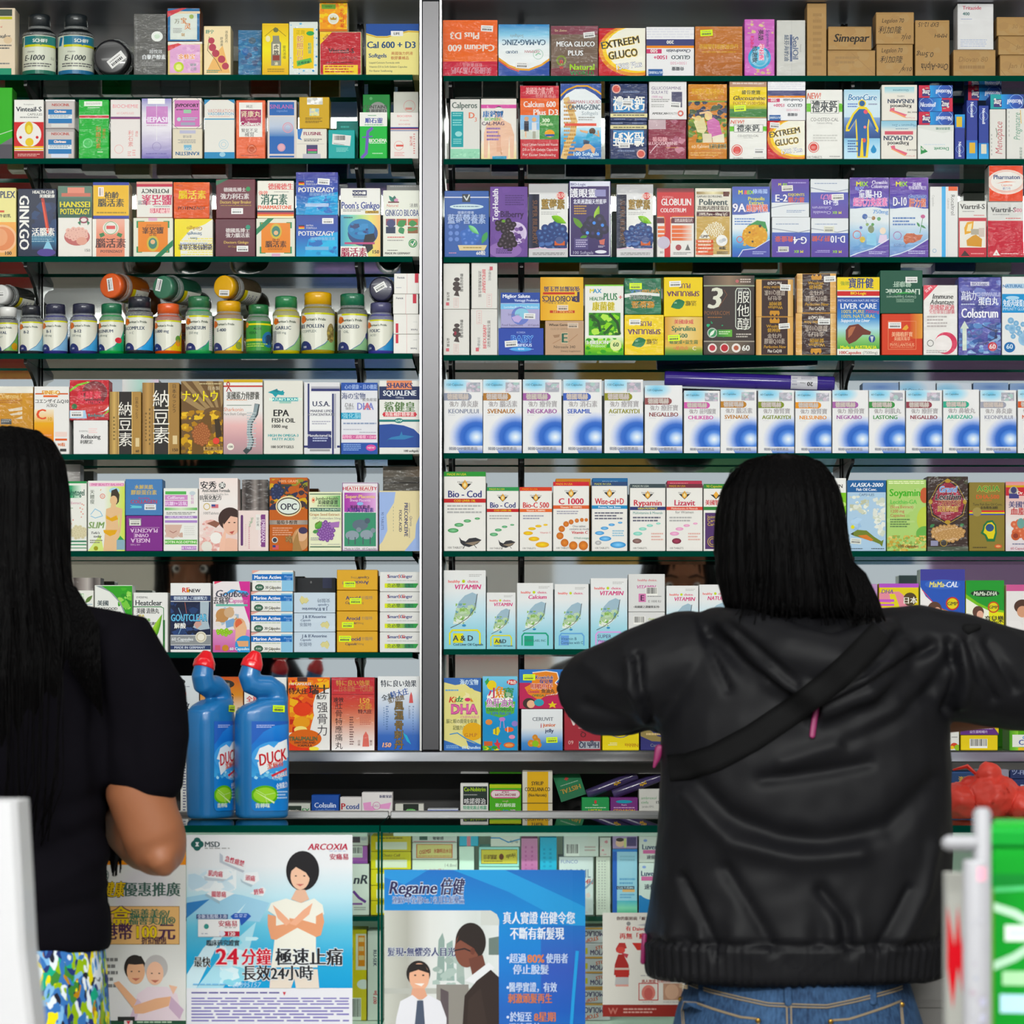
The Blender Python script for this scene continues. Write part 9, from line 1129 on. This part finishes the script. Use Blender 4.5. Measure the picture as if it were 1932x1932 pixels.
for P in ([(1290,1892),(1400,1918),(1434,1920),(1430,2010),(1360,2035),(1292,2000)], [(1562,1922),(1600,1920),(1712,1892),(1716,2000),(1640,2035),(1566,2010)]):
    cxp = sum(p[0] for p in P)/6; cyp = sum(p[1] for p in P)/6; mb = MB(); n = len(P); vs = []; K = 8; edge = []
    for i in range(n):
        for k in range(4): t = k/4; edge.append((P[i][0]+(P[(i+1)%n][0]-P[i][0])*t, P[i][1]+(P[(i+1)%n][1]-P[i][1])*t))
    rr = [[drape(JT, bx(cxp+(x-cxp)*s), bz(cyp+(y-cyp)*s), off=.0035) for x, y in edge] for s in (.02,.25,.5,.75,.97)]+[[drape(JT, bx(x), bz(y), off=-.001) for x, y in edge]]
    mb.rings(rr, cap=False); pk = mb.build('back_pocket', m_den, jeans)
    for s in (.97,.93):
        mb = MB(); mb.tube([drape(JT, bx(cxp+(x-cxp)*s), bz(cyp+(y-cyp)*s), off=.0042) for x, y in edge+edge[:1]], .0009, 5); mb.build('stitching', m_thr, pk)
for x, y in ((1293,1902),(1430,1925),(1566,1926),(1710,1902)): mb = MB(); c = drape(JT, bx(x), bz(y), off=.005); mb.lathe([(.004,-.001),(.004,.001),(.002,.002)], 0, 0, 0, 12); o = mb.build('rivet', m_brass, jeans); o.location = c; o.rotation_euler = (R(90),0,0)
# jacket: trunk, sleeves, bunched hood, elastic hem
mb = MB()
prof = [(1160,.085,.070,1495),(1176,.120,.080,1497),(1200,.165,.092,1503),(1235,.195,.105,1508),(1290,.210,.118,1512),(1360,.216,.126,1516),(1440,.2185,.130,1520),(1540,.219,.132,1519),(1640,.222,.136,1515),(1730,.226,.142,1509),(1774,.226,.146,1502),(1798,.223,.144,1501),(1838,.221,.142,1500),(1844,.206,.128,1500)]
rr = [ring(lx(c), .0, lz(y), rx, ry, 44, .86) for y, rx, ry, c in prof]; mb.rings(rr)
sl = lambda pts, rd: mb.tube(pts, rd, 22)
sl([(-.10,0,1.262),(-.165,.0,1.253),(-.235,.012,1.225),AL[1],(lx(1128)+.04,.09,1.20),(-.19,.185,1.195),(-.150,.245,1.192)], [.070,.078,.080,.066,.060,.054,.046])
sl([(.10,0,1.262),(.165,0,1.258),(.24,.005,1.245),(.33,.02,1.225),AR[1],(.40,.07,1.205)], [.070,.080,.082,.076,.068,.062])
# hood lying on the back
mb.tube([(lx(1345),-.005,lz(1182)),(lx(1400),-.075,lz(1195)),(lx(1480),-.112,lz(1235)),(lx(1560),-.118,lz(1252)),(lx(1640),-.085,lz(1222)),(lx(1690),-.015,lz(1196))], [.030,.036,.044,.046,.038,.028], 16)
mb.tube([(lx(1370),-.06,lz(1215)),(lx(1450),-.112,lz(1275)),(lx(1535),-.125,lz(1322)),(lx(1610),-.120,lz(1290)),(lx(1690),-.075,lz(1235))], [.024,.030,.034,.032,.024], 14)
FOLD = [  # (points in photo columns/rows, depth, width): dark creases on the back
 ([(1345,1190),(1400,1250),(1470,1310),(1535,1352)], -.010, .012), ([(1535,1352),(1610,1312),(1700,1262),(1770,1215)], -.010, .012),
 ([(1380,1180),(1440,1235),(1500,1290)], -.006, .009), ([(1700,1200),(1640,1262),(1560,1312)], -.006, .010), ([(1600,1400),(1690,1360),(1770,1300),(1805,1240)], -.007, .014), ([(1480,1440),(1600,1400),(1700,1340)], .006, .018),
 ([(1330,1160),(1345,1230),(1375,1300)], -.005, .009), ([(1205,1235),(1212,1300),(1240,1370)], -.007, .008), ([(1190,1245),(1195,1300),(1222,1365)], .005, .008),
 ([(1290,1460),(1370,1540),(1470,1580),(1560,1590),(1680,1560),(1770,1480)], -.010, .022), ([(1300,1500),(1380,1590),(1500,1618),(1620,1610)], .008, .020), ([(1440,1470),(1560,1455),(1640,1440)], -.006, .012),
 ([(1290,1660),(1330,1740),(1350,1800)], -.007, .010), ([(1370,1640),(1420,1720),(1460,1790)], -.006, .012), ([(1550,1680),(1595,1740),(1605,1790)], -.008, .012), ([(1720,1680),(1680,1750),(1660,1790)], -.006, .010), ([(1770,1600),(1750,1690),(1700,1780)], .006, .014),
 ([(1805,1210),(1815,1270),(1800,1340)], -.009, .010), ([(1840,1205),(1860,1270),(1890,1320)], -.007, .010), ([(1880,1210),(1905,1260),(1930,1300)], -.006, .010), ([(1826,1215),(1838,1290),(1830,1330)], .006, .010),
 ([(1110,1250),(1150,1290),(1210,1310)], .004, .016), ([(1110,1330),(1170,1352),(1240,1390)], -.005, .014)]
FOLD = [([(bx(x), bz(y)) for x, y in p], d*1.35, w*.8) for p, d, w in FOLD]
def jk(c, n):
    k = .0035*noise.noise(Vector((c.x*9,c.y*9,c.z*7)))+.0018*noise.noise(c*30)
    if n.y < .3:
        for p, d, wd in FOLD:
            q = sdist(c.x, c.z, p)
            if q < wd*2.6: k += d*math.exp(-(q/wd)**2)
    zh = lz(1774)
    a = math.atan2(c.y, c.x)
    if abs(c.x) < .26:
        if c.z < zh+.006: k += .0022*math.sin(a*95)+(.0 if c.z > zh else .002)
        elif c.z < zh+.10: f = (zh+.10-c.z)/.10; k += f*f*.006*math.sin(a*17+2*math.sin(a*5))*(1 if abs(c.z-zh) > .004 else 0)
        k -= .007*math.exp(-((c.z-zh-.004)/.004)**2)
    return c+n*k
jacket = blend(mb, 'jacket', m_jkt, e, .0055, 7, jk)
KT = BVHTree.FromPolygons([v.co for v in jacket.data.vertices], [tuple(p.vertices) for p in jacket.data.polygons])
# shoulder strap across the back
sp = [(1668,1190),(1620,1235),(1560,1290),(1490,1345),(1420,1392),(1350,1430),(1300,1448),(1262,1452)]; cen = []
for (x0,y0),(x1,y1) in zip(sp, sp[1:]):
    for k in range(8): t = k/8; cen.append((x0+(x1-x0)*t, y0+(y1-y0)*t))
mb = MB(); rows_ = []
for i, (x, y) in enumerate(cen):
    x2, y2 = cen[min(i+1, len(cen)-1)]; x1, y1 = cen[max(i-1, 0)]; d = math.hypot(x2-x1, y2-y1); nx, ny = -(y2-y1)/d, (x2-x1)/d; hw = 25
    P5 = [drape(KT, bx(x+nx*hw*s), bz(y+ny*hw*s), off=.004) for s in (-1,-.5,0,.5,1)]; ym = min(p.y for p in P5[1:4]); rows_.append([Vector((p.x, min(p.y, ym+.004), p.z)) for p in P5])
for k in range(3):
    sm = [[r[j] if i in (0, len(rows_)-1) else Vector((r[j].x, (rows_[i-1][j].y+r[j].y+rows_[i+1][j].y)/3, r[j].z)) for j in range(5)] for i, r in enumerate(rows_)]; rows_ = [[Vector((p.x, min(p.y, q.y), p.z)) for p, q in zip(a, b)] for a, b in zip(rows_, sm)]
vs = [p for r in rows_ for p in r]+[p+Vector((0,.0025,0)) for r in rows_ for p in r]; nr = len(rows_); off = nr*5; fs = []
for i in range(nr-1):
    for j in range(4): q = i*5+j; fs += [(q, q+1, q+6, q+5), (q+off, q+5+off, q+6+off, q+1+off)]
    for j in (0, 4): q = i*5+j; fs.append((q, q+5, q+5+off, q+off))
mb.add(vs, fs, 0, None, True); s_ = mb.build('bag_strap', m_strap, e)
m_pink = mat('magenta_trim', '7c1c50', 0.5)
mb = MB(); mb.tube([drape(KT, bx(x), bz(y), off=.004) for x, y in ((1542,1335),(1537,1362),(1533,1388))], .0045, 8, flat=.4); mb.build('hood_tag', m_pink, jacket)
mb = MB(); mb.tube([(lx(1216),.0,lz(1765)),(lx(1214),.0,lz(1790)),(lx(1213),.0,lz(1815))], .004, 8); mb.build('zip_pull', m_pink, jacket)
mb = MB(); mb.tube([(lx(1243),-.02,lz(1412)),(lx(1238),-.02,lz(1432)),(lx(1233),-.02,lz(1446))], [.007,.005,.002], 8, flat=.4); mb.build('ribbon_end', m_pink, jacket)
mb = MB(); mb.tube([(lx(1815),-.05,lz(1190)),(lx(1836),-.05,lz(1184))], [.010,.005], 8); mb.build('sleeve_tab', m_strap, jacket)
for s in (-1, 1): mb = MB(); x = cx+s*.092; mb.tube([(x,-.05,.045),(x,.05,.04),(x*1.05,.17,.03)], [.044,.046,.036], 14, flat=.85); o = blend(mb, 'shoe', m_shoe, e, .007, 4); 
# hair
HP = [(858,1480,.020,.03),(868,1478,.052,.062),(890,1476,.074,.082),(925,1474,.088,.098),(970,1474,.096,.104),(1030,1476,.101,.102),(1090,1484,.103,.094),(1140,1496,.104,.084),(1158,1502,.100,.078),(1166,1506,.090,.068)]
def hf(c, n):
    a = math.atan2(c.y-.02, c.x-HD[0]); return c+n*(.0024*math.sin(a*38+3*math.sin(c.z*9))+.0022*noise.noise(Vector((a*9,0,c.z*4))))
rr = []
for y, c, rx, ry in HP: rr.append(ring(lx(c), .018-(.0 if y < 1000 else (y-1000)/150*.03), lz(y), rx, ry, 40))
fr = []
rd = random.Random(4)
for i in range(60):
    x = rd.uniform(1395,1578); k = rd.uniform(.0005,.001); y0 = rd.uniform(980,1090); dx = (x-1500)*.18+rd.uniform(-8,8)+(18 if x > 1560 else 0)
    fr.append(([(lx(x-(x-1490)*.05),-.072-rd.uniform(0,.016),lz(y0)),(lx(x),-.088-rd.uniform(0,.014),lz(y0+70)),(lx(x+dx*.5),-.094,lz(1150)),(lx(x+dx),-.098-rd.uniform(0,.02),lz(1168+rd.uniform(-6,16)))], k))
for i in range(26):
    k = i/25; fr.append(([(lx(1560+k*30),-.045,lz(1030+k*20)),(lx(1590+k*34),-.062,lz(1085)),(lx(1606+k*40),-.076,lz(1135)),(lx(1596+k*60),-.094,lz(1172+rd.uniform(-8,14)))], .0016))
for i in range(12): k = rd.uniform(0,1); fr.append(([(lx(1450-k*40),-.03,lz(862+k*8)),(lx(1405-k*30),-.03,lz(875+k*14)),(lx(1385-k*18),-.02,lz(905+k*20))], .0004))
hair = hairmesh(e, rr, fr, hf)
# ---- customer with long black hair, black T-shirt and floral skirt, at the left ----
PY2 = -1.25; KS2 = CAM_D/(CAM_D+PY2)*1000; PXC2 = 8
ax = lambda px: (px-PXC2)/KS2
az = lambda py: CAM_Z-(py-HZ)/KS2
e = empty('person', (wx(PXC2, PY2), PY2, 0)); tag(e, 'person with very long black hair, black T-shirt and bright floral skirt, one bare elbow bent', 'person')
HD2 = (ax(2), .03, 1.487); SH2 = 1.30
ELB = (ax(300), .0, az(1592))
AL2 = ((-.165,.0,1.28), (-.225,.0,.985), (-.10,.21,1.03), (0,0,1)); AR2 = ((.175,.0,1.275), ELB, (.10,.22,1.05), (0,0,1))
mb = MB(); body(mb, HD2, 0, SH2, .88, AL2, AR2, 0, .118)
mb.tube([(.180,.0,1.26),(.215,-.002,1.15),(ax(262),-.004,az(1500)),(ax(288),.0,az(1570)),(ax(296),.012,az(1602))], [.05,.054,.050,.049,.046], 20)
mb.tube([(ax(298),.0,az(1596)),(ax(268),.06,az(1592)),(.15,.14,1.01)], [.043,.046,.036], 18)
mb.tube([(ax(306),-.022,az(1618)),(ax(312),-.018,az(1632))], [.026,.020], 12)
blend(mb, 'body', m_skin, e, .0055, 9); face(e, HD2)
# T-shirt
mb = MB()
prof = [(1150,.075,.070),(1172,.115,.078),(1205,.158,.092),(1260,.170,.108),(1340,.166,.116),(1440,.160,.118),(1520,.152,.112),(1600,.152,.110),(1680,.157,.118),(1740,.160,.124),(1772,.158,.124),(1785,.154,.120)]
mb.rings([ring(ax(8), 0, az(y), rx, ry, 40, .9, -.03 if y > 1700 else 0) for y, rx, ry in prof])
for s in (-1, 1):
    P = [(.10,0,1.275),(.170,.0,1.262),(.203,.0,1.20),(.212,.0,1.135),(ax(272),-.002,az(1446)),(ax(276),-.002,az(1462))] if s > 0 else [(-.10,0,1.275),(-.165,0,1.262),(-.195,0,1.20),(-.207,0,1.12),(-.212,0,1.08)]
    rd_ = [.066,.072,.070,.066,.062,.060] if s > 0 else [.066,.070,.066,.060,.058]
    mb.tube(P, rd_, 22)
TF = [([(200,1180),(196,1280),(188,1400),(196,1500)], -.006, .010), ([(20,1500),(110,1530),(190,1500)], -.005, .016), ([(10,1620),(100,1600),(190,1560)], -.006, .014), ([(60,1680),(140,1650),(200,1610)], .005, .014), ([(30,1730),(120,1710),(205,1690)], -.006, .012), ([(120,1560),(170,1600),(200,1650)], -.004, .010), ([(225,1250),(215,1340),(225,1420)], .004, .016), ([(270,1320),(255,1390),(262,1450)], -.004, .014)]
TF = [([(ax(x), az(y)) for x, y in p], d, w) for p, d, w in TF]
def tk_(c, n):
    k = .003*noise.noise(Vector((c.x*8,c.y*8,c.z*11)))+.001*noise.noise(c*34)
    if n.y < .3:
        for p, d, wd in TF:
            q = sdist(c.x, c.z, p)
            if q < wd*2.6: k += d*math.exp(-(q/wd)**2)
    return c+n*k
blend(mb, 't_shirt', m_tee, e, .0055, 6, tk_)
# skirt
mb = MB(); sk = [(1700,.135,.108),(1765,.147,.118),(1830,.150,.128),(1932,.152,.138)]
rr = [ring(ax(10), 0, az(y), rx, ry, 40, .92) for y, rx, ry in sk]+[ring(ax(10), 0, z, rx, ry, 40, .92) for z, rx, ry in ((.62,.165,.145),(.52,.172,.150),(.44,.178,.155),(.435,.165,.145))]; mb.rings(rr)
def skf(c, n): a = math.atan2(c.y, c.x); f = max(0, min(1, (.86-c.z)/.3)); return c+n*(.005*f*math.sin(a*13)+.003*noise.noise(c*12))
blend(mb, 'skirt', m_flor, e, .007, 6, skf)
for s in (-1, 1): mb = MB(); x = s*.088; mb.tube([(x,-.05,.045),(x,.05,.04),(x*1.05,.17,.03)], [.044,.046,.036], 14, flat=.85); blend(mb, 'shoe', m_shoe, e, .007, 4)
# hair down to the waist
HP = [(806,4,.020,.03),(815,4,.055,.066),(836,5,.076,.086),(872,5,.090,.102),(930,6,.0955,.108),(1000,6,.098,.104),(1060,6,.099,.094),(1110,8,.103,.086),(1150,12,.116,.080),(1200,12,.124,.070),(1280,6,.120,.060),(1380,0,.110,.052),(1460,-6,.098,.046),(1520,-10,.082,.040),(1545,-12,.06,.03)]
rr = [ring(ax(c), .012-(0 if y < 960 else min(1,(y-960)/300)**1.3*.075), az(y), rx, ry, 40) for y, c, rx, ry in HP]
def hf2(c, n):
    a = math.atan2(c.y-.02, c.x-HD2[0]); return c+n*(.0024*math.sin(a*36+3*math.sin(c.z*7))+.0025*noise.noise(Vector((a*9,0,c.z*4))))
fr = []; rd = random.Random(8)
for i in range(46):
    x = rd.uniform(-120,150); y0 = rd.uniform(1040,1180); fr.append(([(ax(x*.8),-.105,az(y0)),(ax(x),-.128,az(y0+120)),(ax(x*.95+rd.uniform(-10,10)),-.135,az(1440+rd.uniform(0,60))),(ax(x*.8+rd.uniform(-16,16)),-.13,az(1540+rd.uniform(-20,50)))], rd.uniform(.0006,.0014)))
for i in range(16):
    x = 120+i*4; fr.append(([(ax(118),-.03,az(1010+i*6)),(ax(132+i*1.2),-.045,az(1110)),(ax(150+i*3.2),-.075,az(1180)),(ax(150+i*4),-.11,az(1260+i*6))], .0016))
for i in range(14): k = i/13; fr.append(([(.135,.10,1.25),(.150,.115,1.1),(.150+k*.012,.112,.99),(ax(190+k*24),.105,az(1650+rd.uniform(-25,12)))], rd.uniform(.0008,.0018)))
fr.append(([(.13,.06,1.24),(.148,.09,1.12),(ax(188),.10,az(1520)),(ax(200),.10,az(1600)),(ax(197),.10,az(1655))], [.02,.022,.020,.013,.002]))
hairmesh(e, rr, fr, hf2)
# ---------------- out-of-focus things close to the photographer ----------------
FY = -3.05
def fpx(px): return wx(px, FY)
def fpz(py): return wz(py, FY)
m_wht = mat('white_plastic', '8c8c92', 0.5); m_grn = mat('green_plastic', '0f9a34', 0.4)
e = tag(empty('display_stand', (fpx(1842), FY, 0)), 'white post stand with a crossbar, out of focus beside the green crate', 'display stand')
ox = fpx(1842); stand_ = e
mb = MB(); mb.lathe([(.034,0),(.034,.012),(.02,.02),(.012,.03)], fpx(1853)-ox, 0, 0, 28); mb.build('foot', m_wht, e)
mb = MB(); mb.lathe([(.0085,.03),(.0085,fpz(1524)-.004),(.005,fpz(1524))], fpx(1853)-ox, 0, 0, 18); mb.build('pole', m_wht, e)
mb = MB(); mb.tube([(fpx(1790)-ox,0,fpz(1591)),(fpx(1853)-ox,0,fpz(1591))], .0075, 14); mb.build('crossbar', m_wht, e)
def roll(d):
    mb = MB(); r = .0118; x = fpx(1840)-ox; h0, h1 = .42, fpz(1622); art = Art(.034, h1-h0); art.draw(d)
    fn = lambda px, py, L: (x+(r+.0002+L*LAYER)*math.sin((px/.034-.5)*2.8), -(r+.0002+L*LAYER)*math.cos((px/.034-.5)*2.8), h1-py)
    mb.lathe([(r*.9,h0),(r,h0+.003),(r,h1-.003),(r*.9,h1)], x, 0, 0, 24, col=rgb('9a9aa0')); wrap_art(mb, art, fn, 10); mb.build('paper_roll', M['paper'], stand_)
later(roll, 'c 9a9aa0; r 50 1 80 3 d8a0b0; z 30 6 80 96 60 16 3 98949e a0949e 8a90a0 9c9ca4 a0a0a8; m 60 20 80 90 30 b0b0c8')
def leaflets(d):
    y = FY+.05; o = carton(wx(1786,y), wx(1822,y), wz(1648,y), .55, y, 'white and red leaflet pack, out of focus beside the black jacket', None, d, .03, 'leaflet_pack', 0)
later(leaflets, 'c a4a4a0; r 0 0 100 8 a4a4a0; p c0202c 0 6 40 14 60 6 80 14 100 6 100 26 60 18 30 26 0 18; r 0 34 100 40 c02a34; r 0 42 100 62 b8ccc0; r 0 60 100 68 2a8a4a; z 0 70 100 100 30 16 4 c8d0d0 d8d4d8 b8c0d0 c8c8d8; m 20 46 90 58 3 8ab0a0')
e2 = tag(empty('leaflet_hook', (wx(1800,FY+.03), FY+.065, 0)), 'thin floor stand carrying the red and white leaflets', 'stand')
mb = MB(); mb.box(-.016,.016,-.013,.013,.0,.012,ch=.002); mb.build('foot', m_wht, e2)
mb = MB(); mb.box(-.010,.010,-.008,.008,.012,.549); mb.build('upright', m_wht, e2)
# green crate, printed in white
def crate(d):
    y = FY+.06; x0, x1, zt, zb = wx(1858,y), wx(2080,y), wz(1562,y), 0.0; w, h = x1-x0, zt; o = empty('green_crate', ((x0+x1)/2+.006, y, 0), R(-9)); mb = MB()
    mb.box(-w/2,w/2,0,.11,0,h,0,rgb('0a8a2c'),.004); mb.box(-w/2-.004,w/2+.004,-.004,.114,h-.020,h,0,rgb('0a8630'),.004); art = Art(w, wz(1562,y)-wz(2000,y)); art.draw(d)
    fn = lambda px, py, L: (px-w/2, -.0002-L*LAYER, h-py); art_to(mb, art, fn); mb.build('crate_body', M['paper'], o)
    mb = MB(); mb.box(-w/2+.003,w/2-.003,.003,.107,h+.0005,h+.004,0,None); mb.build('lid', m_grn, o); tag(o, 'bright green crate with white print, out of focus at the picture edge', 'crate')
later(crate, 'c 0a8a2c; r 0 20 100 25 08742a; a 4 5ab878 2 27 60 25 100 27; a 7 b8d8c0 2 34 20 37 44 44; a 7 b0d4ba 44 48 20 56 2 60; r 12 42 46 49 d8e8dc; r 16 44 46 47 c8dce0; r 10 62 46 68 a8d4a8; r 8 72 48 80 b8dcf0; e 40 92 14 10 c8d8a0; e 48 40 6 6 c8a090; r 0 26 3 100 5a8a3a; m 56 34 96 90 6 a8d8b0')
# white printed carrier bag at the lower edge
def sheet(_):
    y = -2.85; e = empty('white_carrier_bag', (wx(-10,y), y, 0)); ox = wx(-10,y); mb = MB()
    X = lambda t: wx(30+t*26, y)-ox
    P = [(wx(30,y)-ox, wz(1512,y)), (wx(38,y)-ox, wz(1650,y)), (wx(46,y)-ox, wz(1800,y)), (wx(62,y)-ox, wz(1934,y)), (wx(64,y)-ox, wz(2100,y)), (wx(66,y)-ox, .40)]
    rr = []
    for x, z in P: rr.append([(-.14,0,z),(x-.006,0,z),(x,.008,z),(x,.085,z),(x-.006,.092,z),(-.14,.092,z)])
    rr = rr[::-1]; mb.rings(rr, 0, rgb('b8b8bc'), False); art = Art(.16, .3); art.draw('c b8b8bc; z 20 20 90 98 14 12 3 a4a4a8 a89ea8 a0a8a4; e 66 78 8 18 8a8498; e 70 60 10 8 d0ccdc; e 46 66 12 10 d4e8d8')
    fn = lambda px, py, L: (P[0][0]-.152+px, -.0004-L*LAYER, P[0][1]-.01-py); art_to(mb, art, fn); mb.build('bag_body', M['paper'], e)
    for x in (-.10, P[0][0]-.03): mb = MB(); mb.tube([(x-.02,.046,P[0][1]-.002),(x-.02,.046,P[0][1]+.0),(x,.046,P[0][1]+.0)], .003, 6); mb.build('handle_stub', m_wht, e)
    mb = MB(); mb.box(-.12,P[0][0]-.02,.02,.07,0,.40); mb.build('stand', m_wht, e); tag(e, 'white printed carrier bag on a stand, out of focus in front of the floral skirt', 'bag')
later(sheet, '')
# grey bin behind the jeans
y = -1.08; e = tag(empty('grey_bin', (wx(1748,y), y, 0)), 'grey plastic bin on the floor past the jeans, below the jacket hem', 'bin'); mb = MB()
h = wz(1842, y); mb.rings([[(sx*a, sy*b, z) for sx, sy in ((-1,-.8),(-.8,-1),(.8,-1),(1,-.8),(1,.8),(.8,1),(-.8,1),(-1,.8))] for z, a, b in ((0,.048,.05),(.01,.05,.052),(h-.03,.052,.056),(h-.004,.050,.054),(h,.046,.05))], smooth=False); m_gry = mat('grey_plastic', '6a6866', 0.5); mb.build('bin_body', m_gry, e)
mb = MB(); mb.box(-.054,.054,-.058,.058,h-.045,h-.030,ch=.003); mb.build('rim', m_gry, e)
flush()
